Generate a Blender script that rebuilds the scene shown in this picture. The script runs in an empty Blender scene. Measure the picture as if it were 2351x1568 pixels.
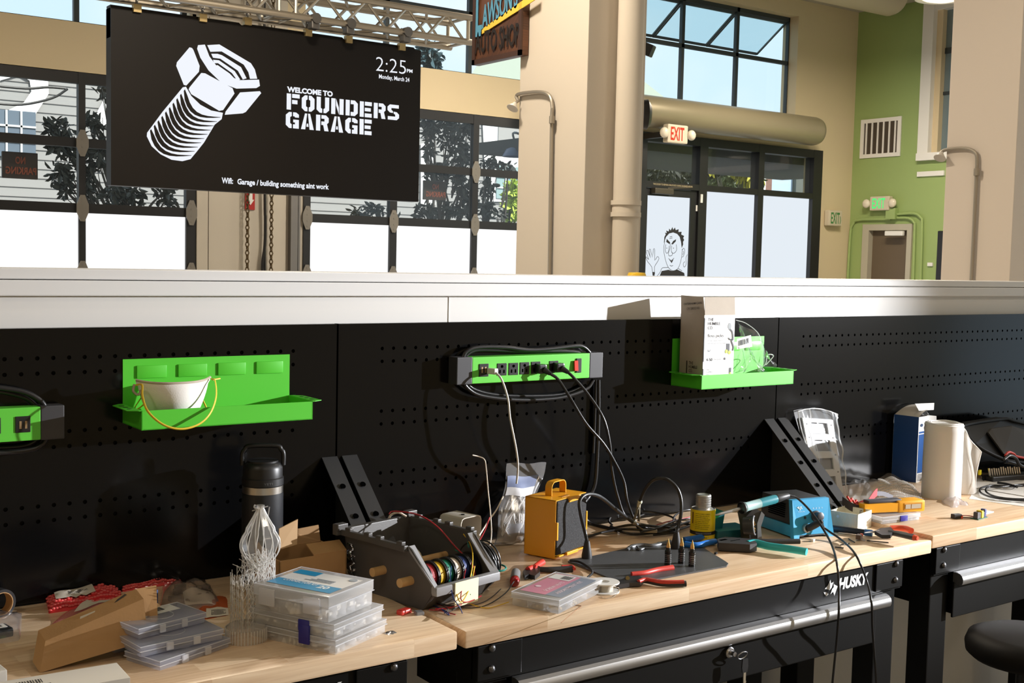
import bpy, bmesh, math, random
from mathutils import Vector, Matrix, Quaternion
SC = bpy.context.scene
COL = SC.collection
random.seed(7)
PI = math.pi
V = Vector

# ------------------------------------------------------------------ camera
CAM = V((-1.47301, -2.62604, 1.71439)); FPX = 2719.277; CX, CY = 1175.5, 784.0
RM = Matrix(((0.81433, 0.58, 0.0217), (-0.57996, 0.81167, 0.06953), (0.02271, -0.06921, 0.99734)))
cd = bpy.data.cameras.new('camera'); cam = bpy.data.objects.new('camera', cd); COL.objects.link(cam)
cd.sensor_width = 36.0; cd.lens = FPX / 2351.0 * 36.0; cd.clip_end = 200; cd.clip_start = .05
cam.matrix_world = Matrix(((RM[0][0], RM[0][2], -RM[0][1], CAM.x), (RM[1][0], RM[1][2], -RM[1][1], CAM.y),
                           (RM[2][0], RM[2][2], -RM[2][1], CAM.z), (0, 0, 0, 1)))
SC.camera = cam
SC.view_settings.view_transform = 'Standard'; SC.view_settings.look = 'None'
SC.view_settings.gamma = 1.0; SC.view_settings.use_curve_mapping = False
SC.view_settings.exposure = 0.0
SC.cycles.use_denoising = True
SC.cycles.max_bounces = 10; SC.cycles.transparent_max_bounces = 16; SC.cycles.diffuse_bounces = 4
SC.cycles.sample_clamp_indirect = 6.0
SC.cycles.caustics_reflective = False; SC.cycles.caustics_refractive = False

# ------------------------------------------------------------------ sky, sun, lamps
wd = bpy.data.worlds.new('sky'); SC.world = wd; wd.use_nodes = True
wn = wd.node_tree; bg = wn.nodes['Background']
tc = wn.nodes.new('ShaderNodeTexCoord'); nz = wn.nodes.new('ShaderNodeTexNoise'); rp = wn.nodes.new('ShaderNodeValToRGB')
nz.inputs['Scale'].default_value = 2.2; nz.inputs['Detail'].default_value = 5
rp.color_ramp.elements[0].position = .48; rp.color_ramp.elements[0].color = (0.66, 0.85, 1.0, 1)
rp.color_ramp.elements[1].position = .66; rp.color_ramp.elements[1].color = (1.0, 1.0, 1.0, 1)
wn.links.new(tc.outputs['Generated'], nz.inputs['Vector']); wn.links.new(nz.outputs['Fac'], rp.inputs['Fac'])
wn.links.new(rp.outputs['Color'], bg.inputs['Color']); bg.inputs['Strength'].default_value = 1.15

def lamp_obj(name, kind, loc, direction, energy, color):
    d = bpy.data.lights.new(name, kind); o = bpy.data.objects.new(name, d); COL.objects.link(o)
    o.location = loc; o.rotation_euler = V(direction).to_track_quat('-Z', 'Y').to_euler()
    d.energy = energy; d.color = color
    return o, d
# daylight on the street outside (the room is closed on the side the sun stands)
sun, sd = lamp_obj('sun', 'SUN', (0, -10, 20), (-.35, .75, -.8), 6.5, (1, .95, .86)); sd.angle = .01
# low bright beam that rakes across the benches from the right
BEAM_DIR = V((math.sin(math.radians(-61.5)) * math.cos(math.radians(11)), math.cos(math.radians(-61.5)) * math.cos(math.radians(11)), -math.sin(math.radians(11))))
beam, bd = lamp_obj('beam_spotlight', 'SPOT', V((.68, -.15, 1.18)) - BEAM_DIR * 6.0, BEAM_DIR, 3700, (.96, .97, 1.0))
bd.spot_size = math.radians(24); bd.spot_blend = 1.0; bd.shadow_soft_size = .03

# ------------------------------------------------------------------ pixel of the photograph -> point in the room
def ray(u, v): return RM @ V(((u - CX) / FPX, 1.0, -(v - CY) / FPX))
def W(u, v, y):
    d = ray(u, v); return CAM + d * ((y - CAM.y) / d.y)
def T(u, v, z=.95):
    d = ray(u, v); return CAM + d * ((z - CAM.z) / d.z)
def XW(u, v, x):
    d = ray(u, v); return CAM + d * ((x - CAM.x) / d.x)

# ------------------------------------------------------------------ materials
MATS = {}
def pmat(name, col, rough=.5, metal=0., spec=.5, emit=None, estr=0., alpha=1., bump=0., bscale=60., var=0., vscale=8., coat=0., trans=0.):
    if name in MATS: return MATS[name]
    m = bpy.data.materials.new(name); m.use_nodes = True; MATS[name] = m
    nt = m.node_tree; p = nt.nodes['Principled BSDF']
    p.inputs['Base Color'].default_value = (*col, 1); p.inputs['Roughness'].default_value = rough
    p.inputs['Metallic'].default_value = metal; p.inputs['Specular IOR Level'].default_value = spec
    p.inputs['Alpha'].default_value = alpha; p.inputs['Coat Weight'].default_value = coat
    p.inputs['Transmission Weight'].default_value = trans
    if emit: p.inputs['Emission Color'].default_value = (*emit, 1); p.inputs['Emission Strength'].default_value = estr
    if bump or var:
        tc = nt.nodes.new('ShaderNodeTexCoord'); n = nt.nodes.new('ShaderNodeTexNoise')
        nt.links.new(tc.outputs['Object'], n.inputs['Vector']); n.inputs['Detail'].default_value = 4
        n.inputs['Scale'].default_value = bscale
        if bump:
            b = nt.nodes.new('ShaderNodeBump'); b.inputs['Strength'].default_value = bump; b.inputs['Distance'].default_value = .002
            nt.links.new(n.outputs['Fac'], b.inputs['Height']); nt.links.new(b.outputs['Normal'], p.inputs['Normal'])
        if var:
            n2 = nt.nodes.new('ShaderNodeTexNoise'); n2.inputs['Scale'].default_value = vscale; n2.inputs['Detail'].default_value = 5
            nt.links.new(tc.outputs['Object'], n2.inputs['Vector'])
            mx = nt.nodes.new('ShaderNodeMix'); mx.data_type = 'RGBA'
            mx.inputs[6].default_value = (*[c * (1 - var) for c in col], 1); mx.inputs[7].default_value = (*[min(1, c * (1 + var)) for c in col], 1)
            nt.links.new(n2.outputs['Fac'], mx.inputs[0]); nt.links.new(mx.outputs[2], p.inputs['Base Color'])
    return m
def clear_mat(name, col=(1, 1, 1), body=.18, rough=.15, gloss=1.0):
    """thin clear plastic or glass: see-through, a little milky, shiny"""
    if name in MATS: return MATS[name]
    m = bpy.data.materials.new(name); m.use_nodes = True; MATS[name] = m
    nt = m.node_tree; nt.nodes.remove(nt.nodes['Principled BSDF']); out = nt.nodes['Material Output']
    tr = nt.nodes.new('ShaderNodeBsdfTransparent'); tr.inputs[0].default_value = (*[.6 + .4 * c for c in col], 1)
    df = nt.nodes.new('ShaderNodeBsdfDiffuse'); df.inputs[0].default_value = (*col, 1)
    tl = nt.nodes.new('ShaderNodeBsdfTranslucent'); tl.inputs[0].default_value = (*col, 1)
    ad = nt.nodes.new('ShaderNodeMixShader'); ad.inputs[0].default_value = .4
    nt.links.new(df.outputs[0], ad.inputs[1]); nt.links.new(tl.outputs[0], ad.inputs[2])
    m1 = nt.nodes.new('ShaderNodeMixShader'); m1.inputs[0].default_value = body
    nt.links.new(tr.outputs[0], m1.inputs[1]); nt.links.new(ad.outputs[0], m1.inputs[2])
    gl = nt.nodes.new('ShaderNodeBsdfGlossy'); gl.inputs['Roughness'].default_value = rough
    fr = nt.nodes.new('ShaderNodeLayerWeight'); fr.inputs[0].default_value = .5
    pw = nt.nodes.new('ShaderNodeMath'); pw.operation = 'POWER'; pw.inputs[1].default_value = 4.0
    nt.links.new(fr.outputs['Facing'], pw.inputs[0])
    mu = nt.nodes.new('ShaderNodeMath'); mu.operation = 'MULTIPLY_ADD'; mu.inputs[1].default_value = .75 * gloss; mu.inputs[2].default_value = .045 * gloss
    nt.links.new(pw.outputs[0], mu.inputs[0])
    m2 = nt.nodes.new('ShaderNodeMixShader'); nt.links.new(mu.outputs[0], m2.inputs[0])
    nt.links.new(m1.outputs[0], m2.inputs[1]); nt.links.new(gl.outputs[0], m2.inputs[2])
    nt.links.new(m2.outputs[0], out.inputs[0])
    return m
def wood_mat(name, c1, c2, bw=.42, bh=.043, grain=1.0):
    if name in MATS: return MATS[name]
    m = bpy.data.materials.new(name); m.use_nodes = True; MATS[name] = m
    nt = m.node_tree; p = nt.nodes['Principled BSDF']; L = nt.links.new
    tc = nt.nodes.new('ShaderNodeTexCoord'); sx = nt.nodes.new('ShaderNodeSeparateXYZ'); L(tc.outputs['Object'], sx.inputs[0])
    ad = nt.nodes.new('ShaderNodeMath'); L(sx.outputs[1], ad.inputs[0]); L(sx.outputs[2], ad.inputs[1])
    cb = nt.nodes.new('ShaderNodeCombineXYZ'); L(sx.outputs[0], cb.inputs[0]); L(ad.outputs[0], cb.inputs[1])
    br = nt.nodes.new('ShaderNodeTexBrick'); L(cb.outputs[0], br.inputs['Vector'])
    br.inputs['Color1'].default_value = (0, 0, 0, 1); br.inputs['Color2'].default_value = (1, 1, 1, 1); br.inputs['Mortar'].default_value = (.5, .5, .5, 1)
    br.inputs['Scale'].default_value = 1; br.inputs['Mortar Size'].default_value = .0004; br.inputs['Brick Width'].default_value = bw; br.inputs['Row Height'].default_value = bh
    br.offset = .37; br.squash = 1.0
    mp = nt.nodes.new('ShaderNodeMapping'); L(cb.outputs[0], mp.inputs[0]); mp.inputs['Scale'].default_value = (5, 110, 1)
    off = nt.nodes.new('ShaderNodeVectorMath'); off.operation = 'ADD'; L(mp.outputs[0], off.inputs[0])
    sc = nt.nodes.new('ShaderNodeVectorMath'); sc.operation = 'SCALE'; L(br.outputs['Color'], sc.inputs[0]); sc.inputs[3].default_value = 37.
    L(sc.outputs[0], off.inputs[1])
    n = nt.nodes.new('ShaderNodeTexNoise'); L(off.outputs[0], n.inputs['Vector']); n.inputs['Scale'].default_value = 1.; n.inputs['Detail'].default_value = 5; n.inputs['Distortion'].default_value = .6
    mx = nt.nodes.new('ShaderNodeMix'); mx.data_type = 'RGBA'; mx.inputs[6].default_value = (*c1, 1); mx.inputs[7].default_value = (*c2, 1)
    f = nt.nodes.new('ShaderNodeMath'); f.operation = 'MULTIPLY_ADD'; L(br.outputs['Color'], f.inputs[0]); f.inputs[1].default_value = .55
    f2 = nt.nodes.new('ShaderNodeMath'); f2.operation = 'MULTIPLY_ADD'; L(n.outputs['Fac'], f2.inputs[0]); f2.inputs[1].default_value = 1.3 * grain; f2.inputs[2].default_value = -.4 * grain
    L(f2.outputs[0], f.inputs[2]); f.use_clamp = True; L(f.outputs[0], mx.inputs[0]); L(mx.outputs[2], p.inputs['Base Color'])
    p.inputs['Roughness'].default_value = .38; p.inputs['Specular IOR Level'].default_value = .4
    b = nt.nodes.new('ShaderNodeBump'); b.inputs['Strength'].default_value = .06; b.inputs['Distance'].default_value = .001
    L(n.outputs['Fac'], b.inputs['Height']); L(b.outputs[0], p.inputs['Normal'])
    return m
def glow(name, col, s):
    if name in MATS: return MATS[name]
    m = bpy.data.materials.new(name); m.use_nodes = True; MATS[name] = m
    nt = m.node_tree; nt.nodes.remove(nt.nodes['Principled BSDF'])
    e = nt.nodes.new('ShaderNodeEmission'); e.inputs[0].default_value = (*col, 1); e.inputs[1].default_value = s
    nt.links.new(e.outputs[0], nt.nodes['Material Output'].inputs[0])
    return m

# ------------------------------------------------------------------ mesh builder
class MB:
    def __init__(s, F=None): s.v = []; s.f = []; s.F = F
    def add(s, vs, fs):
        n = len(s.v)
        s.v += [(s.F @ V(p)) if s.F else V(p) for p in vs]; s.f += [tuple(i + n for i in f) for f in fs]
        return s
    def box(s, a, b, bev=0.):
        x0, x1 = sorted((a[0], b[0])); y0, y1 = sorted((a[1], b[1])); z0, z1 = sorted((a[2], b[2]))
        if bev <= 0:
            return s.add([(x, y, z) for z in (z0, z1) for x, y in ((x0, y0), (x1, y0), (x1, y1), (x0, y1))],
                         [(3, 2, 1, 0), (4, 5, 6, 7), (0, 1, 5, 4), (1, 2, 6, 5), (2, 3, 7, 6), (3, 0, 4, 7)])
        bm = bmesh.new(); bmesh.ops.create_cube(bm, size=1)
        for v in bm.verts: v.co = V(((x0 + x1) / 2 + v.co.x * (x1 - x0), (y0 + y1) / 2 + v.co.y * (y1 - y0), (z0 + z1) / 2 + v.co.z * (z1 - z0)))
        bmesh.ops.bevel(bm, geom=bm.edges[:], offset=min(bev, .49 * min(x1 - x0, y1 - y0, z1 - z0)), segments=2, affect='EDGES', profile=.6)
        return s.bm(bm)
    def bm(s, bm):
        bm.verts.index_update()
        s.add([v.co.copy() for v in bm.verts], [[v.index for v in f.verts] for f in bm.faces]); bm.free(); return s
    def cyl(s, p0, p1, r0, r1=None, n=20, caps=True):
        r1 = r0 if r1 is None else r1
        p0, p1 = V(p0), V(p1); d = (p1 - p0).normalized(); a = d.orthogonal().normalized(); b = d.cross(a)
        vs = [p0 + (a * math.cos(2 * PI * i / n) + b * math.sin(2 * PI * i / n)) * r0 for i in range(n)] + \
             [p1 + (a * math.cos(2 * PI * i / n) + b * math.sin(2 * PI * i / n)) * r1 for i in range(n)]
        fs = [(i, (i + 1) % n, n + (i + 1) % n, n + i) for i in range(n)]
        if caps: fs += [tuple(range(n))[::-1], tuple(range(n, 2 * n))]
        return s.add(vs, fs)
    def lathe(s, prof, o=(0, 0, 0), n=32, axis=(0, 0, 1)):
        """prof: (radius, height) pairs along axis"""
        o = V(o); d = V(axis).normalized(); a = d.orthogonal().normalized(); b = d.cross(a); m = len(prof)
        vs = [o + d * h + (a * math.cos(2 * PI * i / n) + b * math.sin(2 * PI * i / n)) * max(r, 1e-5) for r, h in prof for i in range(n)]
        fs = [(k * n + i, k * n + (i + 1) % n, (k + 1) * n + (i + 1) % n, (k + 1) * n + i) for k in range(m - 1) for i in range(n)]
        return s.add(vs, fs)
    def tube(s, pts, r, n=8, smooth=4, closed=False, flat=1.0, taper=None):
        pts = [V(p) for p in pts]
        if smooth > 1: pts = spline(pts, smooth, closed)
        m = len(pts); up = None; rings = []
        for i, p in enumerate(pts):
            t = ((pts[(i + 1) % m] if closed or i < m - 1 else p) - (pts[i - 1] if closed or i else p)).normalized()
            if up is None: up = t.orthogonal().normalized()
            up = (up - t * up.dot(t)); up = up.normalized() if up.length > 1e-6 else t.orthogonal().normalized()
            b = t.cross(up); rr = r if taper is None else r * (taper[0] + (taper[1] - taper[0]) * i / (m - 1))
            rings.append([p + up * math.cos(2 * PI * k / n) * rr + b * math.sin(2 * PI * k / n) * rr * flat for k in range(n)])
        vs = [q for g in rings for q in g]; k2 = m if closed else m - 1
        fs = [(i * n + k, i * n + (k + 1) % n, ((i + 1) % m) * n + (k + 1) % n, ((i + 1) % m) * n + k) for i in range(k2) for k in range(n)]
        if not closed: fs += [tuple(range(n))[::-1], tuple(range((m - 1) * n, m * n))]
        return s.add(vs, fs)
    def prism(s, poly, o, ux, uy, dep):
        """2-D polygon in the frame (o, ux, uy), pushed dep along uz = ux x uy"""
        o, ux, uy = V(o), V(ux).normalized(), V(uy).normalized(); uz = ux.cross(uy); n = len(poly)
        a = [o + ux * x + uy * y for x, y in poly]; b = [p + uz * dep for p in a]
        if abs(dep) < 1e-9: return s.add(a, [tuple(range(n))])
        return s.add(a + b, [tuple(range(n))[::-1], tuple(range(n, 2 * n))] + [(i, (i + 1) % n, n + (i + 1) % n, n + i) for i in range(n)])
    def face(s, pts): return s.add(pts, [tuple(range(len(pts)))])
    def sphere(s, c, r, n=16, sq=(1, 1, 1)):
        c = V(c); m = n // 2
        vs = [c + V((r * sq[0] * math.sin(PI * j / m) * math.cos(2 * PI * i / n), r * sq[1] * math.sin(PI * j / m) * math.sin(2 * PI * i / n), r * sq[2] * math.cos(PI * j / m))) for j in range(m + 1) for i in range(n)]
        return s.add(vs, [(j * n + i, j * n + (i + 1) % n, (j + 1) * n + (i + 1) % n, (j + 1) * n + i) for j in range(m) for i in range(n)])
    def grid(s, fn, nu, nv):
        vs = [fn(i / nu, j / nv) for j in range(nv + 1) for i in range(nu + 1)]
        return s.add(vs, [(j * (nu + 1) + i, j * (nu + 1) + i + 1, (j + 1) * (nu + 1) + i + 1, (j + 1) * (nu + 1) + i) for j in range(nv) for i in range(nu)])
    def ribbon(s, pts, w, nrm, thick=0.0006, smooth=3):
        """flat strip drawn on a surface with normal nrm"""
        pts = [V(p) for p in pts]; nrm = V(nrm).normalized()
        if smooth > 1: pts = spline(pts, smooth)
        vs = []; m = len(pts)
        for i, p in enumerate(pts):
            t = (pts[min(i + 1, m - 1)] - pts[max(i - 1, 0)]).normalized(); b = nrm.cross(t)
            vs += [p + b * w / 2 + nrm * thick, p - b * w / 2 + nrm * thick]
        return s.add(vs, [(2 * i, 2 * i + 1, 2 * i + 3, 2 * i + 2) for i in range(m - 1)])
    def text(s, txt, o, ux, uy, w=None, h=None, bold=0., slant=0., dep=0., align='L'):
        vs, fs = text_mesh(txt, bold)
        xs = [p.x for p in vs]; ys = [p.y for p in vs]
        x0, x1, y0, y1 = min(xs), max(xs), min(ys), max(ys)
        kx = w / (x1 - x0) if w else None; ky = h / (y1 - y0) if h else None
        kx = kx or ky; ky = ky or kx
        o, ux, uy = V(o), V(ux).normalized(), V(uy).normalized(); uz = ux.cross(uy)
        sh = 0 if align == 'L' else -(x1 - x0) * kx * (.5 if align == 'C' else 1)
        return s.add([o + ux * ((p.x - x0) * kx + sh + slant * (p.y - y0) * ky) + uy * (p.y - y0) * ky + uz * dep for p in vs], fs)
    def build(s, name, mat, parent=None, smooth=None, loc=None):
        """one mesh object; world-space points, origin at its parent's place (or loc / its own base)"""
        if parent is not None: base = wloc(parent)
        elif loc is not None: base = V(loc)
        elif s.v:
            base = V((sum(p.x for p in s.v) / len(s.v), sum(p.y for p in s.v) / len(s.v), min(p.z for p in s.v)))
        else: base = V((0, 0, 0))
        me = bpy.data.meshes.new(name); me.from_pydata([p - base for p in s.v], [], s.f); me.update()
        bm = bmesh.new(); bm.from_mesh(me); bmesh.ops.remove_doubles(bm, verts=bm.verts, dist=1e-6); bmesh.ops.recalc_face_normals(bm, faces=bm.faces); bm.to_mesh(me); bm.free()
        for m in (mat if isinstance(mat, (list, tuple)) else [mat]): me.materials.append(m)
        o = bpy.data.objects.new(name, me); COL.objects.link(o)
        if parent is not None: o.parent = parent; WL[o.name] = base
        else: o.location = base; WL[o.name] = base
        if smooth is not None:
            me.shade_smooth() if smooth >= 180 else shade_auto(me, smooth)
        return o
WL = {}
def wloc(o): return WL[o.name]
def shade_auto(me, deg):
    me.shade_smooth()
    bm = bmesh.new(); bm.from_mesh(me); a = math.radians(deg)
    for e in bm.edges: e.smooth = not (len(e.link_faces) == 2 and e.calc_face_angle(0) > a)
    bm.to_mesh(me); bm.free()
def spline(pts, k, closed=False):
    out = []; m = len(pts)
    if m < 3: return pts
    for i in range(m if closed else m - 1):
        p0 = pts[(i - 1) % m] if closed or i else pts[0] * 2 - pts[1]; p1 = pts[i]; p2 = pts[(i + 1) % m]
        p3 = pts[(i + 2) % m] if closed or i < m - 2 else pts[-1] * 2 - pts[-2]
        for j in range(k):
            t = j / k; out.append(.5 * ((2 * p1) + (p2 - p0) * t + (2 * p0 - 5 * p1 + 4 * p2 - p3) * t * t + (3 * p1 - p0 - 3 * p2 + p3) * t ** 3))
    if not closed: out.append(pts[-1])
    return out
TXT = {}
def text_mesh(txt, bold):
    k = (txt, bold)
    if k not in TXT:
        cu = bpy.data.curves.new('t', 'FONT'); cu.body = txt; cu.offset = bold; cu.resolution_u = 3
        ob = bpy.data.objects.new('t', cu); COL.objects.link(ob)
        me = bpy.data.meshes.new_from_object(ob.evaluated_get(bpy.context.evaluated_depsgraph_get()))
        TXT[k] = ([v.co.copy() for v in me.vertices], [tuple(p.vertices) for p in me.polygons])
        bpy.data.objects.remove(ob); bpy.data.curves.remove(cu); bpy.data.meshes.remove(me)
    return TXT[k]
def tag(o, label, cat, group=None, kind=None):
    if label: o['label'] = label
    if cat: o['category'] = cat
    if group: o['group'] = group
    if kind: o['kind'] = kind
    return o
def thing(name, label, cat, loc, group=None, kind=None):
    o = bpy.data.objects.new(name, None); COL.objects.link(o); o.location = V(loc); o.empty_display_size = .05
    WL[o.name] = V(loc); return tag(o, label, cat, group, kind)
def Fr(loc, yaw=0., pitch=0., roll=0.):
    return Matrix.Translation(V(loc)) @ Matrix.Rotation(yaw, 4, 'Z') @ Matrix.Rotation(pitch, 4, 'X') @ Matrix.Rotation(roll, 4, 'Y')
def copy_tree(src, loc, rot=None, label=None, group=None, scale=None):
    r = src.copy(); COL.objects.link(r); r.location = V(loc)
    if rot: r.rotation_euler = rot
    if scale: r.scale = scale
    if label: r['label'] = label
    if group: r['group'] = group
    WL[r.name] = V(loc)
    for c in list(src.children):
        n = c.copy(); COL.objects.link(n); n.parent = r
        for g in list(c.children):
            q = g.copy(); COL.objects.link(q); q.parent = n
    return r
X_, Y_, Z_ = V((1, 0, 0)), V((0, 1, 0)), V((0, 0, 1))
# ================================================================== the setting
YB = 7.6; YW = 7.74; CEIL = 5.03; XG = 11.28
beige = pmat('beige_paint', (.66, .55, .36), .75, bump=.05, bscale=200)
tan = pmat('tan_paint', (.56, .50, .42), .75, bump=.05, bscale=200)
greenp = pmat('green_paint', (.31, .42, .155), .6, bump=.05, bscale=200)
white = pmat('white_paint', (.80, .79, .76), .5)
conc = pmat('concrete', (.36, .34, .32), .6, var=.15, vscale=3)
blk = pmat('black_frame', (.012, .012, .013), .45)
darkc = pmat('dark_ceiling', (.42, .38, .32), .8)
glass = clear_mat('window_glass', (.95, 1, 1), body=.012, rough=.02, gloss=.5)
frost = glow('frosted_film_lit', (1, 1, 1), 1.08)  # daylight behind the film put in as its own glow
frostb = glow('frosted_film_lit_cool', (.86, .93, 1), .92)  # cooler version, daylight likewise put in as glow
def struct(name, mb, mat, smooth=None, parent=None, label=None):
    o = mb.build(name, mat, parent, smooth)
    if parent is None: o['kind'] = 'structure'
    if label: o['label'] = label
    return o
struct('floor', MB().box((-5, -6, -.1), (XG, YB + .25, 0)), conc)
struct('ceiling', MB().box((-5, -6, CEIL), (XG + .2, YB + .25, CEIL + .1)), darkc)
struct('roof', MB().box((-5.2, -6.2, CEIL + .1), (XG + .2, YB + .25, 10.0)), beige)  # unseen block above the ceiling, added to shade the street trees
struct('wall_left', MB().box((-5.2, -6, 0), (-5, YB + .25, CEIL)), beige)
struct('wall_rear', MB().box((-5.2, -6.2, 0), (XG, -6, CEIL)), beige)
ZS, ZL = 3.59, 3.18     # clerestory sill, door-head beam
wb = MB()
for x0, x1, z0, z1 in [(-5, 2.36, ZL, ZS), (3.40, 6.9, ZL, ZS), (6.75, 7.53, 0, ZL), (6.9, 7.3, ZL, CEIL), (7.3, 10.13, 3.19, ZS),
                       (-5, 10.13, 4.83, CEIL), (10.13, XG, 3.19, CEIL), (10.62, XG, 0, 3.19), (-5, -2.6, 0, ZL), (2.36, 3.40, ZS, CEIL), (2.36, 3.4, ZL, ZS)]:
    wb.box((x0, YB, z0), (x1, YB + .25, z1))
struct('wall_back', wb, beige)
# pier of pale wall boards between the two roll-up doors
pier = MB(); xs = [2.36, 2.47, 2.85, 3.22, 3.33, 3.40]
for a, b in zip(xs[:4], xs[1:4]): pier.box((a + .004, YB - .012, 0), (b - .004, YB + .05, 4.83))
pier.box((2.36, YB + .01, 0), (3.4, YB + .1, 4.83))
struct('trim_1', pier, pmat('pale_board', (.55, .50, .42), .6), label='pale wall boards between the two roll-up doors')
chan = MB().box((3.25, YB - .05, 0), (3.32, YB + .01, 3.6)).box((3.335, YB - .03, 0), (3.355, YB + .01, 3.6))
struct('trim_2', chan, pmat('grey_steel', (.22, .21, .2), .45, .6), label='grey steel door track on the pier')
# roll-up doors
def hinge(parent, x, z):
    m = MB().prism([(-.018, -.11), (.018, -.11), (.05, -.03), (.05, .03), (.018, .11), (-.018, .11), (-.05, .03), (-.05, -.03)], (x, YB - .005, z), X_, Z_, .012)
    for dz in (-.08, -.03, .03, .08): m.cyl((x, YB - .019, z + dz), (x, YB - .005, z + dz), .009, n=8)
    m.build('hinge', pmat('galvanised', (.24, .22, .19), .5, .5), parent)
def rollup(name, x0, stiles, x1, label):
    d = thing(name, label, 'garage door', ((x0 + x1) / 2, YB + .05, 0), kind='structure')
    f = MB()
    rails = [(3.09, 3.185), (2.565, 2.64), (2.02, 2.10), (1.47, 1.55), (.92, 1.0), (0, .08)]
    for a, b in rails: f.box((x0, YB, a), (x1, YB + .06, b))
    for a, b in stiles: f.box((a, YB - .003, .001), (b, YB + .063, 3.184))
    f.build('frame', blk, d)
    g = []
    for (a, b), (c, e) in zip(stiles, stiles[1:]):
        for (z1, _), (_, z0) in zip(rails, rails[1:]):
            cl = z0 > 1.9
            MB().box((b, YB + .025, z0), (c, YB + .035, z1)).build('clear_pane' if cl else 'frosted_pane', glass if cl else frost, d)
    for a, b in stiles:
        if a > -.5:
            for z in (2.60, 2.06, 1.51):
                if a < 7: hinge(d, (a + b) / 2, z)
    return d
rollup('door_1', -2.6, [(-2.6, -2.5), (-1.62, -1.56), (-.68, -.62), (.27, .33), (1.348, 1.404), (2.27, 2.36)], 2.36, 'black framed glass roll-up door behind the big screen')
rollup('door_2', 3.40, [(3.40, 3.47), (4.325, 4.404), (5.29, 5.36), (6.2, 6.26), (6.66, 6.75)], 6.75, 'black framed glass roll-up door beside the square pillar')
# clerestory windows
def clere(name, x0, x1, muls, tr, label, z1=4.83):
    d = thing(name, label, 'window', ((x0 + x1) / 2, YW, ZS), kind='structure')
    f = MB().box((x0, YW, ZS), (x1, YW + .05, ZS + .03)).box((x0, YW, z1 - .05), (x1, YW + .05, z1))
    for m in muls: f.box((m - .022, YW, ZS), (m + .022, YW + .05, z1))
    f.box((x0, YW, tr - .022), (x1, YW + .05, tr + .022))
    f.build('frame', pmat('window_frame', (.03, .04, .045), .5), d)
    for a, b in zip(muls, muls[1:]):
        MB().box((a + .02, YW + .02, ZS + .03), (b - .02, YW + .026, tr)).build('pane', glass, d)
        MB().box((a + .02, YW + .02, tr), (b - .02, YW + .026, z1)).build('pane', glass, d)
    return d
mw = [W(1474, 100, YW).x - 1.02, W(1474, 100, YW).x, W(1567, 150, YW).x, W(1692, 150, YW).x, W(1811, 150, YW).x]
clere('window_1', -2.6, 2.32, [-2.58, -1.5, -.6, .35, W(176, 20, YW).x, 2.30], 4.22, 'black framed clerestory window over the left roll-up door')
clere('window_2', 3.40, 6.9, [3.43, W(890, 50, YW).x, W(1080, 100, YW).x, 6.2, 6.88], 4.22, 'black framed clerestory window behind the truss')
w3 = clere('window_3', 7.3, 10.13, [7.32] + mw[1:], W(1690, 125, YW).z, 'black framed clerestory window with tilted panes over the duct')
# tilted (awning) sashes of window_3: hinged at the head, swung outwards at the foot
wf = MATS['window_frame']; teal = clear_mat('teal_glass', (.35, .68, .70), body=.10, rough=.03)
def sash(x0, x1, z0, z1, swing):
    m = MB(); p = MB(); w = .022
    def q(x, t): return V((x, YW + .03 + swing * t, z1 - .02 - (z1 - z0 - .04) * t))
    for xa, xb in ((x0, x0 + w), (x1 - w, x1)): m.add([q(xa, 0), q(xb, 0), q(xb, 1), q(xa, 1)] + [q(xa, 0) + V((0, .03, 0)), q(xb, 0) + V((0, .03, 0)), q(xb, 1) + V((0, .03, 0)), q(xa, 1) + V((0, .03, 0))],
                                                      [(0, 1, 2, 3), (7, 6, 5, 4), (0, 4, 5, 1), (1, 5, 6, 2), (2, 6, 7, 3), (3, 7, 4, 0)])
    for t0, t1 in ((0, .06), (.94, 1)): m.add([q(x0, t0), q(x1, t0), q(x1, t1), q(x0, t1)] + [a + V((0, .03, 0)) for a in (q(x0, t0), q(x1, t0), q(x1, t1), q(x0, t1))],
                                              [(0, 1, 2, 3), (7, 6, 5, 4), (0, 4, 5, 1), (1, 5, 6, 2), (2, 6, 7, 3), (3, 7, 4, 0)])
    f = m.build('tilted_sash', wf, w3); p.face([q(x0 + w, .06), q(x1 - w, .06), q(x1 - w, .94), q(x0 + w, .94)]).build('sash_glass', teal, f)
trz = W(1690, 125, YW).z
for a, b in zip(mw, mw[1:]):
    if a > 7.2: sash(a + .008, b - .008, trz + .15, 4.80, .5)
# frames of the storefront
sf = thing('door_3', 'black framed entrance with frosted door and side panes under the duct', 'entrance door', (9.0, YB, 0), kind='structure')
f = MB(); SX = [7.53, 7.62, 8.45, 8.58, W(1735, 440, YB).x, W(1737, 440, YB).x + .06, W(1850, 640, YB).x, 10.62]
zt = 2.57; zh = 3.19
for a, b in ((SX[0], SX[1]), (SX[2], SX[3]), (SX[4] - .02, SX[5]), (SX[6], SX[7])): f.box((a, YB - .06, 0), (b, YB + .08, zh))
f.box((SX[0] + .001, YB - .058, 3.09), (SX[7] - .001, YB + .078, zh - .001)).box((SX[0] + .001, YB - .058, zt), (SX[7] - .001, YB + .078, zt + .07)).box((SX[0] + .001, YB - .05, 0.001), (SX[7] - .001, YB + .07, .12))
f.build('frame', blk, sf)
for a, b in ((SX[1], SX[2]), (SX[3], SX[4]), (SX[5], SX[6])):
    MB().box((a, YB, zt + .07), (b, YB + .008, 3.09)).build('transom_pane', glass, sf)
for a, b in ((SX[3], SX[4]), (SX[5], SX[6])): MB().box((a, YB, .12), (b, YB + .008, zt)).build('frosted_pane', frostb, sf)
leaf = MB()
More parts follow.
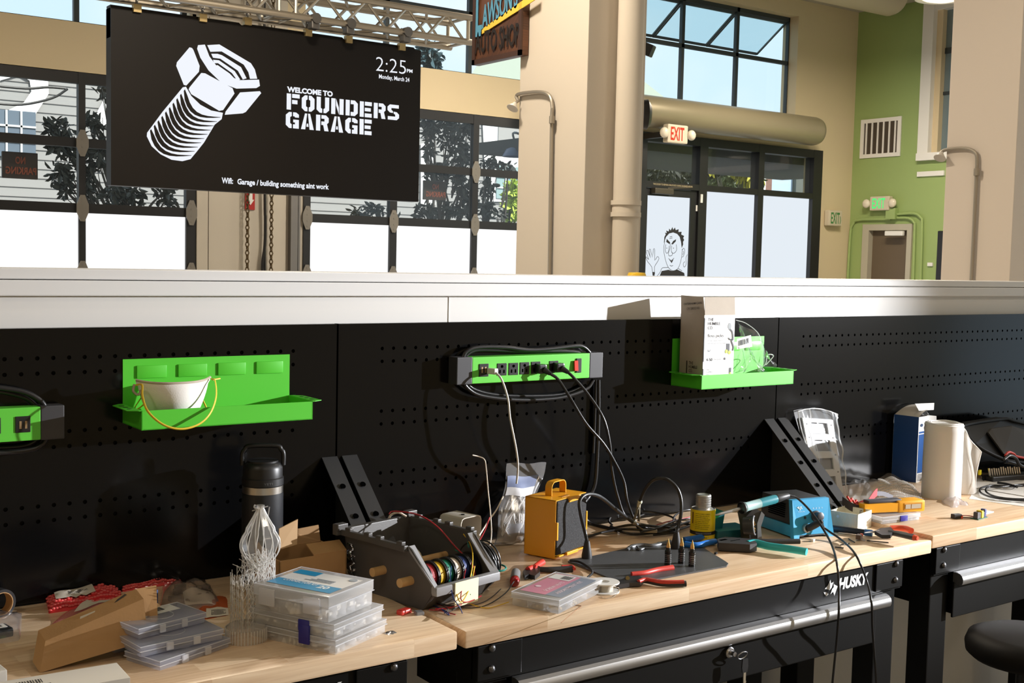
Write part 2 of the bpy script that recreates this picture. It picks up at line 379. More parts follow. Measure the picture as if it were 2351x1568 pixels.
for a, b in ((SX[1] + .005, SX[1] + .05), (SX[2] - .10, SX[2] - .005)): leaf.box((a, YB - .03, .02), (b, YB + .02, zt - .005))
leaf.box((SX[1] + .006, YB - .029, zt - .09), (SX[2] - .006, YB + .019, zt - .006)).box((SX[1] + .006, YB - .029, .021), (SX[2] - .006, YB + .019, .3))
lf = leaf.build('door_leaf', blk, sf)
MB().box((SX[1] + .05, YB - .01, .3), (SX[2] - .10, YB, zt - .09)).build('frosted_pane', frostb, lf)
clo = MB().box((W(1490, 432, YB).x, YB - .11, 2.50), (W(1533, 432, YB).x, YB - .03, 2.565), .01).cyl((7.95, YB - .05, 2.57), (8.3, YB - .05, 2.6), .012, n=8)
clo.build('door_closer', pmat('bronze', (.09, .08, .06), .5, .5), lf)
lt = MB().box((SX[2] + .02, YB - .075, 2.43), (SX[2] + .05, YB - .06, 2.53)).box((SX[2] - .02, YB - .04, 2.33), (SX[2] + .03, YB - .03, 2.40))
lt.build('door_sensor', white, sf)
MB().text('THIS DOOR TO REMAIN UNLOCKED DURING BUSINESS HOURS', (7.72, YB - .062, 2.60), X_, Z_, .62, .02).build('door_notice', pmat('gold_letters', (.6, .5, .3), .5), sf)
# the line drawing on the frosted door: a man with spiky hair, waving
ink = pmat('ink', (.02, .02, .025), .6); dr = MB(); fl = MB(); YD = YB - .012
def D(pts): return [W(1440 + x / 4.3565, 280 + y / 4.3556, YD) for x, y in pts]
def rib(pts, w=.006, k=3): dr.ribbon(D(pts), w, (0, -1, 0), .001, k)
rib([(375, 1190), (365, 1280), (385, 1390), (415, 1460), (460, 1488), (510, 1460), (540, 1370), (550, 1270)])
fl.face(D([(366, 1215), (372, 1150), (385, 1125), (378, 1105), (395, 1112), (390, 1085), (415, 1095), (420, 1065), (435, 1085), (452, 1050), (460, 1078), (478, 1055), (485, 1082), (515, 1072), (512, 1100), (545, 1098), (540, 1125), (570, 1140), (560, 1160), (570, 1180), (558, 1200), (560, 1225), (545, 1262), (538, 1200), (525, 1150), (500, 1120), (460, 1105), (420, 1115), (388, 1150)]))
fl.face(D([(395, 1168), (430, 1205), (425, 1222), (390, 1200)])); fl.face(D([(440, 1222), (460, 1190), (490, 1172), (485, 1195), (455, 1225)]))
rib([(385, 1225), (380, 1280), (392, 1312), (410, 1300), (420, 1240)]); rib([(445, 1235), (440, 1290), (460, 1315), (492, 1285), (490, 1225)])
rib([(430, 1215), (428, 1260), (412, 1310), (420, 1340), (450, 1330), (448, 1300)]); rib([(425, 1150), (450, 1145)], k=1); rib([(422, 1165), (452, 1160)], k=1)
rib([(412, 1365), (440, 1385), (468, 1360)]); fl.face(D([(418, 1375), (440, 1390), (464, 1372), (445, 1412)])); rib([(425, 1432), (440, 1440), (458, 1435)])
rib([(550, 1280), (565, 1262), (575, 1290), (562, 1340), (548, 1352)]); rib([(555, 1290), (562, 1300), (555, 1330)])
for x, y in ((396, 1262), (463, 1262)): fl.face(D([(x - 5, y), (x, y - 6), (x + 5, y), (x, y + 6)]))
rib([(255, 1535), (245, 1450), (205, 1400), (182, 1345), (200, 1360), (215, 1375), (190, 1300), (205, 1285), (232, 1360), (218, 1285), (232, 1275), (250, 1355), (262, 1272), (275, 1280), (275, 1385), (300, 1345), (318, 1365), (295, 1410), (272, 1450), (275, 1520)], k=2)
fl.face(D([(250, 1500), (274, 1500), (274, 1538), (256, 1538)]))
rib([(410, 1455), (350, 1460), (330, 1500), (300, 1540)]); rib([(510, 1465), (548, 1490)]); rib([(600, 1325), (588, 1360), (590, 1420), (570, 1452), (560, 1420), (575, 1395)])
fl.face(D([(325, 1538), (345, 1490), (412, 1478), (450, 1490), (500, 1475), (570, 1510), (575, 1540)]))
dr.v += []
n0 = len(dr.v); dr.v += fl.v; dr.f += [tuple(i + n0 for i in q) for q in fl.f]
dr.build('wall_drawing', ink, sf)['label'] = 'black line drawing of a waving man with spiky hair'
# square pillars
PX = W(1345, 300, 2.5).x; PY2 = XW(1191, 300, PX).y
struct('pillar_middle', MB().box((PX, 2.5, 0), (PX + .42, PY2, CEIL), .004), tan)
QX = W(2330, 400, 1.2).x; QY2 = XW(2166, 500, QX).y
struct('pillar_right', MB().box((QX, 1.2, 0), (QX + .6, QY2, CEIL), .004), pmat('pale_paint', (.68, .60, .52), .75, bump=.05, bscale=200))
# green wall with its door and inner window
gw = MB(); gy0, gy1 = XW(2135, 300, XG).y, XW(2260, 200, XG).y
dy0, dy1, dz = XW(1985, 560, XG).y, XW(2092, 560, XG).y, XW(2040, 520, XG).z
gw.box((XG, 2.0, 0), (XG + .2, dy1, CEIL)) if False else None
gw.box((XG, dy0, 0), (XG + .2, YB + .25, CEIL)).box((XG, dy1, dz), (XG + .2, dy0, CEIL)).box((XG, 2, 0), (XG + .2, dy1, 3.12)).box((XG, gy0, 3.12), (XG + .2, dy1, CEIL)).box((XG, 2, 3.12), (XG + .2, 5.0, CEIL))
struct('wall_right', gw, greenp)
d4 = thing('door_4', 'brown door in a pale frame under the green lit exit sign', 'door', (XG, (dy0 + dy1) / 2, 0), kind='structure')
MB().box((XG + .06, dy1 + .05, 0), (XG + .1, dy0 - .07, dz - .05)).build('door_leaf', pmat('brown_door', (.13, .095, .06), .5), d4)
fr = MB().box((XG - .03, dy0 - .08, 0), (XG + .1, dy0 + .02, dz + .03)).box((XG - .03, dy1 - .02, 0), (XG + .1, dy1 + .05, dz + .03)).box((XG - .029, dy1 - .015, dz - .05), (XG + .099, dy0 + .015, dz + .029))
fr.build('frame', pmat('pale_green_frame', (.45, .42, .33), .5), d4)
MB().box((XG - .08, dy1 + .08, dz - .12), (XG - .03, dy1 + .35, dz - .06), .01).build('door_closer', white, d4)
w4 = thing('window_4', 'tall white framed inner window high in the green wall', 'window', (XG, 6.0, 3.1), kind='structure')
fr = MB().box((XG - .06, gy0 - .02, 3.06), (XG + .1, gy0 + .13, CEIL)).box((XG - .08, 5.0, 3.05), (XG + .099, gy0 + .131, 3.14)).box((XG - .02, 5.0, CEIL - .15), (XG + .1, gy0, CEIL))
fr.build('casing', white, w4)
MB().box((XG + .02, gy0 - .10, 3.14), (XG + .16, gy0 - .02, CEIL - .1)).build('jamb', beige, w4)
MB().box((XG + .1, 5.0, 3.14), (XG + .11, gy0 - .1, CEIL - .1)).build('pane', pmat('sky_tint_glass', (.16, .22, .25), .03, spec=1.0), w4)  # sky reflection put into the pane's base colour
mm = MB().box((XG + .085, gy0 - .38, 3.14), (XG + .11, gy0 - .34, 4.4)).box((XG + .085, 5.0, 3.85), (XG + .11, gy0 - .1, 3.89)).box((XG + .085, 5.0, 4.35), (XG + .11, gy0 - .1, 4.42))
mm.build('glazing_bar', pmat('window_frame', (0, 0, 0)), w4)
# partition behind the benches, with its capping
zc = 1.6135
pt = MB().box((-4.5, .03, 0), (6.5, .15, zc + .01)).box((.215, .0285, 1.0), (.2165, .03, zc))
struct('wall_partition', pt, pmat('partition_white', (.74, .73, .71), .42, var=.02, vscale=5))
cp = MB().box((-4.5, .012, zc), (6.5, .17, zc + .034), .003).box((-4.5, .018, zc + .0355), (6.5, .165, zc + .0585), .003)
struct('trim_3', cp, pmat('cap_white', (.76, .76, .76), .32), label='white two-step capping along the top of the partition')
# ================================================================== things on the far walls
galv = pmat('conduit_metal', (.38, .34, .28), .45, .7)
screenk = pmat('led_black', (.007, .005, .004), .5, 0, .25)
TY = 5.0; tx0, tx1, tz0, tz1 = .83, 3.092, 2.125, 3.246
tv = thing('led_screen', 'huge black hanging LED screen with white bolt emblem and welcome text', 'screen', ((tx0 + tx1) / 2, TY + .05, tz0))
cb = MB().box((tx0, TY, tz0), (tx1, TY + .10, tz1 - .012))
cb.prism([(0, 0), (.85, 0), (.875, -.02), (.90, 0), (1.62, 0), (1.65, -.025), (1.68, 0), (2.205, 0), (2.262, -.06), (2.262, -.2), (0, -.2)], (tx0, TY + .09, tz1 + .005), X_, Z_, .08)
cb.build('cabinet', screenk, tv)
lit = glow('screen_white', (.90, .93, 1.0), 1.0); dk = screenk
YT = TY - .004
def P1(x, y, yy=None): return W(x / 2.4129, y / 2.4129, YT if yy is None else yy)
def S1(*p): return [P1(x, y) for x, y in p]
e = MB()
e.face(S1((1050, 262), (1064, 266), (1072, 278), (1106, 365), (1102, 398), (1032, 474), (1018, 470), (976, 365), (980, 345)))
e.face(S1((1097, 250), (1135, 247), (1160, 312), (1205, 372), (1290, 430), (1330, 444), (1435, 441), (1440, 476), (1420, 488), (1310, 491), (1230, 462), (1155, 390), (1110, 320), (1092, 270)))
e.face(S1((1148, 250), (1215, 246), (1390, 350), (1412, 385), (1425, 436), (1385, 437), (1376, 400), (1350, 358), (1228, 285), (1165, 287)))
e.face(S1((1170, 298), (1205, 298), (1230, 306), (1335, 372), (1366, 434), (1345, 440), (1318, 392), (1220, 325), (1180, 320)))
e.face(S1((1180, 331), (1213, 334), (1300, 394), (1331, 441), (1312, 442), (1285, 405), (1208, 350), (1186, 350)))
e.face(S1((1190, 363), (1206, 361), (1272, 407), (1304, 440), (1282, 437), (1222, 398)))
e.face(S1((1115, 404), (1136, 406), (1288, 488), (1299, 518), (1236, 610), (1214, 614), (1060, 522), (1045, 495), (1050, 484)))
e.face(S1((1330, 512), (1440, 505), (1447, 516), (1362, 620), (1345, 628), (1245, 636), (1250, 618)))
e.face(S1((1012, 484), (1030, 480), (1060, 532), (1110, 580), (1170, 612), (1235, 625), (1228, 660), (1190, 690), (1160, 740), (1130, 790), (1090, 840), (1055, 882), (1010, 893), (950, 885), (890, 855), (840, 810), (813, 755), (815, 735), (900, 620)))
e.build('emblem', lit, tv)
dkm = MB()
for i in range(10):      # dark thread grooves over the shank
    t = (i + .1) / 10.0
    a = V((1026 - 208 * t, 492 + 245 * t, 0)); b = V((1228 - 178 * t, 640 + 235 * t, 0)); n = V((-.80, .60, 0)); up, lo = [], []
    for k in range(9):
        s = k / 8; q = a.lerp(b, s) + V((-.55, .83, 0)) * 74 * math.sin(PI * (s * .93 + .02)) * (1.15 - .35 * s)
        th = 31 * (1 - s) ** .8 * min(1, s * 5 + .3) + 2.6
        up.append(q - V((-.55, .83, 0)) * th * .5); lo.append(q + V((-.55, .83, 0)) * th * .5)
    up, lo = [W(q.x / 2.4129, q.y / 2.4129, YT - .003) for q in up], [W(q.x / 2.4129, q.y / 2.4129, YT - .003) for q in lo]
    for k in range(8): dkm.face([up[k], up[k + 1], lo[k + 1], lo[k]])
dkm.build('emblem_grooves', dk, tv)
def line(s, a, b, hpx, bold=.03, nm='lettering'):
    p = W(a[0], a[1], YT); q = W(b[0], b[1], YT); h = (W(a[0], a[1] - hpx, YT) - p).length
    MB().text(s, p, X_, Z_, q.x - p.x, h, bold).build(nm, lit, tv)
def mir(L): return [(6 - x, y) for x, y in L][::-1]
HL = [(0, 1.5), (1.5, 0), (2.7, 0), (2.7, 2), (2, 2.5), (2, 5.5), (2.7, 6), (2.7, 8), (1.5, 8), (0, 6.5)]; ST = [(0, 0), (2, 0), (2, 8), (0, 8)]; UL = [(0, 1.5), (1.5, 0), (2.7, 0), (2.7, 2), (2, 2.5), (2, 8), (0, 8)]
GL = dict(F=[ST, [(2.5, 3), (5, 3), (5, 5), (2.5, 5)], [(2.5, 6), (6, 6), (6, 8), (2.5, 8)]], O=[HL, mir(HL)], U=[UL, mir(UL)],
          N=[ST, [(4, 0), (6, 0), (6, 8), (4, 8)], [(2.3, 8), (2.3, 4.5), (3.7, 0), (3.7, 3.5)]], D=[ST, [(2.5, 0), (4.5, 0), (6, 1.5), (6, 6.5), (4.5, 8), (2.5, 8), (2.5, 6), (4, 6), (4, 2), (2.5, 2)]],
          E=[ST, [(2.5, 0), (6, 0), (6, 2), (2.5, 2)], [(2.5, 3.1), (5.5, 3.1), (5.5, 4.9), (2.5, 4.9)], [(2.5, 6), (6, 6), (6, 8), (2.5, 8)]],
          R=[ST, [(2.5, 8), (4.7, 8), (6, 6.7), (6, 4.5), (5.2, 3.6), (6, 0), (4, 0), (3.4, 3), (2.5, 3), (2.5, 4.8), (4, 4.8), (4, 6.2), (2.5, 6.2)]],
          S=[[(0, 5), (0, 6.8), (1.2, 8), (5.8, 8), (5.8, 6.2), (2, 6.2), (2, 5.2), (2.8, 4.6), (2.8, 3.6), (1.2, 3.8)], [(3.2, 4.4), (4.8, 4.2), (6, 3), (6, 1.2), (4.8, 0), (.2, 0), (.2, 1.8), (4, 1.8), (4, 2.8), (3.2, 3.4)]],
          G=[HL, [(3.3, 8), (4.7, 8), (6, 7), (6, 5.5), (4.2, 5.5), (4, 6), (3.3, 6)], [(3.3, 0), (6, 0), (6, 4.4), (3.4, 4.4), (3.4, 3), (4.2, 3), (4.2, 2), (3.3, 2)]],
          A=[[(0, 0), (2, 0), (2.8, 8), (1.8, 8)], [(3.2, 8), (4.2, 8), (6, 0), (4, 0)], [(2.5, 1.4), (3.5, 1.4), (3.3, 3), (2.7, 3)]])
def stencil(word, a, b, hpx):
    p = W(a[0], a[1], YT); q = W(b[0], b[1], YT); h = (W(a[0], a[1] - hpx, YT) - p).length; n = len(word); cw_ = (q.x - p.x) / (n * 7 - 1); m = MB()
    for i, ch in enumerate(word):
        for poly in GL[ch]: m.face([p + V(((i * 7 + x) * cw_, 0, y * h / 8)) for x, y in poly])
    m.build('stencil_lettering', lit, tv)
line('WELCOME TO', (659, 211), (764, 219), 13, .05)
stencil('FOUNDERS', (658, 251), (916, 277), 37); stencil('GARAGE', (656, 293), (853, 309), 37)
line('2:25', (863, 162), (932, 166), 32, -.012, 'clock'); line('PM', (934, 166), (947, 167), 8, .03, 'clock')
line('Monday, March 24', (870, 183), (940, 186), 13, .02, 'date')
line('Wifi:', (509, 421), (535, 422), 14, .03); line('Garage / building something aint work', (545, 427), (755, 436), 17, .03)
brass = pmat('brass_plate', (.55, .42, .20), .4, .6); hook = pmat('hook_steel', (.2, .19, .18), .4, .8)
for u, v in [(315, 18), (466, 40), (569, 48), (708, 74), (801, 90), (923, 107)]:
    p = W(u, v, TY - .01); b = MB().box((p.x - .025, TY - .02, p.z - .028), (p.x + .025, TY + .02, p.z + .022)).build('hanger_plate', brass, tv)
    h = MB()
    for k in range(3): h.tube([(p.x + (.014 * math.cos(a) if k % 2 else 0), TY + (.0 if k % 2 else .014 * math.cos(a)), p.z + .035 + k * .036 + .024 * math.sin(a)) for a in [i * PI / 4 for i in range(8)]], .005, 6, 1, True)
    h.build('chain_link', hook, b)
# lighting truss
trs = thing('lighting_truss', 'box lighting truss of pale tubes above the big screen', 'truss', (2.2, 5.0, 3.4))
tA, tB = W(1083, 42, 4.86), W(1083, 98, 4.86); xe = tA.x; zA, zB = tA.z, tB.z; yf, yb = 4.86, 5.14
tub = pmat('truss_aluminium', (.50, .45, .37), .35, .8)
for y in (yf, yb):
    for z in (zA, zB): MB().cyl((-1.5, y, z), (xe, y, z), .024, n=12).build('chord', tub, trs)
w = MB(); n = 14; L = .33
for i in range(n):
    x = xe - .06 - i * L
    for y in (yf, yb): w.cyl((x, y, zB), (x - L / 2, y, zA), .011, n=8).cyl((x - L / 2, y, zA), (x - L, y, zB), .011, n=8)
    for z in (zA, zB): w.cyl((x, yf, z), (x - L / 2, yb, z), .011, n=8).cyl((x - L / 2, yb, z), (x - L, yf, z), .011, n=8)
for x in (xe - .03, 1.9, 2.02):
    for y in (yf, yb): w.cyl((x, y, zB), (x, y, zA), .014, n=8)
    w.cyl((x, yf, zB), (x, yb, zB), .012, n=8).cyl((x, yf, zA), (x, yb, zA), .012, n=8)
w.build('bracing', tub, trs)
for u in (720, 800, 930):
    x = W(u, 80, yf).x; cl = MB().box((x - .03, yf - .035, zB - .07), (x + .03, yf + .035, zB - .005), .008).cyl((x, yf - .05, zB), (x, yf + .05, zB), .035, n=12)
    cl.build('clamp', hook, trs)
# carved wooden shop sign on the pillar's far side
SXn = PX - .05
def XS(u, v): return XW(u, v, SXn)
ya, yb2 = XS(1088, 75).y, XS(1200, 75).y; zlo = XS(1088, 150).z; zhi = zlo + 1.1
sg = thing('shop_sign', 'carved dark wooden sign with blue and yellow lettering beside the pillar', 'sign', (SXn, (ya + yb2) / 2, zlo))
MB().box((SXn, yb2, zlo), (SXn + .045, ya, zhi), .004).build('board', wood_mat('sign_wood', (.035, .016, .010), (.14, .055, .025), .9, .11), sg)
NY = -Y_
rim = MB()
for a, b in (((SXn - .012, yb2, zlo), (SXn, ya, zlo + .03)), ((SXn - .012, ya - .03, zlo), (SXn, ya, zhi)), ((SXn - .012, yb2, zlo), (SXn, yb2 + .03, zhi))): rim.box(a, b)
rim.build('raised_border', pmat('sign_border', (.05, .022, .014), .5), sg)
blue = pmat('sign_blue', (.09, .28, .42), .5); yel = pmat('sign_yellow', (.75, .50, .06), .5)
o1 = XS(1095, 86); o2 = XS(1191, 26); du = (XS(1191, 24) - XS(1095, 86)).normalized()
MB().text("L", o1 + V((-.012, 0, 0)), NY, Z_, .07, .30, .04).text("AWSON'S", XS(1110, 70) + V((-.012, 0, 0)), du, Z_, (XS(1192, 20) - XS(1110, 70)).length, .15, .03).build('blue_lettering', blue, sg)
MB().prism([(0, 0), (.56, 0), (.56, .045), (0, .03)], XS(1108, 80) + V((-.012, 0, 0)), du, Z_, -.006).build('yellow_underline', yel, sg)
MB().text("AUTO SHOP", XS(1094, 125) + V((-.012, 0, 0)), (XS(1195, 103) - XS(1094, 125)), Z_, (XS(1195, 103) - XS(1094, 125)).length, .13, .02).build('dark_lettering', pmat('sign_black', (.012, .008, .006), .5), sg)
# conduits with floodlights on both pillars
def conduit(name, x, px, lamp, lab, catx='conduit'):
    c = thing(name, lab, catx, XW(*px[-1], x))
    MB().tube([XW(u, v, x - .02) for u, v in px], .0105, 8, 5).build('pipe', galv, c)
    q = XW(*px[-3], x - .03); MB().cyl(q - V((0, 0, .02)), q + V((0, 0, .02)), .016, n=10).build('coupling', galv, c)
    h = XW(*lamp, x - .05); MB().cyl(XW(*px[0], x - .03), h, .008, n=8).build('lamp_arm', galv, c)
    MB().lathe([(.01, 0), (.014, .012), (.03, .035), (.036, .042), (.033, .044), (0, .04)], h, 20, (-.5, -.1, -.75)).build('lamp_head', pmat('lamp_grey', (.62, .58, .52), .4), c, 40)
    return c
cA = conduit('wall_conduit', PX, [(1190, 232), (1186, 220), (1200, 214), (1240, 211), (1262, 220), (1268, 245), (1267, 275), (1264, 450), (1261, 640)], (1183, 236), 'galvanised conduit with lamp head on the middle pillar')
cB = conduit('wall_conduit', QX, [(2164, 362), (2160, 352), (2172, 344), (2215, 341), (2240, 352), (2243, 378), (2242, 395), (2236, 520), (2229, 660)], (2162, 350), 'galvanised conduit on the pale right pillar')
# downpipe with strap
xd0, xd1 = W(1418, 300, 2.42).x, W(1466, 300, 2.42).x; rd = (xd1 - xd0) / 2 * .96
dp = thing('downpipe', 'thick tan downpipe strapped to the middle pillar', 'pipe', ((xd0 + xd1) / 2, 2.42, 0))
MB().cyl(((xd0 + xd1) / 2, 2.42, 0), ((xd0 + xd1) / 2, 2.42, CEIL), rd, n=28).build('pipe', tan, dp, 60)
zs = W(1440, 478, 2.35).z
MB().lathe([(rd, -.045), (rd + .012, -.045), (rd + .012, -.02), (rd + .004, -.02), (rd + .004, .02), (rd + .012, .02), (rd + .012, .045), (rd, .045)], ((xd0 + xd1) / 2, 2.42, zs), 28).build('strap', tan, dp, 30)
# small spot camera and a bundle of cable beside the downpipe
kb = pmat('black_plastic', (.012, .012, .013), .4)
pc = W(1482, 112, 2.7); scm = thing('clip_on_camera', 'small black clamp camera on the downpipe before the high window', 'light', pc)
MB(Fr(pc, .5, .4)).box((-.03, -.05, -.035), (.03, .05, .035), .008).build('camera_body', kb, scm)
MB().cyl(pc + V((-.09, 0, -.05)), pc + V((-.02, 0, -.02)), .025, n=10).build('clamp', kb, scm)
MB().tube([W(1474, 120, 2.7), W(1474, 150, 2.7), W(1468, 180, 2.7), W(1475, 205, 2.7), W(1475, 232, 2.7)], .004, 6).build('cable', kb, scm)
pb = W(1476, 250, 2.7); cbn = thing('cable_bundle', 'bundle of black cables hung beside the duct on the pillar', 'cable', pb)
m = MB()
for k, pts in enumerate([[(1468, 215), (1474, 240), (1485, 262), (1493, 265)], [(1472, 222), (1482, 245), (1490, 262)], [(1470, 240), (1480, 235), (1493, 245), (1492, 255)], [(1472, 235), (1478, 250), (1476, 265), (1468, 280)]]):
    m.tube([W(u, v, 2.68 + .02 * k) for u, v in pts], .012 if k < 2 else .007, 6)
m.tube([W(1468, 225, 2.6), W(1462, 228, 2.5), W(1455, 230, 2.42)], .012, 6); m.build('cables', kb, cbn); MB().lathe([(.02, 0), (.085, .02), (.09, .05), (.06, .07), (.0, .075)], W(1466, 262, 2.72), 16, (1, -.6, 0)).build('speaker_cone', kb, cbn, 40)
yy = W(1462, 631, 2.2); m = MB().lathe([(0, -yy.z), (.05, -yy.z), (.05, .0), (.044, .012), (0, .014)], yy, 20)  # unidentified yellow object; its column down to the floor is made up
tag(m.build('yellow_object', pmat('yellow_gloss', (.8, .5, .03), .35), None, 40), 'small rounded yellow object showing over the partition by the downpipe', 'yellow_object')
# air duct above the entrance
dA, dB = W(1475, 256, 7.25), W(1870, 300, 7.25); dr_ = (W(1475, 219, 7.25).z - W(1475, 293, 7.25).z) / 2
dz_ = (dA.z + dB.z) / 2; du_ = thing('air_duct', 'fat grey-brown round air duct above the black entrance', 'duct', (8.2, 7.25, dz_))
MB().lathe([(0, 0), (dr_, 0), (dr_, dB.x - 6.3 - .03), (dr_ - .012, dB.x - 6.3 + .03), (dr_ - .05, dB.x - 6.3 + .07), (0, dB.x - 6.3 + .08)], (6.3, 7.25, dz_), 36, (1, 0, 0)).build('duct', pmat('duct_paint', (.30, .26, .17), .35, .3), du_, 40)
for x in (6.8, 9.9): MB().box((x - .02, 7.25 + dr_ - .02, dz_ - .02), (x + .02, YB - .002, dz_ + .02)).build('wall_bracket', blk, du_)
m = MB().lathe([(0, 0), (.24, 0), (.24, 5.6), (.22, 5.66), (0, 5.67)], (W(2052, 10, 6.9).x - 5.67, 6.9, W(2035, 35, 6.9).z + .24), 32, (1, 0, 0))
m.build('duct', pmat('duct_cream', (.62, .54, .40), .5), (dc_ := thing('air_duct', 'cream air duct under the ceiling over the green wall', 'duct', (8, 6.9, 4.9))), 40); MB().box((9.2, 6.88, W(2035, 35, 6.9).z + .4), (9.24, 6.92, CEIL)).build('hanger', blk, dc_)
# exit signs
def exit_sign(loc, ux, col, lab, w=.34, h=.22, heads=True, grp=None, chev=False, face=(.62, .55, .42)):
    ux = V(ux); nrm = ux.cross(Z_); o = V(loc); t = thing('exit_sign', lab, 'exit sign', o)
    b = MB(); hw = w / 2
    F = Matrix(((ux.x, -nrm.x, 0, o.x), (ux.y, -nrm.y, 0, o.y), (0, 0, 1, o.z), (0, 0, 0, 1)))
    MB(F).box((-hw, -.04, 0), (hw, .04, h), .015).build('housing', pmat('exit_housing', face, .5), t)
    MB().text('EXIT' + ('›' if chev else ''), o + nrm * .0415 - ux * (hw * .72) + Z_ * h * .14, ux, Z_, w * (.76 if chev else .66), h * .72, .02).build('lettering', glow('exit_%d' % int(col[0] * 10), col, .9) if not chev else pmat('exit_green', (.05, .22, .06), .5), t)
    if heads:
        for s in (-1, 1):
            MB(F).sphere((s * (hw + .05), -.04, h * .5), .058, 14, (1, .7, 1)).build('emergency_lamp', pmat('lamp_white', (.75, .68, .55), .3), t, 180)
            MB(F).cyl((s * hw, 0, h * .5), (s * (hw + .04), -.02, h * .5), .015, n=8).build('lamp_arm', white, t)
    return t
p = W(1551, 306, 7.0); xs_ = exit_sign((p.x, 7.0, p.z - .11), X_, (1, .10, .05), 'exit sign with red letters before the duct', .30, .20)
MB().box((p.x - .03, 7.03, p.z - .03), (p.x + .03, YB - .05, p.z + .03)).build('mounting_arm', blk, xs_)
p = XW(2023, 468, XG - .06); exit_sign((XG - .06, p.y, p.z - .085), NY, (.12, 1, .25), 'exit sign with lit green letters over the brown door', .30, .18, face=(.42, .45, .22))
p = W(1913, 501, YB - .05); exit_sign((p.x, YB - .05, p.z - .1), X_, (.1, .5, .1), 'exit sign with dark green letters on the beige wall', .26, .2, False, None, True, (.62, .54, .36))
# vent grille on the green wall
va, vb = XW(1978, 300, XG), XW(2070, 300, XG); vz0, vz1 = 3.13, 3.63
vg = thing('vent_grille', 'white framed vent grille with upright bars on the green wall', 'vent', (XG, (va.y + vb.y) / 2, vz0))
fr = MB().box((XG - .02, vb.y, vz0), (XG, vb.y + .05, vz1)).box((XG - .02, va.y - .05, vz0), (XG, va.y, vz1)).box((XG - .019, vb.y + .001, vz0 + .001), (XG, va.y - .001, vz0 + .05)).box((XG - .019, vb.y + .001, vz1 - .05), (XG, va.y - .001, vz1 - .001))
fr.build('frame', white, vg); b = MB()
for i in range(1, 7):
    y = vb.y + (va.y - vb.y) * i / 7; b.box((XG - .017, y - .010, vz0 + .01), (XG - .004, y + .010, vz1 - .01))
b.build('bars', white, vg); MB().box((XG - .004, vb.y, vz0), (XG - .001, va.y, vz1)).build('backing', pmat('vent_dark', (.06, .045, .03), .7), vg)
# painted conduits and junction box round the brown door
jb = thing('painted_conduit', 'green painted conduit loops round the brown door with junction box', 'conduit', XW(2050, 505, XG))
MB().tube([XW(u, v, XG - .03) for u, v in [(1945, 660), (1952, 540), (1958, 515), (1972, 505), (2045, 503)]], .017, 8, 4).build('pipe', greenp, jb)
MB().tube([XW(u, v, XG - .03) for u, v in [(2060, 492), (2098, 490), (2114, 500), (2117, 520), (2113, 660)]], .017, 8, 4).build('pipe', greenp, jb)
MB().tube([XW(u, v, XG - .03) for u, v in [(2060, 500), (2085, 501), (2098, 510), (2100, 530), (2096, 660)]], .017, 8, 4).build('pipe', greenp, jb)
a = XW(2041, 504, XG); b2 = XW(2064, 478, XG); MB().box((XG - .08, b2.y, a.z), (XG - .001, a.y, b2.z), .006).build('junction_box', greenp, jb)
a = XW(2108, 406, XG); b2 = XW(2170, 396, XG); tag(MB().box((XG - .03, b2.y, a.z - .0), (XG - .001, a.y, a.z + .06)).build('cable_raceway', white), 'short white raceway strip on the green wall', 'raceway')
a = XW(2131, 611, XG); b2 = XW(2143, 603, XG); tag(MB().box((XG - .02, b2.y, a.z), (XG - .001, a.y, b2.z)).build('wall_sign', white), 'tiny white sign beside the dark screen on the green wall', 'sign')
a = XW(2147, 650, XG - .3); tag(MB().box((XG - .3, 5.0, 1.3), (XG - .24, a.y, XW(2150, 530, XG - .3).z), .01).build('wall_monitor', kb), 'black monitor edge peeping past the pale pillar', 'monitor')
# pendant lamps: one at the top edge, the others added as fill
def pendant(loc, lab, e=70):
    t = thing('pendant_lamp', lab, 'lamp', loc, 'round pendant lamps under the ceiling'); x, y, z = loc
    MB().lathe([(.03, .34), (.05, .30), (.20, .10), (.26, .02), (.262, 0), (.25, .0), (.19, .10), (.0, .28)], loc, 32).build('shade', pmat('shade_white', (.8, .76, .68), .4), t, 60)
    MB().cyl((x, y, z + .33), (x, y, CEIL), .01, n=8).build('rod', kb, t)
    MB().lathe([(0, -.03), (.10, -.025), (.18, -.005), (.22, .02), (.2, .03), (0, .035)], loc, 24).build('diffuser', glow('lamp_glow', (1, .86, .62), 1.6), t, 60)
    lo, ld = lamp_obj('lamp_light', 'AREA', (x, y, z - .05), (0, 0, -1), e, (1, .87, .70)); ld.shape = 'DISK'; ld.size = .5
    return t
p = W(2164, 2, 4.6)
pendant((p.x, 4.6, p.z + .02), 'round white pendant lamp glowing at the top edge by the pale pillar', 70)
for i, (x, y) in enumerate([(-3.2, -1.6), (-.6, -4.2), (2.2, -3.4), (5.2, -3.8), (-3.0, 4.2), (1.2, 2.4), (4.6, 5.4), (8.4, 5.2), (7.6, .6), (3.4, .2)]):  # unseen lamps added for fill, stronger over the far half of the room
    pendant((x, y, 4.45), 'unseen pendant lamp added under the ceiling as fill light', 128 if y > 2 else 20)
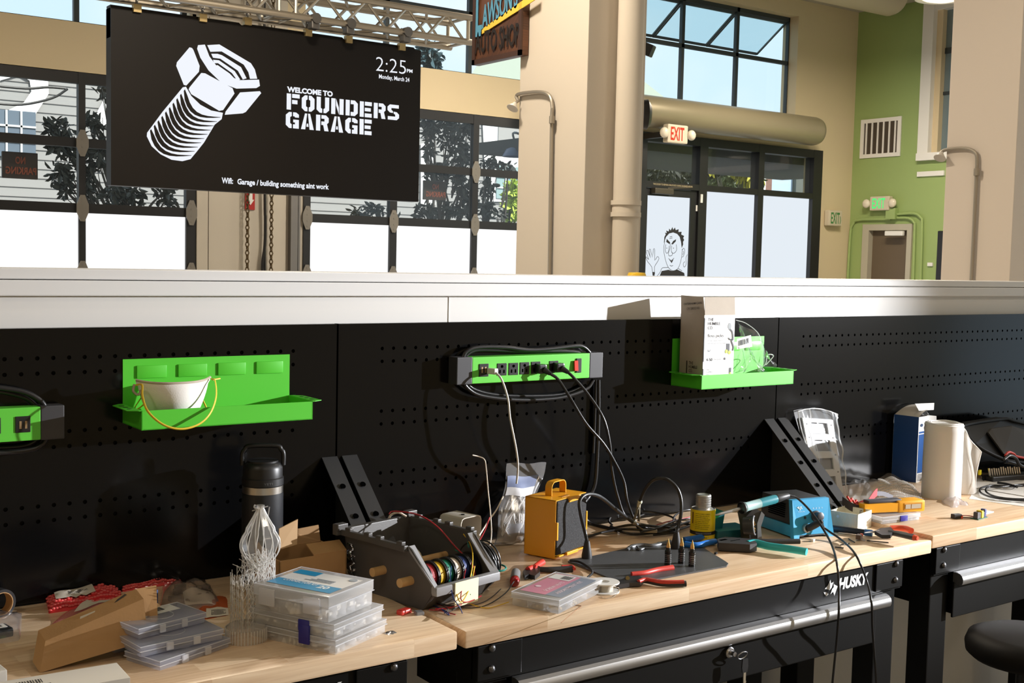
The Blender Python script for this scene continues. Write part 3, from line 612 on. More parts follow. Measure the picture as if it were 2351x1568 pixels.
# chains, cable and red sign on the pier
for u, lab in ((568, 'hoist chain hanging over the red sign on the pier'), (623, 'hoist chain hanging beside the black cable on the pier')):
    x = W(u, 520, YB - .06).x; m = MB(); z = 1.3; k = 0
    while z < 4.0:
        a = X_ if k % 2 else Y_
        m.tube([V((x, YB - .06, z)) + a * .016 * math.cos(t) + Z_ * .026 * math.sin(t) for t in [i * PI / 3 for i in range(6)]], .006, 4, 1, True); z += .038; k += 1
    tag(m.build('hoist_chain', pmat('chain_brown', (.10, .065, .025), .5, .4)), lab, 'chain')
tag(MB().tube([W(u, v, YB - .05) for u, v in [(607, -40), (608, 440), (609, 500), (608, 560), (603, 600), (602, 640)]], .013, 8, 5).tube([W(u, v, YB - .05) for u, v in [(608, 560), (608, 640)]], .010, 8, 1).build('hanging_cable', kb), 'black cable running down the pier between chains', 'cable')
a, b2 = W(563, 481, YB - .02), W(585, 430, YB - .02)
rs = thing('fire_sign', 'red sign with white down arrow below the big screen', 'sign', a)
MB().box((a.x, YB - .024, a.z), (b2.x, YB - .014, b2.z)).build('plate', pmat('sign_red', (.42, .015, .012), .5), rs)
MB().prism([(0, 0), (.035, .05), (.018, .05), (.018, .13), (-.018, .13), (-.018, .05), (-.035, .05)], W(575, 471, YB - .03), X_, Z_, .002).build('arrow', white, rs)
# no-parking signs outside the glass, read from behind
for u0, v0, u1, v1, lab in ((5, 408, 87, 352, 'dark no parking sign seen from behind through the left door glass'), (973, 458, 1025, 417, 'dark no parking sign seen from behind, right of the big screen')):
    a, b2 = W(u0, v0, YB + .2), W(u1, v1, YB + .2); t = thing('parking_sign', lab, 'sign', a)
    MB().box((a.x, YB + .2, a.z), (b2.x, YB + .23, b2.z), .006).build('plate', pmat('sign_dark', (.035, .022, .018), .6), t)
    wd_, hh = b2.x - a.x, b2.z - a.z; m = MB()
    m.text('NO', (a.x + wd_ * .64, YB + .195, a.z + hh * .55), -X_, Z_, wd_ * .28, hh * .28, .03).text('PARKING', (a.x + wd_ * .95, YB + .195, a.z + hh * .16), -X_, Z_, wd_ * .86, hh * .28, .03)
    m.build('lettering', pmat('rust_letters', (.26, .06, .025), .6), t)
# ================================================================== the street outside
YO = 24.0
fac = thing('street_building', 'pale grey building across the street with big white painted letters', 'building', (8, YO, 0))
MB().box((-6, YO, 0), (18.8, YO + 6, 5.85)).build('wall', pmat('siding', (.34, .335, .33), .8, var=.08, vscale=.4), fac)
sl = MB()
for i in range(28): sl.box((-6, YO - .02, .2 + i * .2), (18.8, YO, .208 + i * .2))
sl.build('siding_seams', pmat('siding_dark', (.2, .19, .185), .8), fac)
pw = pmat('painted_white', (.92, .92, .92), .7)
def O(*p): return [W(u, v, YO - .05) for u, v in p]
MB().face(O((-60, 150), (60, 150), (110, 180), (112, 215), (80, 265), (15, 255), (55, 235), (72, 210), (68, 185), (45, 172), (0, 185), (0, 205), (-60, 260))).face(O((205, 290), (240, 225), (252, 190), (300, 190), (300, 330), (262, 330), (254, 290))).build('painted_letter', pw, fac)
MB().face(O((1108, 280), (1200, 290), (1200, 465), (1116, 462))).face(O((966, 330), (1000, 325), (1000, 470), (966, 470))).build('white_render', pw, fac)
wg = pmat('far_glass', (.14, .18, .23), .1); wm = pmat('far_muntin', (.7, .7, .68), .6)
def fwin(u0, v0, u1, v1, nx, nz, mat=wg):
    a, b = W(u0, v1, YO - .08), W(u1, v0, YO - .08)
    f = MB().box((a.x, YO - .08, a.z), (b.x, YO - .03, b.z)).build('window', mat, fac); m = MB()
    for i in range(1, nx): x = a.x + (b.x - a.x) * i / nx; m.box((x - .02, YO - .11, a.z), (x + .02, YO - .08, b.z))
    for i in range(1, nz): z = a.z + (b.z - a.z) * i / nz; m.box((a.x, YO - .11, z - .02), (b.x, YO - .08, z + .02))
    if nx > 1: m.build('muntins', wm, f)
fwin(-90, 258, 82, 352, 5, 3); fwin(1144, 292, 1200, 345, 1, 1, pmat('far_panel', (.36, .35, .34), .7)); fwin(1140, 385, 1200, 455, 3, 3, pmat('far_glass_teal', (.30, .42, .42), .2))
rf = MB().prism([(-6, 5.85), (18.8, 5.85), (18.8, 5.98), (-6, 5.98)], (0, YO - .15, 0), X_, Z_, -.5).build('parapet', pmat('parapet', (.5, .5, .5), .8), fac)
rb = thing('gabled_house', 'green-grey pitched roof beyond the street', 'building', (18, 33, 0))
p = W(1140, 170, 32); q = W(1215, 150, 32)
MB().box((p.x - 2, 32, 0), (q.x + 6, 36, p.z - .8)).build('wall', pw, rb)
MB().add([V((p.x - 1.5, 31.6, p.z - .5)), V((q.x + 7, 31.6, p.z - .5)), V((q.x + 7, 36, p.z + 2.2)), V((p.x + 2.6, 36, p.z + 2.2)), V((p.x - 1.5, 31.6, p.z - .8)), V((q.x + 7, 31.6, p.z - .8)), V((q.x + 7, 36, p.z - .8)), V((p.x + 2.6, 36, p.z - .8))], [(0, 1, 2, 3), (4, 5, 1, 0), (5, 6, 2, 1), (6, 7, 3, 2), (7, 4, 0, 3)]).build('roof', pmat('roof_green', (.30, .34, .28), .8), rb)
m = MB()
for k, pts in enumerate([[(-30, 195), (60, 203), (110, 200), (150, 203)], [(-30, 236), (50, 240), (120, 225), (155, 204)]]): m.tube([W(u, v, 16 + k) for u, v in pts], .02, 5)
tag(m.build('overhead_wires', kb), 'dark overhead wires crossing the painted letters', 'wires')
a = W(1180, 352, 9.2); sl_ = thing('street_lamp', 'dark blue barn lamp shade outside beside the pillar', 'lamp', a)
MB().lathe([(.02, .16), (.05, .12), (.12, .09), (.17, 0), (.165, 0), (.1, .08), (0, .1)], a + V((.03, 0, -.04)), 20).build('shade', pmat('navy', (.03, .05, .12), .4), sl_, 60)
MB().tube([a + V((.03, 0, .1)), a + V((.05, .1, .25)), a + V((.25, .2, .25)), a + V((.4, .2, .1))], .015, 6).build('arm', kb, sl_)
struct('street', MB().box((-20, YB + .25, -.12), (40, 60, -.02)), pmat('asphalt', (.2, .2, .2), .9))
struct('soffit', MB().box((6.9, YB + .25, 3.02), (12.5, 9.9, 3.17)), pmat('soffit_dark', (.03, .03, .03), .8), label='dark canopy soffit outside the entrance')
lw = thing('corner_building', 'pale blue and brick building beyond the entrance glass', 'building', (14.5, 15, 0))
a, b2 = W(1752, 470, 15), W(1822, 360, 15)
MB().box((W(1773, 400, 15).x, 15, 0), (b2.x, 18, 3.9)).build('wall', pmat('blue_wall', (.40, .52, .68), .7), lw)
MB().box((W(1759, 400, 14.9).x, 14.9, 0), (W(1773, 400, 14.9).x, 18, 3.9)).build('brick_pier', pmat('brick', (.20, .10, .08), .8, var=.4, vscale=20), lw)
MB().box((W(1752, 400, 14.8).x, 14.8, 0), (W(1759, 400, 14.8).x, 18, 3.9)).build('white_pier', pw, lw)
MB().box((b2.x, 14.9, 0), (b2.x + 3, 18, 3.9)).build('dark_wall', pmat('far_dark', (.10, .11, .10), .8), lw)
# trees: each its own crown of separate leaves on a branching trunk
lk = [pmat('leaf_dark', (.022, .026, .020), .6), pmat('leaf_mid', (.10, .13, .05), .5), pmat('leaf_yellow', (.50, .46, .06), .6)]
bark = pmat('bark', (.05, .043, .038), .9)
def leaves(mb, c, rad, n, size, rng):
    for _ in range(n):
        while True:
            p = V((rng.uniform(-1, 1), rng.uniform(-1, 1), rng.uniform(-1, 1)))
            if p.length < 1: break
        p = V((p.x * rad[0], p.y * rad[1], p.z * rad[2])) + c
        d = V((rng.gauss(0, 1), rng.gauss(0, .5), rng.gauss(-.25, .8))).normalized(); s = V((rng.gauss(0, 1), rng.gauss(0, 1), rng.gauss(0, 1))).cross(d).normalized(); L = size * rng.uniform(.7, 1.3)
        nn = d.cross(s) * L * .12
        mb.add([p, p + d * L * .35 + s * L * .2 + nn, p + d * L * .75 + s * L * .16 + nn, p + d * L, p + d * L * .75 - s * L * .16 + nn, p + d * L * .35 - s * L * .2 + nn, p + d * L * .5], [(0, 1, 6), (1, 2, 6), (2, 3, 6), (3, 4, 6), (4, 5, 6), (5, 0, 6)])
def tree(name, label, blobs, y, size, mats, base, seed, grp='street trees beyond the glass', dens=1.9):
    rng = random.Random(seed); t = thing(name, label, 'tree', base, grp); m = MB(); br = MB()
    top = V((base[0], y, base[2] + 1.6))
    br.tube([V(base), V((base[0] + .05, y, base[2] + .9)), top], .07, 8, 3, taper=(1, .7))
    for (u, v, ru, rv, n) in blobs:
        c = W(u, v, y); k = ((c - CAM).dot(RM.col[1])) / FPX
        leaves(m, c, (ru * k, ru * k * .8, rv * k), int(n * dens), size, rng)
        br.tube([top - V((0, 0, .3)), top.lerp(c, .5) + V((rng.uniform(-.2, .2), 0, .1)), c], .03, 6, 4, taper=(1, .3))
        for _ in range(4): br.tube([top.lerp(c, .6), c + V((rng.uniform(-1, 1) * ru * k, 0, rng.uniform(-1, 1) * rv * k))], .012, 5, 1, taper=(1, .3))
    m.build('foliage', mats, t); br.build('trunk', bark, t)
    return t
def bs(u, y): p = W(u, 600, y); return (p.x, y, -.02)
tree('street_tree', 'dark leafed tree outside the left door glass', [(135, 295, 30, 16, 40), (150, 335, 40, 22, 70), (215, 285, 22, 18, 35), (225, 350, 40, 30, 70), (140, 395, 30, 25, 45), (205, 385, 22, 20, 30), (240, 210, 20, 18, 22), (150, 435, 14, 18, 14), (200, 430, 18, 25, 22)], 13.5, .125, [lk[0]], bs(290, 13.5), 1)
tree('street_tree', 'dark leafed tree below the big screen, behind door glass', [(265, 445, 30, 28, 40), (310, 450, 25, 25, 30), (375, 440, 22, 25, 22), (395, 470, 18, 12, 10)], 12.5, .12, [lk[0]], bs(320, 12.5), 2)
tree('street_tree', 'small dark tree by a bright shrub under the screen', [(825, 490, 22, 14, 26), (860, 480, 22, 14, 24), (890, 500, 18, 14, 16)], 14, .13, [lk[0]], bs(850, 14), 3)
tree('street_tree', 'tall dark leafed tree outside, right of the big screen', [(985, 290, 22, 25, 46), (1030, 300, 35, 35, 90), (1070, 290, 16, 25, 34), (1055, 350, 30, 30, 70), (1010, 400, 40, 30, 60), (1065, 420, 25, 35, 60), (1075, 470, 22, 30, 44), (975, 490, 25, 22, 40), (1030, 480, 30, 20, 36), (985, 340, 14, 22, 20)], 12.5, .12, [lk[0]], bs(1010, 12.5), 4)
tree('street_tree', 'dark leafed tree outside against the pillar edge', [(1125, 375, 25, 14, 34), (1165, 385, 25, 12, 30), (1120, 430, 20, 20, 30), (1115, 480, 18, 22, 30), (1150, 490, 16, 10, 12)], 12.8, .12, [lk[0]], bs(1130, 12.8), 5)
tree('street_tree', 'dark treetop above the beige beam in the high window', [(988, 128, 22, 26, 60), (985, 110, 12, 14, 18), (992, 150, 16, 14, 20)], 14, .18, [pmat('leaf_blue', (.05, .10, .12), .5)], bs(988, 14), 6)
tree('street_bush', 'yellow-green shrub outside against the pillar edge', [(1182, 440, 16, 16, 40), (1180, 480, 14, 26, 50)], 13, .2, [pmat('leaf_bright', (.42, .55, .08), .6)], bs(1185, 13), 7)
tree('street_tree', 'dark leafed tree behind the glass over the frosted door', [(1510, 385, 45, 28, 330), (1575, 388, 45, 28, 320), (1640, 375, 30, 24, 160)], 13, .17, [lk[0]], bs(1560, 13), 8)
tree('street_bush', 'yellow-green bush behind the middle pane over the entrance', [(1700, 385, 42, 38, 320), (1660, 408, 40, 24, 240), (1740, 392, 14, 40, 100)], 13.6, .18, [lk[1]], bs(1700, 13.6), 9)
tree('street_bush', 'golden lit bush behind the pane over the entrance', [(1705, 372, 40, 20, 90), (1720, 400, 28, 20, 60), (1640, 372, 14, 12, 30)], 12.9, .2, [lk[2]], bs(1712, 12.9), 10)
# ================================================================== benches and pegboards
butcher = wood_mat('butcher_block', (.60, .38, .21), (.93, .73, .51))
steelk = pmat('bench_black', (.0045, .0043, .004), .42, 0, .18, bump=.08, bscale=900)
bolt = pmat('bolt', (.16, .16, .17), .3, .9)
alu = pmat('brushed_aluminium', (.62, .62, .63), .32, 1.0)
def bench(x0, dz, label, logo):
    z = .95 + dz; Lb = 1.5746; t = thing('workbench', label, 'workbench', (x0 + Lb / 2, -.32, 0), 'workbenches with butcher block tops')
    MB().box((x0, -.637, z - .038), (x0 + Lb, -.004, z), .005).build('bench_top', butcher, t, 30)
    MB().box((x0 + .04, -.618, z - .125), (x0 + Lb - .11, -.606, z - .039)).box((x0 + .04, -.05, z - .12), (x0 + Lb - .11, -.04, z - .04)).box((x0 + .04, -.6, z - .12), (x0 + .05, -.05, z - .04)).box((x0 + Lb - .12, -.6, z - .12), (x0 + Lb - .11, -.05, z - .04)).build('frame', steelk, t)
    for xa in (x0 + .04, x0 + Lb - .225):
        p = MB().box((xa, -.624, z - .12), (xa + .115, -.617, z - .044), .002).build('corner_plate', steelk, t)
        for bz in (z - .052, z - .097): MB().lathe([(.0085, 0), (.0085, .003), (.005, .0065), (0, .007)], (xa + (.035 if xa < x0 + .5 else .083), -.624, bz), 14, (0, -1, 0)).build('bolt', bolt, p, 50)
    for xa in (x0 + .045, x0 + Lb - .2):
        for ya in (-.605, -.13): MB().box((xa, ya, 0), (xa + .085, ya + .07, z - .04), .004).build('leg', steelk, t)
    d = MB().box((x0 + .135, -.622, z - .262), (x0 + Lb - .215, -.615, z - .128), .003).box((x0 + .15, -.615, z - .255), (x0 + Lb - .23, -.2, z - .13)).build('drawer', steelk, t)
    h = MB(); pr = [(-.620, -.1255), (-.634, -.1255), (-.643, -.128), (-.650, -.134), (-.653, -.142), (-.653, -.150), (-.650, -.157), (-.643, -.1615), (-.634, -.161), (-.628, -.155), (-.620, -.155)]
    xa, xb = x0 + .132, x0 + Lb - .193
    h.add([(x, y, z + q) for x in (xa, xb) for y, q in pr], [tuple(range(11)), tuple(range(11, 22))] + [(i, (i + 1) % 11, 11 + (i + 1) % 11, 11 + i) for i in range(11)])
    h.build('handle', alu, d, 25)
    lp = MB().lathe([(.014, 0), (.014, .006), (.011, .009), (0, .009)], (x0 + .787, -.622, z - .187), 18, (0, -1, 0)).build('lock', alu, d, 40)
    g = MB(); lx = x0 + 1.142; lz = z - .094
    g.text('HUSKY', (lx + .055, -.6195, lz), X_, Z_, .118, .033, .05, .18)
    def gp(*pts): g.face([(lx + a, -.6195, lz + b) for a, b in pts])
    gp((.0, .012), (.012, .020), (.022, .034), (.024, .024), (.034, .026), (.028, .012), (.02, .006), (.01, .01))
    gp((.034, .03), (.036, .02), (.052, .012), (.040, -.012), (.034, .0), (.024, -.006), (.03, .008), (.036, .012)); gp((-.004, .004), (.008, .002), (.016, -.004), (.008, -.008), (.002, -.004)) 
    g.build('logo_lettering', pmat('logo_white', (.78, .80, .82), .4), t)
    return t
XC = -.152
bench(XC, 0, 'workbench in the middle with the yellow box and soldering station on top', True)
bench(-.1715 - 1.5746, .003, 'workbench with the clear plastic cases and thermos on top', True)
bench(1.4255, .012, 'workbench with the white plastic roll and multimeter on top', True)
pegm = pmat('pegboard_black', (.0035, .0035, .0038), .16, 0, .26, bump=.02, bscale=25)
pegb = pmat('pegboard_back', (.004, .004, .004), .6)
ROWS = [1.4815, 1.4487, 1.3215, 1.2887, 1.1627, 1.1299]
def pegboard(x0, x1, h0, label):
    S = .0328; r = .0046; t = thing('pegboard', label, 'pegboard', ((x0 + x1) / 2, 0, .95), 'black pegboard backs of the benches')
    top = 1.5455; m = MB(); xs = [h0 + S * (i - .5) for i in range(43)]
    def quad(a, b, c, d): m.add([(a, 0, c), (b, 0, c), (b, 0, d), (a, 0, d)], [(0, 1, 2, 3)])
    zs = sorted(sum([[z - S / 2, z + S / 2] for z in ROWS], []))
    zb = [.952] + [z for i, z in enumerate(zs) if i == 0 or z - zs[i - 1] > .002] + [top]
    for a, b in zip(zb, zb[1:]):
        row = next((z for z in ROWS if abs((a + b) / 2 - z) < .002), None)
        quad(x0, xs[0], a, b); quad(xs[-1], x1, a, b)
        if row is None: quad(xs[0], xs[-1], a, b); continue
        for i in range(42):
            cx = h0 + S * i; n = 16; sq = []; ci = []; bk = []
            for k in range(n):
                an = 2 * PI * k / n; c, s = math.cos(an), math.sin(an); f = 1 / max(abs(c), abs(s))
                ci.append((cx + c * r, 0, row + s * r)); bk.append((cx + c * r, .006, row + s * r)); sq.append((cx + c * f * (xs[1] - xs[0]) / 2, 0, row + s * f * (b - a) / 2))
            m.add(sq + ci + bk, [(k, (k + 1) % n, n + (k + 1) % n, n + k) for k in range(n)] + [(n + k, n + (k + 1) % n, 2 * n + (k + 1) % n, 2 * n + k) for k in range(n)])
    m.box((x0, .0005, top - .002), (x1, .024, top)).box((x0, 0.0005, .952), (x0 + .002, .024, top)).box((x1 - .002, .0005, .952), (x1, .024, top))
    m.build('board', pegm, t)
    MB().box((x0 + .003, .012, .955), (x1 - .003, .014, top - .003)).build('backing', pegb, t)
    return t
pegboard(-.1235, 1.4655, 0, 'black pegboard behind the middle bench, holding the plugged-in power strip')
pegboard(-1.716, -.1285, -.245 - 41 * .0328, 'black pegboard behind the thermos, holding the dust mask tray')
pegboard(1.4700, 3.058, 41 * .0328 + .245, 'black pegboard behind the white roll and tool case')
# triangular pegboard brackets at the seams
bkm = pmat('bracket_black', (.022, .022, .023), .45, 0, .5, bump=.1, bscale=900)
def bracket(xc, label):
    t = thing('support_bracket', label, 'bracket', (xc, -.01, .95), 'triangular brackets at the pegboard seams'); w = .021
    a, b = V((xc, -.0015, 1.216)), V((xc, -.298, .9535)); d = (b - a).normalized(); nn = V((0, d.z, -d.y)) * -1
    if nn.z < 0: nn = -nn
    L = (b - a).length; m = MB(); m.prism([(-w, 0), (w, 0), (w, L), (-w, L)], a, X_, d, .003 if X_.cross(d).dot(nn) < 0 else -.003)
    m.build('flange', bkm, t)
    MB().prism([(-.0015, .9535), (-.296, .9535), (-.0015, 1.214)], (xc + w - .003, 0, 0), Y_, Z_, .003).build('web', bkm, t)
    h = MB()
    for f in (.24, .47, .70, .93): c = a + d * L * f + nn * .0034; h.cyl(c - nn * .001, c + nn * .0001, .0072, n=16)
    h.build('hole', pmat('hole_black', (.001, .001, .001), .9, 0, 0), t)
bracket(-.145, 'black slotted bracket beside the thermos, nearer the thermos of the two')
bracket(-.090, 'black slotted bracket beside the thermos, nearer the wire bin of the two')
bracket(1.437, 'black slotted bracket behind the soldering station, nearer the station')
bracket(1.500, 'black slotted bracket against the white frame in its bag')
# ------------------------------------------------------------------ power strips
gpl = pmat('strip_green', (.12, .60, .055), .38); cap = pmat('strip_cap', (.045, .045, .05), .45, bump=.05, bscale=600); okb = pmat('outlet_black', (.012, .012, .013), .35)
SD = .042
pxa, pxb = W(1049, 850, -SD).x, W(1384, 830, -SD).x; pz = (W(1049, 821, -SD).z + W(1049, 883, -SD).z) / 2 - .0005; ph = .036; pL = pxb - pxa
def strip(label):
    c = V(((pxa + pxb) / 2, -SD / 2, pz)); t = thing('power_strip', label, 'power strip', c, 'green power strips on the pegboards')
    e = .048
    MB().box((pxa + e, -SD, pz - ph + .001), (pxb - e, -.001, pz + ph - .001), .002).build('housing', gpl, t)
    for a, b in ((pxa, pxa + e), (pxb - e, pxb)): MB().box((a, -SD - .0006, pz - ph), (b, -.0005, pz + ph), .002).build('end_cap', cap, t)
    def at(u, v): return W(u, v, -SD)
    p = at(1111, 849); u = MB().box((p.x - .016, -SD - .002, p.z - .018), (p.x + .014, -SD + .002, p.z + .016), .001).build('usb_block', okb, t)
    g = MB()
    for dx in (-.007, .004): g.box((p.x + dx - .0022, -SD - .0026, p.z - .008), (p.x + dx + .0022, -SD - .001, p.z + .008))
    g.build('usb_socket', pmat('gold_contact', (.45, .32, .18), .4, .7), u)
    for uu, vv in ((1152, 848), (1178.5, 847), (1204, 845.5), (1229.5, 844), (1271, 842)):
        p = at(uu, vv); o = MB().box((p.x - .0155, -SD - .0015, p.z - .0165), (p.x + .0155, -SD + .002, p.z + .0165), .001).build('outlet', okb, t)
        s = MB()
        for dx in (-.0065, .0065): s.box((p.x + dx - .0018, -SD - .0021, p.z - .010), (p.x + dx + .0018, -SD - .001, p.z - .001))
        s.cyl((p.x, -SD - .0021, p.z + .008), (p.x, -SD - .001, p.z + .008), .004, n=10).build('slots', pmat('hole_black', (0, 0, 0)), o)
    p = at(1328, 839); s = MB().box((p.x - .009, -SD - .003, p.z - .020), (p.x + .009, -SD + .002, p.z + .020), .001).build('switch_bezel', okb, t)
    MB().prism([(-.014, -.0055), (.014, -.0028), (.0145, 0), (-.0145, 0)], (p.x - .0062, -SD - .003, p.z), Z_, Y_, .0124).build('rocker', pmat('switch_red', (.72, .03, .012), .25), s)
    def cord(px, y): return [W(a, b, y + .0 * i) for i, (a, b) in enumerate(px)]
    k = MB().tube(cord([(1062, 822), (1072, 806), (1100, 797), (1160, 797), (1210, 803), (1260, 801), (1320, 794), (1340, 797), (1356, 812)], -.022), .0058, 10, 5)
    k.tube(cord([(1064, 822), (1085, 806), (1120, 803), (1200, 806), (1300, 806), (1352, 812)], -.012), .005, 8, 4)
    k.tube(cord([(1062, 872), (1072, 890), (1100, 907), (1160, 916), (1220, 918), (1290, 912), (1345, 893), (1362, 872)], -.022), .0058, 10, 5)
    k.tube(cord([(1066, 872), (1085, 892), (1130, 905), (1200, 909), (1290, 905), (1345, 885)], -.010), .005, 8, 4)
    k.build('cord_wrap', pmat('cord_black', (.014, .014, .015), .3), t, 60)
    return t
s1 = strip('green power strip with plugs and white cable on the middle pegboard')
xr = W(148, 970, -SD).x; zr = (W(140, 930, -SD).z + W(140, 1008, -SD).z) / 2
s2 = copy_tree(s1, (xr - pL / 2, -SD / 2, zr), (0, PI, 0), 'green power strip cut by the frame edge beside the mask tray')
ck = MATS['cord_black']
tl = MB().tube([W(1374, 872, -.012), W(1374, 950, -.012), W(1371, 1040, -.012), W(1366, 1110, -.014), W(1352, 1140, -.016), W(1340, 1160, -.03), T(1352, 1200, .956), T(1420, 1218, .956)], .0058, 10, 5).tube([W(1368, 872, -.01), W(1366, 950, -.010), W(1362, 1040, -.01)], .004, 8, 4)
tag(tl.build('mains_lead', ck, None, 60, s1.location), 'thick black mains lead hanging straight down from the power strip', 'cable')
# two plugs with leads running down to the bench
def plug_lead(u, v, px, label, r=.0042):
    p = W(u, v, -SD); t = thing('plug_lead', label, 'cable', p, 'black plug leads in the middle power strip')
    MB(Fr(p, 0, 0, 0)).box((-.014, -.022, -.013), (.014, -.001, .013), .005).add([], []).build('plug', okb, t)
    MB().cyl(p + V((.004, -.020, -.002)), p + V((.016, -.034, -.012)), .009, .0055, 12).build('strain_relief', okb, t)
    pts = [p + V((.016, -.034, -.012))] + [W(a, b, y) for a, b, y in px]
    MB().tube(pts, r, 9, 6).build('lead', ck, t, 60)
plug_lead(1236, 846, [(1282, 872, -.085), (1310, 915, -.11), (1345, 972, -.13), (1385, 1018, -.14), (1412, 1062, -.14), (1432, 1105, -.14), (1440, 1150, -.15), (1455, 1190, -.15), (1478, 1222, -.17), (1545, 1232, -.2)], 'black plug lead of the middle strip, looping lower on the bench')
plug_lead(1277, 843, [(1318, 868, -.085), (1350, 905, -.10), (1385, 960, -.12), (1400, 1020, -.13), (1405, 1080, -.135), (1418, 1140, -.14), (1440, 1190, -.15), (1500, 1215, -.16), (1560, 1200, -.15)], 'black plug lead of the middle strip, nearest the red switch')
# white usb cable from the strip into the bag
wc = pmat('cable_white', (.72, .70, .66), .4)
p = W(1119, 851, -SD); t = thing('usb_cable', 'white USB cable hanging from the power strip into the bag', 'cable', p)
MB(Fr(p + V((0, -.004, 0)), .25)).box((-.006, -.028, -.008), (.008, 0, .008), .002).build('usb_plug', wc, t)
MB().tube([p + V((.006, -.03, -.002))] + [W(a, b, y) for a, b, y in [(1152, 872, -.09), (1166, 915, -.10), (1171, 960, -.10), (1180, 1005, -.10), (1187, 1045, -.09), (1189, 1075, -.07), (1186, 1110, -.06)]], .0028, 8, 5).build('wire', wc, t, 60)
# ------------------------------------------------------------------ green trays
gt = pmat('tray_green', (.085, .55, .03), .42)
def tray(label):
    o = V((-.655, 0, 1.332)); dp_ = .13; w = .40; t = thing('tool_tray', label, 'tray', o, 'green metal trays on the pegboards'); th = .0022
    F = Matrix.Translation(o)
    b = MB(F).box((0, -th, -.0), (w, -.0004, .142)); bp = b.build('back_plate', gt, t)
    for i in range(4):
        x = .03 + i * .0945; MB(F).box((x, -th - .0035, .098), (x + .068, -th + .001, .127), .003).build('embossed_panel', gt, bp, 40)
    m = MB(F).box((0, -dp_, 0), (w, -th, th)).box((0, -dp_, 0), (w, -dp_ + th, .042)).box((0, -dp_, 0), (th, -th, .042)).box((w - th, -dp_, 0), (w, -th, .042))
    m.build('pan', gt, t)
    for s, x in ((-1, 0), (1, w)):
        e = MB(F).prism([(0, -th), (0, -dp_), (s * .006, -dp_), (s * .028, -dp_ + .012), (s * .028, -.02), (s * .010, -th)], (x, 0, .0415), X_, Y_, .0016).build('side_flange', gt, t)
        h = MB(F)
        for k in range(3): h.cyl((x + s * .015, -.04 - k * .028, .0432), (x + s * .015, -.04 - k * .028, .0436), .006, n=14)
        h.build('screw_slot', pmat('tray_slot', (.02, .09, .01), .6), e)
    return t
t1 = tray('green metal tray holding the white dust mask')
copy_tree(t1, (.999, 0, 1.3445), None, 'green metal tray holding the open floss pick carton')
# dust mask
mk = thing('dust_mask', 'white cup dust mask with yellow straps in the green tray', 'mask', (-.52, -.06, 1.334))
mz0, mz1 = 1.338, W(400, 876, -.075).z; xl, xr = W(318, 885, -.075).x, W(482, 880, -.075).x; xc, hw = (xl + xr) / 2, (xr - xl) / 2
def mf(a, b):
    s = a * 2 - 1; wdt = hw * (1 - .42 * b ** 1.6) * (1 if b > .08 else 1.04); z = mz1 - (mz1 - mz0) * b + .006 * (abs(s) ** 4) * (1 - b)
    return (xc + s * wdt, -.068 - .052 * (1 - s * s) * (.35 + .65 * math.sin(PI * min(1, .25 + b * .7))) , z)
mc = pmat('mask_white', (.80, .78, .74), .8, bump=.15, bscale=300)
MB().grid(mf, 24, 14).grid(lambda a, b: (V(mf(a, b)) + V((0, .003, 0))), 24, 14).build('cup', mc, mk, 180)
MB().tube([V(mf(i / 24, 0)) for i in range(25)], .0028, 6, 1).tube([W(309, 882, -.07), W(306, 898, -.07), W(318, 906, -.07), W(328, 886, -.07)], .003, 6, 3).build('stitched_edge', pmat('mask_seam', (.50, .42, .34), .8), mk, 60)
ye = pmat('strap_yellow', (.75, .52, .03), .5); m = MB()
m.tube([W(a, b, y) for a, b, y in [(312, 884, -.08), (326, 884, -.10), (327, 910, -.125), (340, 945, -.145), (375, 975, -.155), (415, 985, -.158), (455, 975, -.155), (482, 950, -.145), (496, 912, -.12), (494, 875, -.085), (485, 870, -.075)]], .0026, 6, 5, flat=.6)
m.tube([W(a, b, y) for a, b, y in [(330, 905, -.07), (310, 935, -.05), (318, 938, -.04), (345, 915, -.04)]], .002, 6, 4, flat=.6).tube([W(a, b, y) for a, b, y in [(488, 872, -.06), (505, 869, -.05)]], .002, 6, 1)
m.tube([W(a, b, y) for a, b, y in [(466, 920, -.06), (474, 938, -.06), (468, 942, -.06)]], .002, 6, 3)
m.build('strap', ye, mk, 60)
# floss pick carton in the other tray
kr = pmat('carton_grey', (.42, .36, .29), .75, bump=.1, bscale=300, var=.06, vscale=30); wh = pmat('carton_white', (.86, .86, .84), .5); inkb = pmat('print_black', (.03, .03, .035), .6)
fx0, fx1 = W(1622, 862, -.135).x, W(1692, 860, -.135).x; fz0 = 1.348; fzt = W(1656, 724, -.135).z; fy0, fy1 = -.118, -.018
bxn = thing('floss_carton', 'open grey and white floss pick carton standing in the tray', 'carton', ((fx0 + fx1) / 2, -.07, fz0))
cb_ = MB().box((fx0, fy0, fz0), (fx0 + .0015, fy1, fzt)).box((fx1 - .0015, fy0, fz0), (fx1, fy1, fzt)).box((fx0, fy1 - .0015, fz0), (fx1, fy1, fzt)).box((fx0, fy0, fz0), (fx1, fy1, fz0 + .0015))
cb_.build('body', kr, bxn)
MB().box((fx0, fy0 - .0006, fz0), (fx1, fy0 + .001, fzt)).build('front_panel', wh, bxn)
zft = W(1650, 682, fy0).z
MB().prism([(0.001, 0), (fx1 - fx0, 0), (fx1 - fx0 - .001, zft - fzt), (.001, zft - fzt)], (fx0, fy0, fzt), X_, V((0, .06, 1)), .0012).build('flap', kr, bxn)
MB().prism([(0, 0), (fy1 - fy0, 0), (fy1 - fy0 - .002, zft - fzt + .002), (.004, zft - fzt + .0)], (fx0 + .001, fy0, fzt), Y_, V((-.08, 0, 1)), .0012).build('flap', kr, bxn)
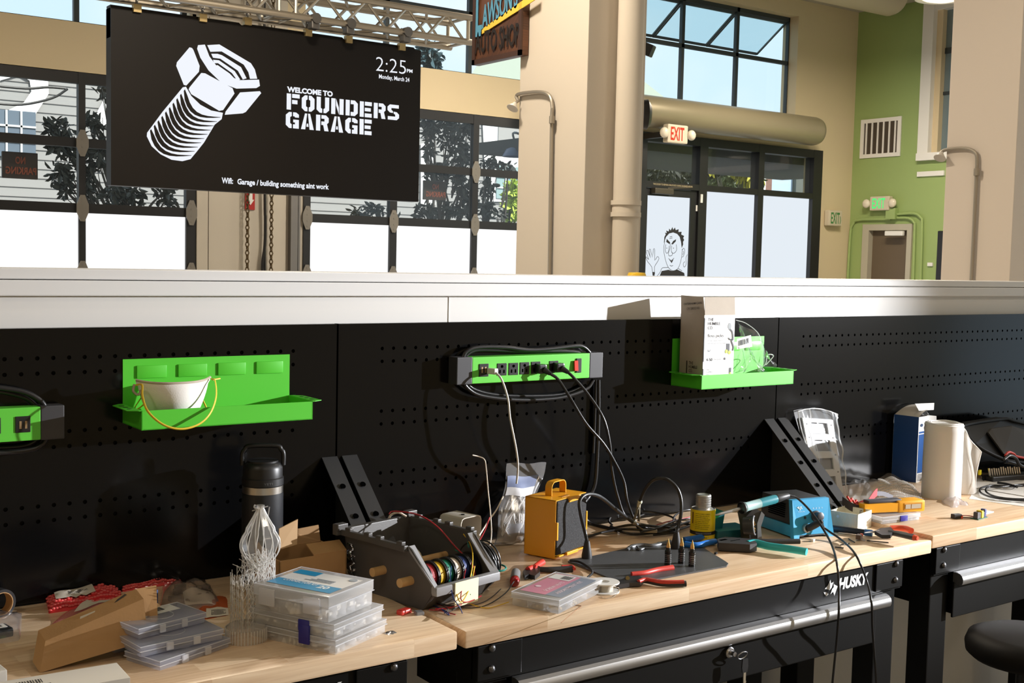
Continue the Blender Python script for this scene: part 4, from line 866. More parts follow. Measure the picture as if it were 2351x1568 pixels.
g = MB(); FW = fx1 - fx0; FH = fzt - fz0; yv = fy0 - .0012
def ft(s, a, b, w, h, bold=.0): g.text(s, (fx0 + a * FW, yv, fz0 + b * FH), X_, Z_, w * FW, h * FH, bold)
for i, s in enumerate(('THE', 'HUMBLE', 'CO.')): ft(s, .12, .92 - i * .058, (.18, .40, .17)[i], .042, .01); ft(s, .12, .235 - i * .03, (.09, .2, .09)[i], .02)
ft('floss picks', .12, .68, .52, .06, .0); ft('10% plant based material', .12, .635, .50, .022); ft('with mint and charcoal thread', .12, .60, .6, .02)
ft('4-50', .10, .365, .20, .042, .02); ft('floss picks', .34, .372, .24, .025); ft('floss picks', .10, .11, .36, .04); ft('10% plant based', .10, .075, .5, .02); ft('with mint and charcoal', .10, .04, .56, .016)
g.box((fx0, yv, fz0 + .36 * FH), (fx0 + .022 * FW, fy0, fz0 + .96 * FH)).box((fx0, yv, fz0 + .04 * FH), (fx0 + .022 * FW, fy0, fz0 + .26 * FH))
g.box((fx0 + .74 * FW, yv, fz0 + .47 * FH), (fx0 + .85 * FW, fy0, fz0 + .60 * FH)).box((fx0 + .86 * FW, yv, fz0 + .18 * FH), (fx0 + .93 * FW, fy0, fz0 + .26 * FH))
g.ribbon([(fx0 + a * FW, yv, fz0 + b * FH) for a, b in [(.84, .80), (.92, .76), (.95, .66), (.90, .64), (.97, .56), (.96, .5)]], .005, (0, -1, 0)); g.ribbon([(fx0 + a * FW, yv, fz0 + b * FH) for a, b in [(.80, .68), (.86, .655), (.95, .665)]], .004, (0, -1, 0))
g.cyl((fx0 + .70 * FW, yv, fz0 + .39 * FH), (fx0 + .70 * FW, fy0, fz0 + .39 * FH), .004, n=12)
g.build('print', inkb, bxn)
MB().prism([(.055 * FW * math.cos(a), .05 * FH * math.sin(a)) for a in [i * PI / 8 for i in range(16)]], (fx0 + .83 * FW, yv, fz0 + .84 * FH), X_, Z_, -.0004).prism([(-.004, 0), (.004, 0), (.0065, .008), (.001, .003), (-.005, .008)], (fx0 + .18 * FW, yv, fz0 + .49 * FH), X_, Z_, -.0004).build('badge', pmat('print_grey', (.25, .27, .28), .6), bxn)
MB().cyl((fx0 + .75 * FW, yv - .0003, fz0 + .49 * FH), (fx0 + .75 * FW, yv, fz0 + .49 * FH), .006, n=10).cyl((fx0 + .85 * FW, yv - .0003, fz0 + .475 * FH), (fx0 + .85 * FW, yv, fz0 + .475 * FH), .006, n=10).cyl((fx0 + .90 * FW, yv - .0003, fz0 + .18 * FH), (fx0 + .90 * FW, yv, fz0 + .18 * FH), .004, n=10).build('leaf_print', pmat('print_green', (.45, .62, .05), .6), bxn)
g = MB(); D_ = fy1 - fy0; xx = fx0 - .0006
def lt2(s, a, b, w, h, bold=0.): g.text(s, (xx, fy1 - a * D_, fz0 + b * FH), -Y_, Z_, w * D_, h * FH, bold)
for i, s in enumerate(('THE', 'HUMBLE', 'CO.')): lt2(s, .42, .305 - i * .055, (.18, .36, .16)[i], .042, .01)
lt2('4-50', .42, .13, .18, .035, .02); lt2('floss picks', .63, .135, .22, .022)
g.box((xx, fy1 - .35 * D_, fz0 + .13 * FH), (fx0, fy1 - .31 * D_, fz0 + .35 * FH))
g.build('side_print', pmat('print_brown', (.04, .03, .025), .6), bxn)
g = MB(); dv = V((-.08, 0, 1)).normalized(); o = V((fx0, fy1, fzt)) + dv * .018 + V((-.0012, 0, 0))
g.text('CATERHAM CARS', o + V((0, -.014, .008)), V((0, -1, .10)), dv, .078, .006, .01).text('CR128552182', o + V((0, -.028, -.006)), V((0, -1, .10)), dv, .054, .007, 0).build('flap_print', MATS['print_brown'], bxn)
# clear wrap with barcode label beside the carton
cw = clear_mat('wrap_clear', (1, 1, 1), body=.07, rough=.08, gloss=1.6)
rg = random.Random(5); wt = thing('plastic_wrap', 'crumpled clear plastic wrap with barcode label beside the floss carton', 'plastic wrap', W(1720, 855, -.07))
wa = W(1693, 856, -.07)
def wf2(a, b):
    an = a * PI * .5; r = .165 * (1 - .12 * math.sin(3 * an)) * b
    return wa + V((.005 + r * .66 * math.sin(an) + .008 * math.sin(17 * a + 9 * b), -.006 + .022 * math.sin(7 * a + 8 * b), .002 + r * 1.0 * math.cos(an) * .98 + .005 * math.cos(15 * b + 8 * a)))
MB().grid(wf2, 26, 16).grid(lambda a, b: wa + V((.02 + .125 * a, -.012 + .018 * math.sin(9 * a + 6 * b), .002 + .085 * b * (1 - .45 * a) + .006 * math.sin(13 * a))), 14, 10).build('film', cw, wt, 180)
m = MB(); 
for k in range(5): m.tube([W(1690, 735, -.06), W(1712, 742, -.06), W(1738, 762, -.06), W(1750, 785, -.062)], .0012, 5, 4)
m.tube([W(1740, 852, -.06), W(1758, 835, -.065), W(1762, 815, -.06), W(1776, 817, -.06), W(1758, 838, -.06)], .0015, 5, 4); m.build('folded_edge', clear_mat('wrap_edge', (1, 1, 1), body=.5), wt, 60)
lb = [W(1692, 778, -.085), W(1724, 769, -.085), W(1727, 796, -.085), W(1692, 802, -.085)]
MB().face(lb).build('label', pmat('label_paper', (.62, .66, .58), .6), wt)
ux, uy = (lb[1] - lb[0]), (lb[3] - lb[0]); m = MB(); rr = random.Random(3); x = .08
while x < .85:
    w_ = rr.choice((.012, .02, .03)); q = lb[0] + ux * x + V((0, -.0006, 0)); m.face([q + uy * .22, q + ux * w_ + uy * .22, q + ux * w_ + uy * .72, q + uy * .72]); x += w_ + rr.choice((.012, .02, .03))
m.build('barcode', inkb, wt)
# ================================================================== things on the middle bench
ZT = .95
steel = pmat('tool_steel', (.45, .45, .46), .3, .95); dsteel = pmat('dark_steel', (.06, .06, .065), .4, .7)
rub = pmat('rubber_black', (.018, .018, .02), .5); redg = pmat('grip_red', (.62, .045, .03), .42); blackg = pmat('grip_black', (.03, .028, .03), .55)
def one(mb, name, mat, label, cat, group=None, smooth=None): return tag(mb.build(name, mat, None, smooth), label, cat, group)
# yellow fume extractor
yw = pmat('extractor_yellow', (.80, .36, .012), .38)
A, B = T(1273, 1287), T(1352, 1258); A0 = T(1211, 1274)
ya_ = math.atan2((B - A).y, (B - A).x); wX = .150; dX = .094; hX = W(1275, 1150, A.y).z - ZT
ex = thing('fume_extractor', 'yellow metal fume extractor box with black foam filter and handle', 'fume extractor', A)
F = Fr(A, ya_)
b = MB(F).box((0, 0, .008), (.002, dX, hX)).box((wX - .002, 0, .008), (wX, dX, hX)).box((0, 0, hX - .002), (wX, dX, hX)).box((0, dX - .002, .008), (wX, dX, hX)).box((0, 0, .004), (wX, dX, .008)).box((.01, .01, 0), (.03, .03, .006)).box((wX - .03, .01, 0), (wX - .01, .03, .006)).box((.01, dX - .03, 0), (.03, dX - .01, .006)).box((wX - .03, dX - .03, 0), (wX - .01, dX - .01, .006))
b.build('casing', yw, ex)
MB(F).box((.003, -.004, .012), (wX - .003, .02, hX - .003), .004).build('foam_filter', pmat('foam_black', (.035, .035, .037), .95, bump=1.0, bscale=420, var=1.0, vscale=260), ex)
for nm, p, q in (('clip', (.055, -.007, hX - .012), (.112, .001, hX)), ('clip', (0, -.006, .052), (.006, .002, .098)), ('clip', (wX - .006, -.006, .055), (wX, .002, .105)), ('clip', (.05, -.007, .004), (.105, .001, .012))): MB(F).box(p, q, .001).build(nm, yw, ex)
h0 = MB(F); px_ = [(0, 0), (0, .022), (.006, .032), (.016, .036), (.055, .036), (.065, .032), (.071, .022), (.071, 0)]
for y in (0,):
    o_ = [(.042 + a, .05, hX + c) for a, c in px_]; pts = spline([V(p) for p in o_], 3)
    vs = [p + V((0, s, 0)) for p in pts for s in (-.010, .010)]; h0.add(vs, [(2 * i, 2 * i + 1, 2 * i + 3, 2 * i + 2) for i in range(len(pts) - 1)])
    cc = V((.0775, 0, hX + .014)); vs2 = [p + V((0, s, 0)) + (V((p.x, 0, p.z)) - cc).normalized() * -.0025 for p in pts for s in (-.010, .010)]
    h0.add(vs2, [(2 * i, 2 * i + 1, 2 * i + 3, 2 * i + 2) for i in range(len(pts) - 1)])
    n2 = len(pts)
    h0.add(vs + vs2, [(2 * i + s, 2 * i + 2 + s, 2 * n2 + 2 * i + 2 + s, 2 * n2 + 2 * i + s) for i in range(n2 - 1) for s in (0, 1)])
h0.build('carry_handle', yw, ex, 40)
MB(F).box((.048, .012, hX), (.085, .022, hX + .0008)).build('embossed_plate', pmat('extractor_dark', (.35, .15, .01), .5), ex)
# zip bag with the white cable
q = [V(p) for p in (W(1134, 1243, -.075), W(1200, 1250, -.095), W(1255, 1062, -.02), W(1166, 1064, -.02))]; q[0].z = q[1].z = ZT + .003
def bagf(off):
    def f(a, b):
        p = q[0].lerp(q[1], a).lerp(q[3].lerp(q[2], a), b); bulge = math.sin(PI * a) * math.sin(PI * min(1, b * 1.25)) ** .7
        return p + V((.004 * math.sin(11 * b + 5 * a), off * .016 * bulge - .006 * math.sin(9 * a + 7 * b) * bulge, .002 * math.sin(9 * a)))
    return f
zb_ = thing('zip_bag', 'clear zip bag with white cable leaning on the pegboard behind yellow box', 'bag', (q[0] + q[1]) / 2)
MB().grid(bagf(-1), 14, 20).grid(bagf(.4), 14, 20).build('film', clear_mat('bag_clear', (.95, .96, 1), body=.22, rough=.12, gloss=1.5), zb_, 180)
MB().grid(lambda a, b: V(bagf(-1)(a * .8 + .04, .70 + .14 * b)) + V((0, -.0015, 0)), 8, 4).build('blue_header', pmat('bag_blue', (.16, .20, .34), .5), zb_, 180)
MB().grid(lambda a, b: V(bagf(-1)(a * .8 + .05, .60 + .10 * b)) + V((0, -.0012, 0)), 8, 4).build('white_panel', pmat('bag_white', (.75, .76, .80), .5), zb_, 180)
m = MB()
for k in range(8): m.tube([V(bagf(.2)(.5 + .32 * math.sin(i * 1.3 + k), .10 + .55 * ((i * .37 + k * .13) % 1))) for i in range(7)], .0026, 6, 4)
m.build('coiled_cable', wc, zb_, 60)
m = MB().grid(lambda a, b: V(bagf(-.2)(.25 + .5 * a, .04 + .22 * b)), 6, 6); m.build('grey_connector', pmat('connector_grey', (.35, .36, .38), .5), zb_, 180)
# wire spool bin ---------------------------------------------------------------
bnm = pmat('bin_grey', (.085, .080, .076), .42, bump=.08, bscale=500)
BO = V((-.150, -.478, ZT)); yb_ = math.radians(12); F = Fr(BO, yb_); wB, dB_ = .187, .255
bn = thing('parts_bin', 'dark grey open-front parts bin holding wire spools on wooden dowels', 'bin', BO)
zr_ = .135
def side(x, fl):   # profile in (y, z) leaning outwards by fl at the rim
    return [(x, .012, 0), (x, dB_, 0), (x + fl, dB_ + .016, zr_), (x + fl, .052, zr_), (x + fl * .95, .040, zr_ - .006), (x + fl * .5, -.030, .058), (x + fl * .3, -.030, .042)]
def slab(P, n_, th, name, par=None):
    n = len(P); Q = [V(p) + V(n_) * th for p in P]
    return MB(F).add([V(p) for p in P] + Q, [tuple(range(n))[::-1], tuple(range(n, 2 * n))] + [(i, (i + 1) % n, n + (i + 1) % n, n + i) for i in range(n)])
m = slab(side(0, -.008), (1, 0, 0), .003, '')
m2 = slab(side(wB, .008), (-1, 0, 0), .003, '')
for mm_ in (m2,):
    k = len(m.v); m.v += mm_.v; m.f += [tuple(i + k for i in f_) for f_ in mm_.f]
k = slab([(0, dB_, 0), (wB, dB_, 0), (wB + .008, dB_ + .016, zr_), (-.008, dB_ + .016, zr_)], (0, -1, 0), .003, ''); j = len(m.v); m.v += k.v; m.f += [tuple(i + j for i in f_) for f_ in k.f]
k = slab([(0, .012, 0), (wB, .012, 0), (wB + .006, -.024, .044), (-.006, -.024, .044)], (0, 1, .2), .003, ''); j = len(m.v); m.v += k.v; m.f += [tuple(i + j for i in f_) for f_ in k.f]
m.box((0, .012, 0), (wB, dB_, .003))
m.build('shell', bnm, bn)
rm = MB(F)
for s in (0, 1):
    x = -.008 if s == 0 else wB + .008; o = -.012 if s == 0 else .012; xa, xb = sorted((x, x + o))
    rm.box((xa, .052, zr_ - .012), (xb, dB_ + .03, zr_ + .002), .002)
    for y in (.06, .13, .17, .235): rm.box((xa, y, zr_ + .001), (xb, y + .018, zr_ + .009), .002)
rm.box((-.03, dB_ + .014, zr_ - .012), (wB + .03, dB_ + .03, zr_ + .002), .002).box((-.03, dB_ + .01, zr_), (.0, dB_ + .03, zr_ + .014), .002).box((wB, dB_ + .01, zr_), (wB + .03, dB_ + .03, zr_ + .014), .002)
rm.build('rim', bnm, bn)
fl_ = pmat('bin_edge_lit', (.28, .28, .29), .4); eg = MB(F)  # paler than the shell: light on the front edges put in as colour
for x, s in ((-.005, 1), (wB + .005, -1)):
    eg.add([(x - .004 * s, .052, zr_), (x + .016 * s, .052, zr_), (x + .016 * s, -.022, .060), (x - .002 * s, -.032, .060), (x - .004 * s, .046, zr_ - .012), (x + .016 * s, .046, zr_ - .012), (x + .016 * s, -.028, .052), (x - .002 * s, -.036, .052)],
           [(0, 1, 2, 3), (7, 6, 5, 4), (0, 4, 5, 1), (1, 5, 6, 2), (2, 6, 7, 3), (3, 7, 4, 0)])
eg.box((-.006, -.038, .040), (wB + .006, -.020, .060), .003)
eg.build('front_lip', fl_, bn, 40)
dw = pmat('dowel_wood', (.62, .38, .16), .6)
for y, z in ((.045, .060), (.135, .066)):
    d = MB(F).cyl((-.038, y, z), (wB + .035, y, z), .010, n=18).build('dowel', dw, bn, 40)
MB(F).box((.046, -.042, .008), (.118, -.039, .062), .001).build('note_card', pmat('note_yellow', (.92, .90, .62), .6), bn)
spcol = dict(red=(.42, .02, .03), yellow=(.78, .50, .02), green=(.01, .22, .14), white=(.80, .70, .60), blue=(.02, .05, .22), black=(.02, .02, .022))
def spool(x, y, z, col, r=.034, flange=kb, lab=''):
    c = F @ V((x, y, z)); ax = (F.to_3x3() @ V((1, 0, 0))); t = thing('wire_spool', lab, 'wire spool', c, 'wire spools on the dowels of the bin'); w_ = .0105
    for s in (-1, 1): MB().lathe([(.0115, 0), (r, 0), (r, .0022), (r - .004, .003), (.0115, .003)], c + ax * (s * w_ - .0015), 28, ax).build('flange', flange, t, 40)
    MB().lathe([(.0115, -w_ + .001), (r - .006, -w_ + .001), (r - .005, 0), (r - .006, w_ - .001), (.0115, w_ - .001)], c, 28, ax).build('wire_winding', pmat('wire_' + col, spcol[col], .45, bump=.4, bscale=900), t, 60)
for i, (c, lab) in enumerate([('black', 'black wire spool at the bin side by the dowel ends'), ('red', 'red wire spool between a black and the yellow spool'), ('yellow', 'yellow wire spool in the front row of the bin'), ('green', 'green wire spool in the bin between yellow and white'), ('white', 'cream white wire spool in the front row of the bin'), ('blue', 'dark blue wire spool in the front row of the bin'), ('black', 'black wire spool at the bin side by the cable coil')]):
    spool(.014 + i * .0252, .045, .060, c, lab=lab)
spool(.072, .135, .066, 'yellow', .038, pmat('spool_clear', (.45, .40, .28), .3), 'yellow wire spool alone on the rear dowel of the bin')
def wire(pts, col, label, r=.0011, smooth=5):
    return one(MB().tube(pts, r, 6, smooth), 'hookup_wire', pmat('wire_' + col, spcol.get(col, (.5, .5, .5)), .4), label, 'wire', 'loose hookup wires at the spool bin', 60)
def wp(L): return [W(a, b, y) for a, b, y in L]
wire(wp([(893, 1180, -.20), (905, 1174, -.20), (960, 1182, -.25), (1005, 1210, -.32), (1045, 1255, -.38), (1075, 1285, -.42), (1088, 1305, -.44), (1090, 1330, -.44)]), 'red', 'long red wire arching over the bin from behind its rim', .0018)
wire(wp([(1124, 1188, -.20), (1112, 1220, -.26), (1090, 1260, -.34), (1072, 1300, -.40), (1068, 1340, -.43), (1060, 1375, -.47), (1035, 1395, -.50), (1000, 1398, -.50)]), 'red', 'red wire running from the bag side down through the bin', .0016)
wire(wp([(1064, 1226, -.36), (1078, 1245, -.38), (1085, 1270, -.42), (1083, 1310, -.46), (1072, 1350, -.49), (1056, 1375, -.5)]), 'yellow', 'yellow wire standing up from the middle of the bin', .0015)
wire(wp([(1044, 1262, -.36), (1065, 1275, -.38), (1078, 1300, -.42), (1084, 1330, -.46), (1080, 1365, -.5)]), 'green', 'green wire standing up from the green spool', .0013)
wire(wp([(1036, 1300, -.44), (1034, 1330, -.48), (1040, 1370, -.52), (1056, 1395, -.53), (1062, 1410, -.53)]), 'blue', 'blue wire hanging over the front lip of the bin', .0012)
wire(wp([(1044, 1340, -.48), (1052, 1375, -.52), (1062, 1380, -.52), (1080, 1345, -.49), (1090, 1300, -.45)]), 'yellow', 'yellow wire looped over the note card', .0013)
wire(wp([(1070, 1300, -.42), (1064, 1335, -.48), (1058, 1375, -.52), (1075, 1382, -.51), (1105, 1368, -.48)]), 'red', 'red wire looped over the note card', .0013)
gz = .9515
def tz(L): return [T(a, b, z) for a, b, z in L]
wire(tz([(1010, 1388, .958), (1040, 1392, .954), (1080, 1396, .953), (1120, 1388, .953), (1160, 1362, .958), (1180, 1335, .965)]), 'black', 'black wire curving across the bench beside the bin', .0013)
wire(tz([(1010, 1385, .965), (1050, 1392, .955), (1100, 1386, .953), (1130, 1370, .954), (1150, 1352, .956)]), 'black', 'thin black wire lying nearer the coil beside the bin', .001)
wire(tz([(985, 1400, .954), (1010, 1402, .953), (1046, 1411, .9525)]), 'red', 'short red wire end pointing along the bench before the bin', .0013)
wire(tz([(1065, 1380, .962), (1090, 1390, .953), (1120, 1396, .9525), (1150, 1388, .953), (1168, 1382, .955)]), 'yellow', 'yellow wire lying in the shade of the red-lidded case', .0012)
for k, (c, L, lab) in enumerate([('black', [(985, 1392), (1000, 1384), (1028, 1398), (1020, 1408), (1048, 1396), (1050, 1384)], 'black wire snarl under the front lip of the bin'), ('red', [(1000, 1386), (1030, 1394), (1060, 1388), (1042, 1378)], 'red wire snarl under the front lip of the bin'), ('blue', [(995, 1390), (1025, 1404), (1030, 1412), (1015, 1400)], 'blue wire end under the front lip of the bin')]):
    wire([T(a, b, .956 + .004 * (i % 3)) for i, (a, b) in enumerate(L)], c, lab, .0011)
# thin white wire standing up, bent at the top
wire(wp([(1085, 1045, -.30), (1098, 1048, -.30), (1112, 1055, -.31), (1116, 1075, -.31), (1121, 1130, -.32), (1126, 1180, -.34), (1128, 1230, -.36), (1120, 1270, -.38), (1108, 1315, -.41), (1100, 1335, -.43)]), 'white', 'tall white wire standing out of the bin, bent at its tip', .0015)
wire(wp([(1155, 1140, -.10), (1140, 1170, -.13), (1122, 1195, -.18), (1100, 1230, -.25)]), 'white', 'white wire running from the zip bag towards the bin', .0019)
wire(wp([(891, 1194, -.17), (898, 1182, -.17), (915, 1177, -.18), (933, 1186, -.19)]), 'white', 'short white wire bow on the rear rim of the bin', .0028)
# black cable coil hanging on the bin's far dowel end
cc = F @ V((wB + .026, .045, .060)); ax = (F.to_3x3() @ V((1, .15, .1))).normalized(); u1 = ax.orthogonal().normalized(); u2 = ax.cross(u1); cl_ = thing('cable_coil', 'thick coil of thin black cable beside the wire bin', 'cable coil', cc)
rr = random.Random(9); m = MB()
for k in range(16):
    r_ = .046 + rr.uniform(-.008, .008); o = ax * rr.uniform(-.014, .022) + V((0, 0, rr.uniform(-.003, .003)))
    m.tube([cc + o + (u1 * math.cos(a) + u2 * math.sin(a)) * r_ * (1 + .05 * math.sin(2 * a + k)) for a in [i * PI / 12 for i in range(24)]], .0021, 6, 1, True)
m.build('turns', ck, cl_, 60)
m = MB()
for a in (.4, 2.5): m.tube([cc + ax * .004 + (u1 * math.cos(a) + u2 * math.sin(a)) * .046 + (ax * math.cos(b) + (u1 * math.cos(a) + u2 * math.sin(a)) * math.sin(b)) * .02 for b in [i * PI / 6 for i in range(12)]], .0022, 6, 1, True)
m.build('tie', pmat('tie_green', (.02, .25, .2), .4), cl_, 60)
# pale metal bracket behind the bin
p = T(1062, 1262, ZT); F2 = Fr(V((W(1062, 1200, -.15).x, -.15, ZT)), math.radians(14)); ub = thing('metal_bracket', 'pale bent metal bracket standing behind the wire bin', 'bracket', F2 @ V((0, 0, 0)))
zt_ = W(1060, 1182, -.15).z - ZT; pr = [(-.038, .0), (-.038, zt_ - .012), (-.034, zt_ - .003), (-.026, zt_), (.026, zt_), (.034, zt_ - .003), (.038, zt_ - .012), (.038, 0)]; ip = [(a * .95, b - .002 if b > 0 else 0) for a, b in pr]
m = MB(F2); n = len(pr); vs = [(a, y, b) for y in (-.03, .045) for a, b in pr] + [(a, y, b) for y in (-.03, .045) for a, b in ip]
m.add(vs, [(i, i + 1, n + i + 1, n + i) for i in range(n - 1)] + [(2 * n + i, 3 * n + i, 3 * n + i + 1, 2 * n + i + 1) for i in range(n - 1)] + [(i, 2 * n + i, 2 * n + i + 1, i + 1) for i in range(n - 1)] + [(n + i, n + i + 1, 3 * n + i + 1, 3 * n + i) for i in range(n - 1)])
m.build('bent_sheet', pmat('bracket_pale', (.62, .58, .50), .4, .2), ub, 40)
m = MB(F2)
for x, z in ((.0, zt_ + .0005), ): m.cyl((x, 0, z - .001), (x, 0, z + .0006), .005, n=12)
m.build('hole', pmat('hole_black', (0, 0, 0)), ub); MB(F2).cyl((.035, .0, zt_ * .5), (.028, .0, zt_ * .5), .006, n=6).build('bolt', steel, ub)
# red clip and small silver packet at the bin's foot
one(MB(Fr(T(930, 1412), .3)).box((-.016, -.006, 0), (.016, .012, .013), .004), 'plastic_clip', redg, 'small red plastic clip lying before the wire bin', 'clip')
one(MB(Fr(T(958, 1413), -.2)).box((-.006, -.012, 0), (.012, .008, .010), .002), 'plastic_block', pmat('foot_grey', (.22, .22, .23), .4), 'small grey block under the front corner of the bin', 'block')
p = T(897, 1456); pk = thing('foil_packet', 'small silver foil packet beside the clear cases', 'packet', p)
MB(Fr(p, .3)).grid(lambda a, b: (a * .03 - .015, b * .022 - .011, .002 + .004 * math.sin(PI * a) * math.sin(PI * b) + .001 * math.sin(20 * a)), 8, 8).build('foil', pmat('foil', (.5, .5, .52), .25, .9), pk, 180)
# grey and red cylinder tool
p0, p1 = T(1181, 1338, .962), T(1187, 1296, .962); cy = thing('grey_handle_tool', 'grey round tool handle with red translucent cap beside the coil', 'tool', p0 - V((0, 0, .012)))
dv = (p1 - p0).normalized(); MB().lathe([(0, 0), (.009, .001), (.0118, .005), (.0118, .022), (0, .022)], p0, 20, dv).build('red_cap', pmat('cap_red', (.32, .008, .012), .15, coat=.6), cy, 40)
MB().lathe([(.0115, .022), (.0118, .026), (.0112, .09), (.009, .098), (0, .099)], p0, 20, dv).build('grip', pmat('grip_grey', (.20, .21, .22), .4), cy, 40)
MB().lathe([(.0122, .0215), (.0122, .0245)], p0, 20, dv).build('ring', pmat('brass_ring', (.5, .4, .2), .3, .8), cy)
# pliers ---------------------------------------------------------------------
def pliers(name, label, cat, h1, h2, head, m1, m2, base, z=.958, hw=.0075, zs=0.010, tips=None):
    t = thing(name, label, cat, T(*base, ZT))
    for h, mm_ in ((h1, m1), (h2, m2)):
        a = MB().tube([T(u, v, z) for u, v in h], hw, 10, 5, flat=.85, taper=(.8, 1.0)).build('grip', mm_, t, 60)
    hp = MB(); c = [T(u, v, z + .004) for u, v in head]; hp.add(c + [p - V((0, 0, zs)) for p in c], [tuple(range(len(c))), tuple(range(len(c), 2 * len(c)))[::-1]] + [(i, len(c) + i, len(c) + (i + 1) % len(c), (i + 1) % len(c)) for i in range(len(c))])
    hp.build('jaws', dsteel, t)
    return t
pl = pliers('wire_cutters', 'red and black handled cutters in front of the black mat', 'pliers', [(1450, 1318), (1480, 1315), (1510, 1308), (1545, 1303)], [(1462, 1339), (1480, 1333), (1520, 1340), (1575, 1340)], [(1428, 1330), (1440, 1322), (1468, 1322), (1478, 1330), (1470, 1337), (1445, 1338), (1420, 1342), (1413, 1336)], redg, blackg, (1460, 1330))
MB().cyl(T(1441, 1327, .958), T(1441, 1327, .966), .005, n=14).build('pivot_rivet', pmat('brass_ring', (.5, .4, .2)), pl)
MB().tube([T(u, v, .963) for u, v in [(1466, 1335), (1485, 1330), (1520, 1336), (1570, 1336)]], .005, 8, 4).build('red_inlay', redg, pl, 60)
st_ = pliers('wire_strippers', 'red and black wire strippers between yellow box and red-lidded case', 'pliers', [(1228, 1302), (1236, 1296), (1246, 1290)], [(1238, 1307), (1262, 1308), (1290, 1307), (1314, 1306)], [(1200, 1312), (1210, 1300), (1225, 1296), (1240, 1300), (1240, 1312), (1228, 1322), (1215, 1318), (1205, 1322)], redg, blackg, (1240, 1310), hw=.0085)
MB().tube([T(u, v, .962) for u, v in [(1212, 1308), (1222, 1303), (1232, 1304)]], .007, 8, 4).build('red_guard', redg, st_, 60)
MB().tube([T(u, v, .9615) for u, v in [(1290, 1301), (1312, 1300), (1319, 1306)]], .004, 8, 4).build('red_edge', redg, st_, 60)
# flat clear cases (organisers) ------------------------------------------------
pc_ = clear_mat('case_clear', (1, 1, 1), body=.45, rough=.14, gloss=1.1); pe_ = clear_mat('case_edge', (.95, .96, 1.0), body=.62, rough=.15)
latchb = pmat('latch_blue', (.02, .018, .26), .35)
def case(name, label, F, w, d, h, cols=4, rows=2, latch=None, fill=None, seed=1, lid=.35, cat='case', group=None, body=None, lmat=latchb):
    o = F @ V((0, 0, 0)); t = thing(name, label, cat, o, group); rr = random.Random(seed); bm_ = body or pc_
    hl = h * lid
    MB(F).box((.002, .002, 0), (w - .002, d - .002, h - hl), .004).build('tray', bm_, t, 40)
    MB(F).box((0, 0, h - hl), (w, d, h), .004).build('lid', bm_, t, 40)
    e = MB(F)
    for z, g in ((h - hl, 0.), (h - .001, .001)): e.tube([(g, g, z), (w - g, g, z), (w - g, d - g, z), (g, d - g, z)], .0011, 5, 1, True)
    e.build('seam', pe_, t)
    m = MB(F)
    for i in range(1, cols): m.box((w * i / cols - .0006, .004, .002), (w * i / cols + .0006, d - .004, h - hl))
    for i in range(1, rows): m.box((.004, d * i / rows - .0006, .002), (w - .004, d * i / rows + .0006, h - hl))
    if cols > 1 or rows > 1: m.build('dividers', pe_, t)
    if fill:
        m = MB(F); fm, per, sz = fill
        for i in range(cols):
            for j in range(rows):
                for _ in range(per):
                    s = sz * rr.uniform(.6, 1.2); x = rr.uniform(w * i / cols + .005, w * (i + 1) / cols - .005 - s); y = rr.uniform(d * j / rows + .005, d * (j + 1) / rows - .005 - s); z = rr.uniform(.002, max(.003, h - hl - s - .002))
                    m.box((x, y, z), (x + s * rr.uniform(.5, 1.5), y + s * rr.uniform(.4, 1), z + s * rr.uniform(.4, 1)))
        c = m.build('contents', fm, t); c['kind'] = 'stuff'
    if latch is not None:
        for (x, y, ln, ax) in latch:
            if ax == 'x': MB(F).box((x, y - .003, h * .18), (x + ln, y + .001, h * .92), .0015).build('latch', lmat, t, 40)
            else: MB(F).box((x - .003, y, h * .18), (x + .001, y + ln, h * .92), .0015).build('latch', lmat, t, 40)
    return t
def sheet(t, F, x0, y0, x1, y1, z, mat, name, **k): return MB(F).add([(x0, y0, z), (x1, y0, z), (x1, y1, z), (x0, y1, z)], [(0, 1, 2, 3)]).build(name, mat, t)
brassf = pmat('brass_bits', (.55, .40, .18), .35, .6); whf = pmat('white_bits', (.82, .80, .76), .5); grf = pmat('grey_bits', (.25, .25, .27), .4, .4)
# red-lidded case
FR, FL = T(1283, 1412), T(1172, 1390); yv_ = math.atan2((FR - FL).y, (FR - FL).x); Lc = (FR - FL).length
F = Fr(FL, yv_); cs = case('parts_case', 'clear case with pink-red printed lid holding small brass parts', F, Lc, .205, .032, 3, 3, None, (brassf, 26, .006), 3, .40)
zz = .0325
sheet(cs, F, .012, .02, Lc * .62, .19, zz, pmat('lid_pink', (.62, .26, .36), .35), 'pink_print'); sheet(cs, F, Lc * .62, .02, Lc - .006, .19, zz, pmat('lid_slate', (.24, .28, .36), .35), 'slate_print')
sheet(cs, F, .012, .145, Lc * .55, .185, zz + .0004, pmat('label_white', (.72, .72, .70), .5), 'label')
m = MB(F)
for i in range(9): m.box((Lc * .33 + i * .0028, .153, zz + .0008), (Lc * .33 + i * .0028 + (.0016 if i % 2 else .0009), .178, zz + .001))
m.build('barcode', inkb, cs)
MB(F).text('SCREW NUTS', (.066, .045, zz + .0006), Y_, -X_, .085, .010, .02).text('ASSORTMENT KIT', (Lc * .80, .04, zz + .0006), Y_, -X_, .12, .010, .01).prism([(.007 * math.cos(a), .007 * math.sin(a)) for a in [i * PI / 6 for i in range(12)]], (.03, .07, zz + .0005), X_, Y_, 0).build('lettering', pmat('lid_lettering', (.80, .66, .72), .4), cs)
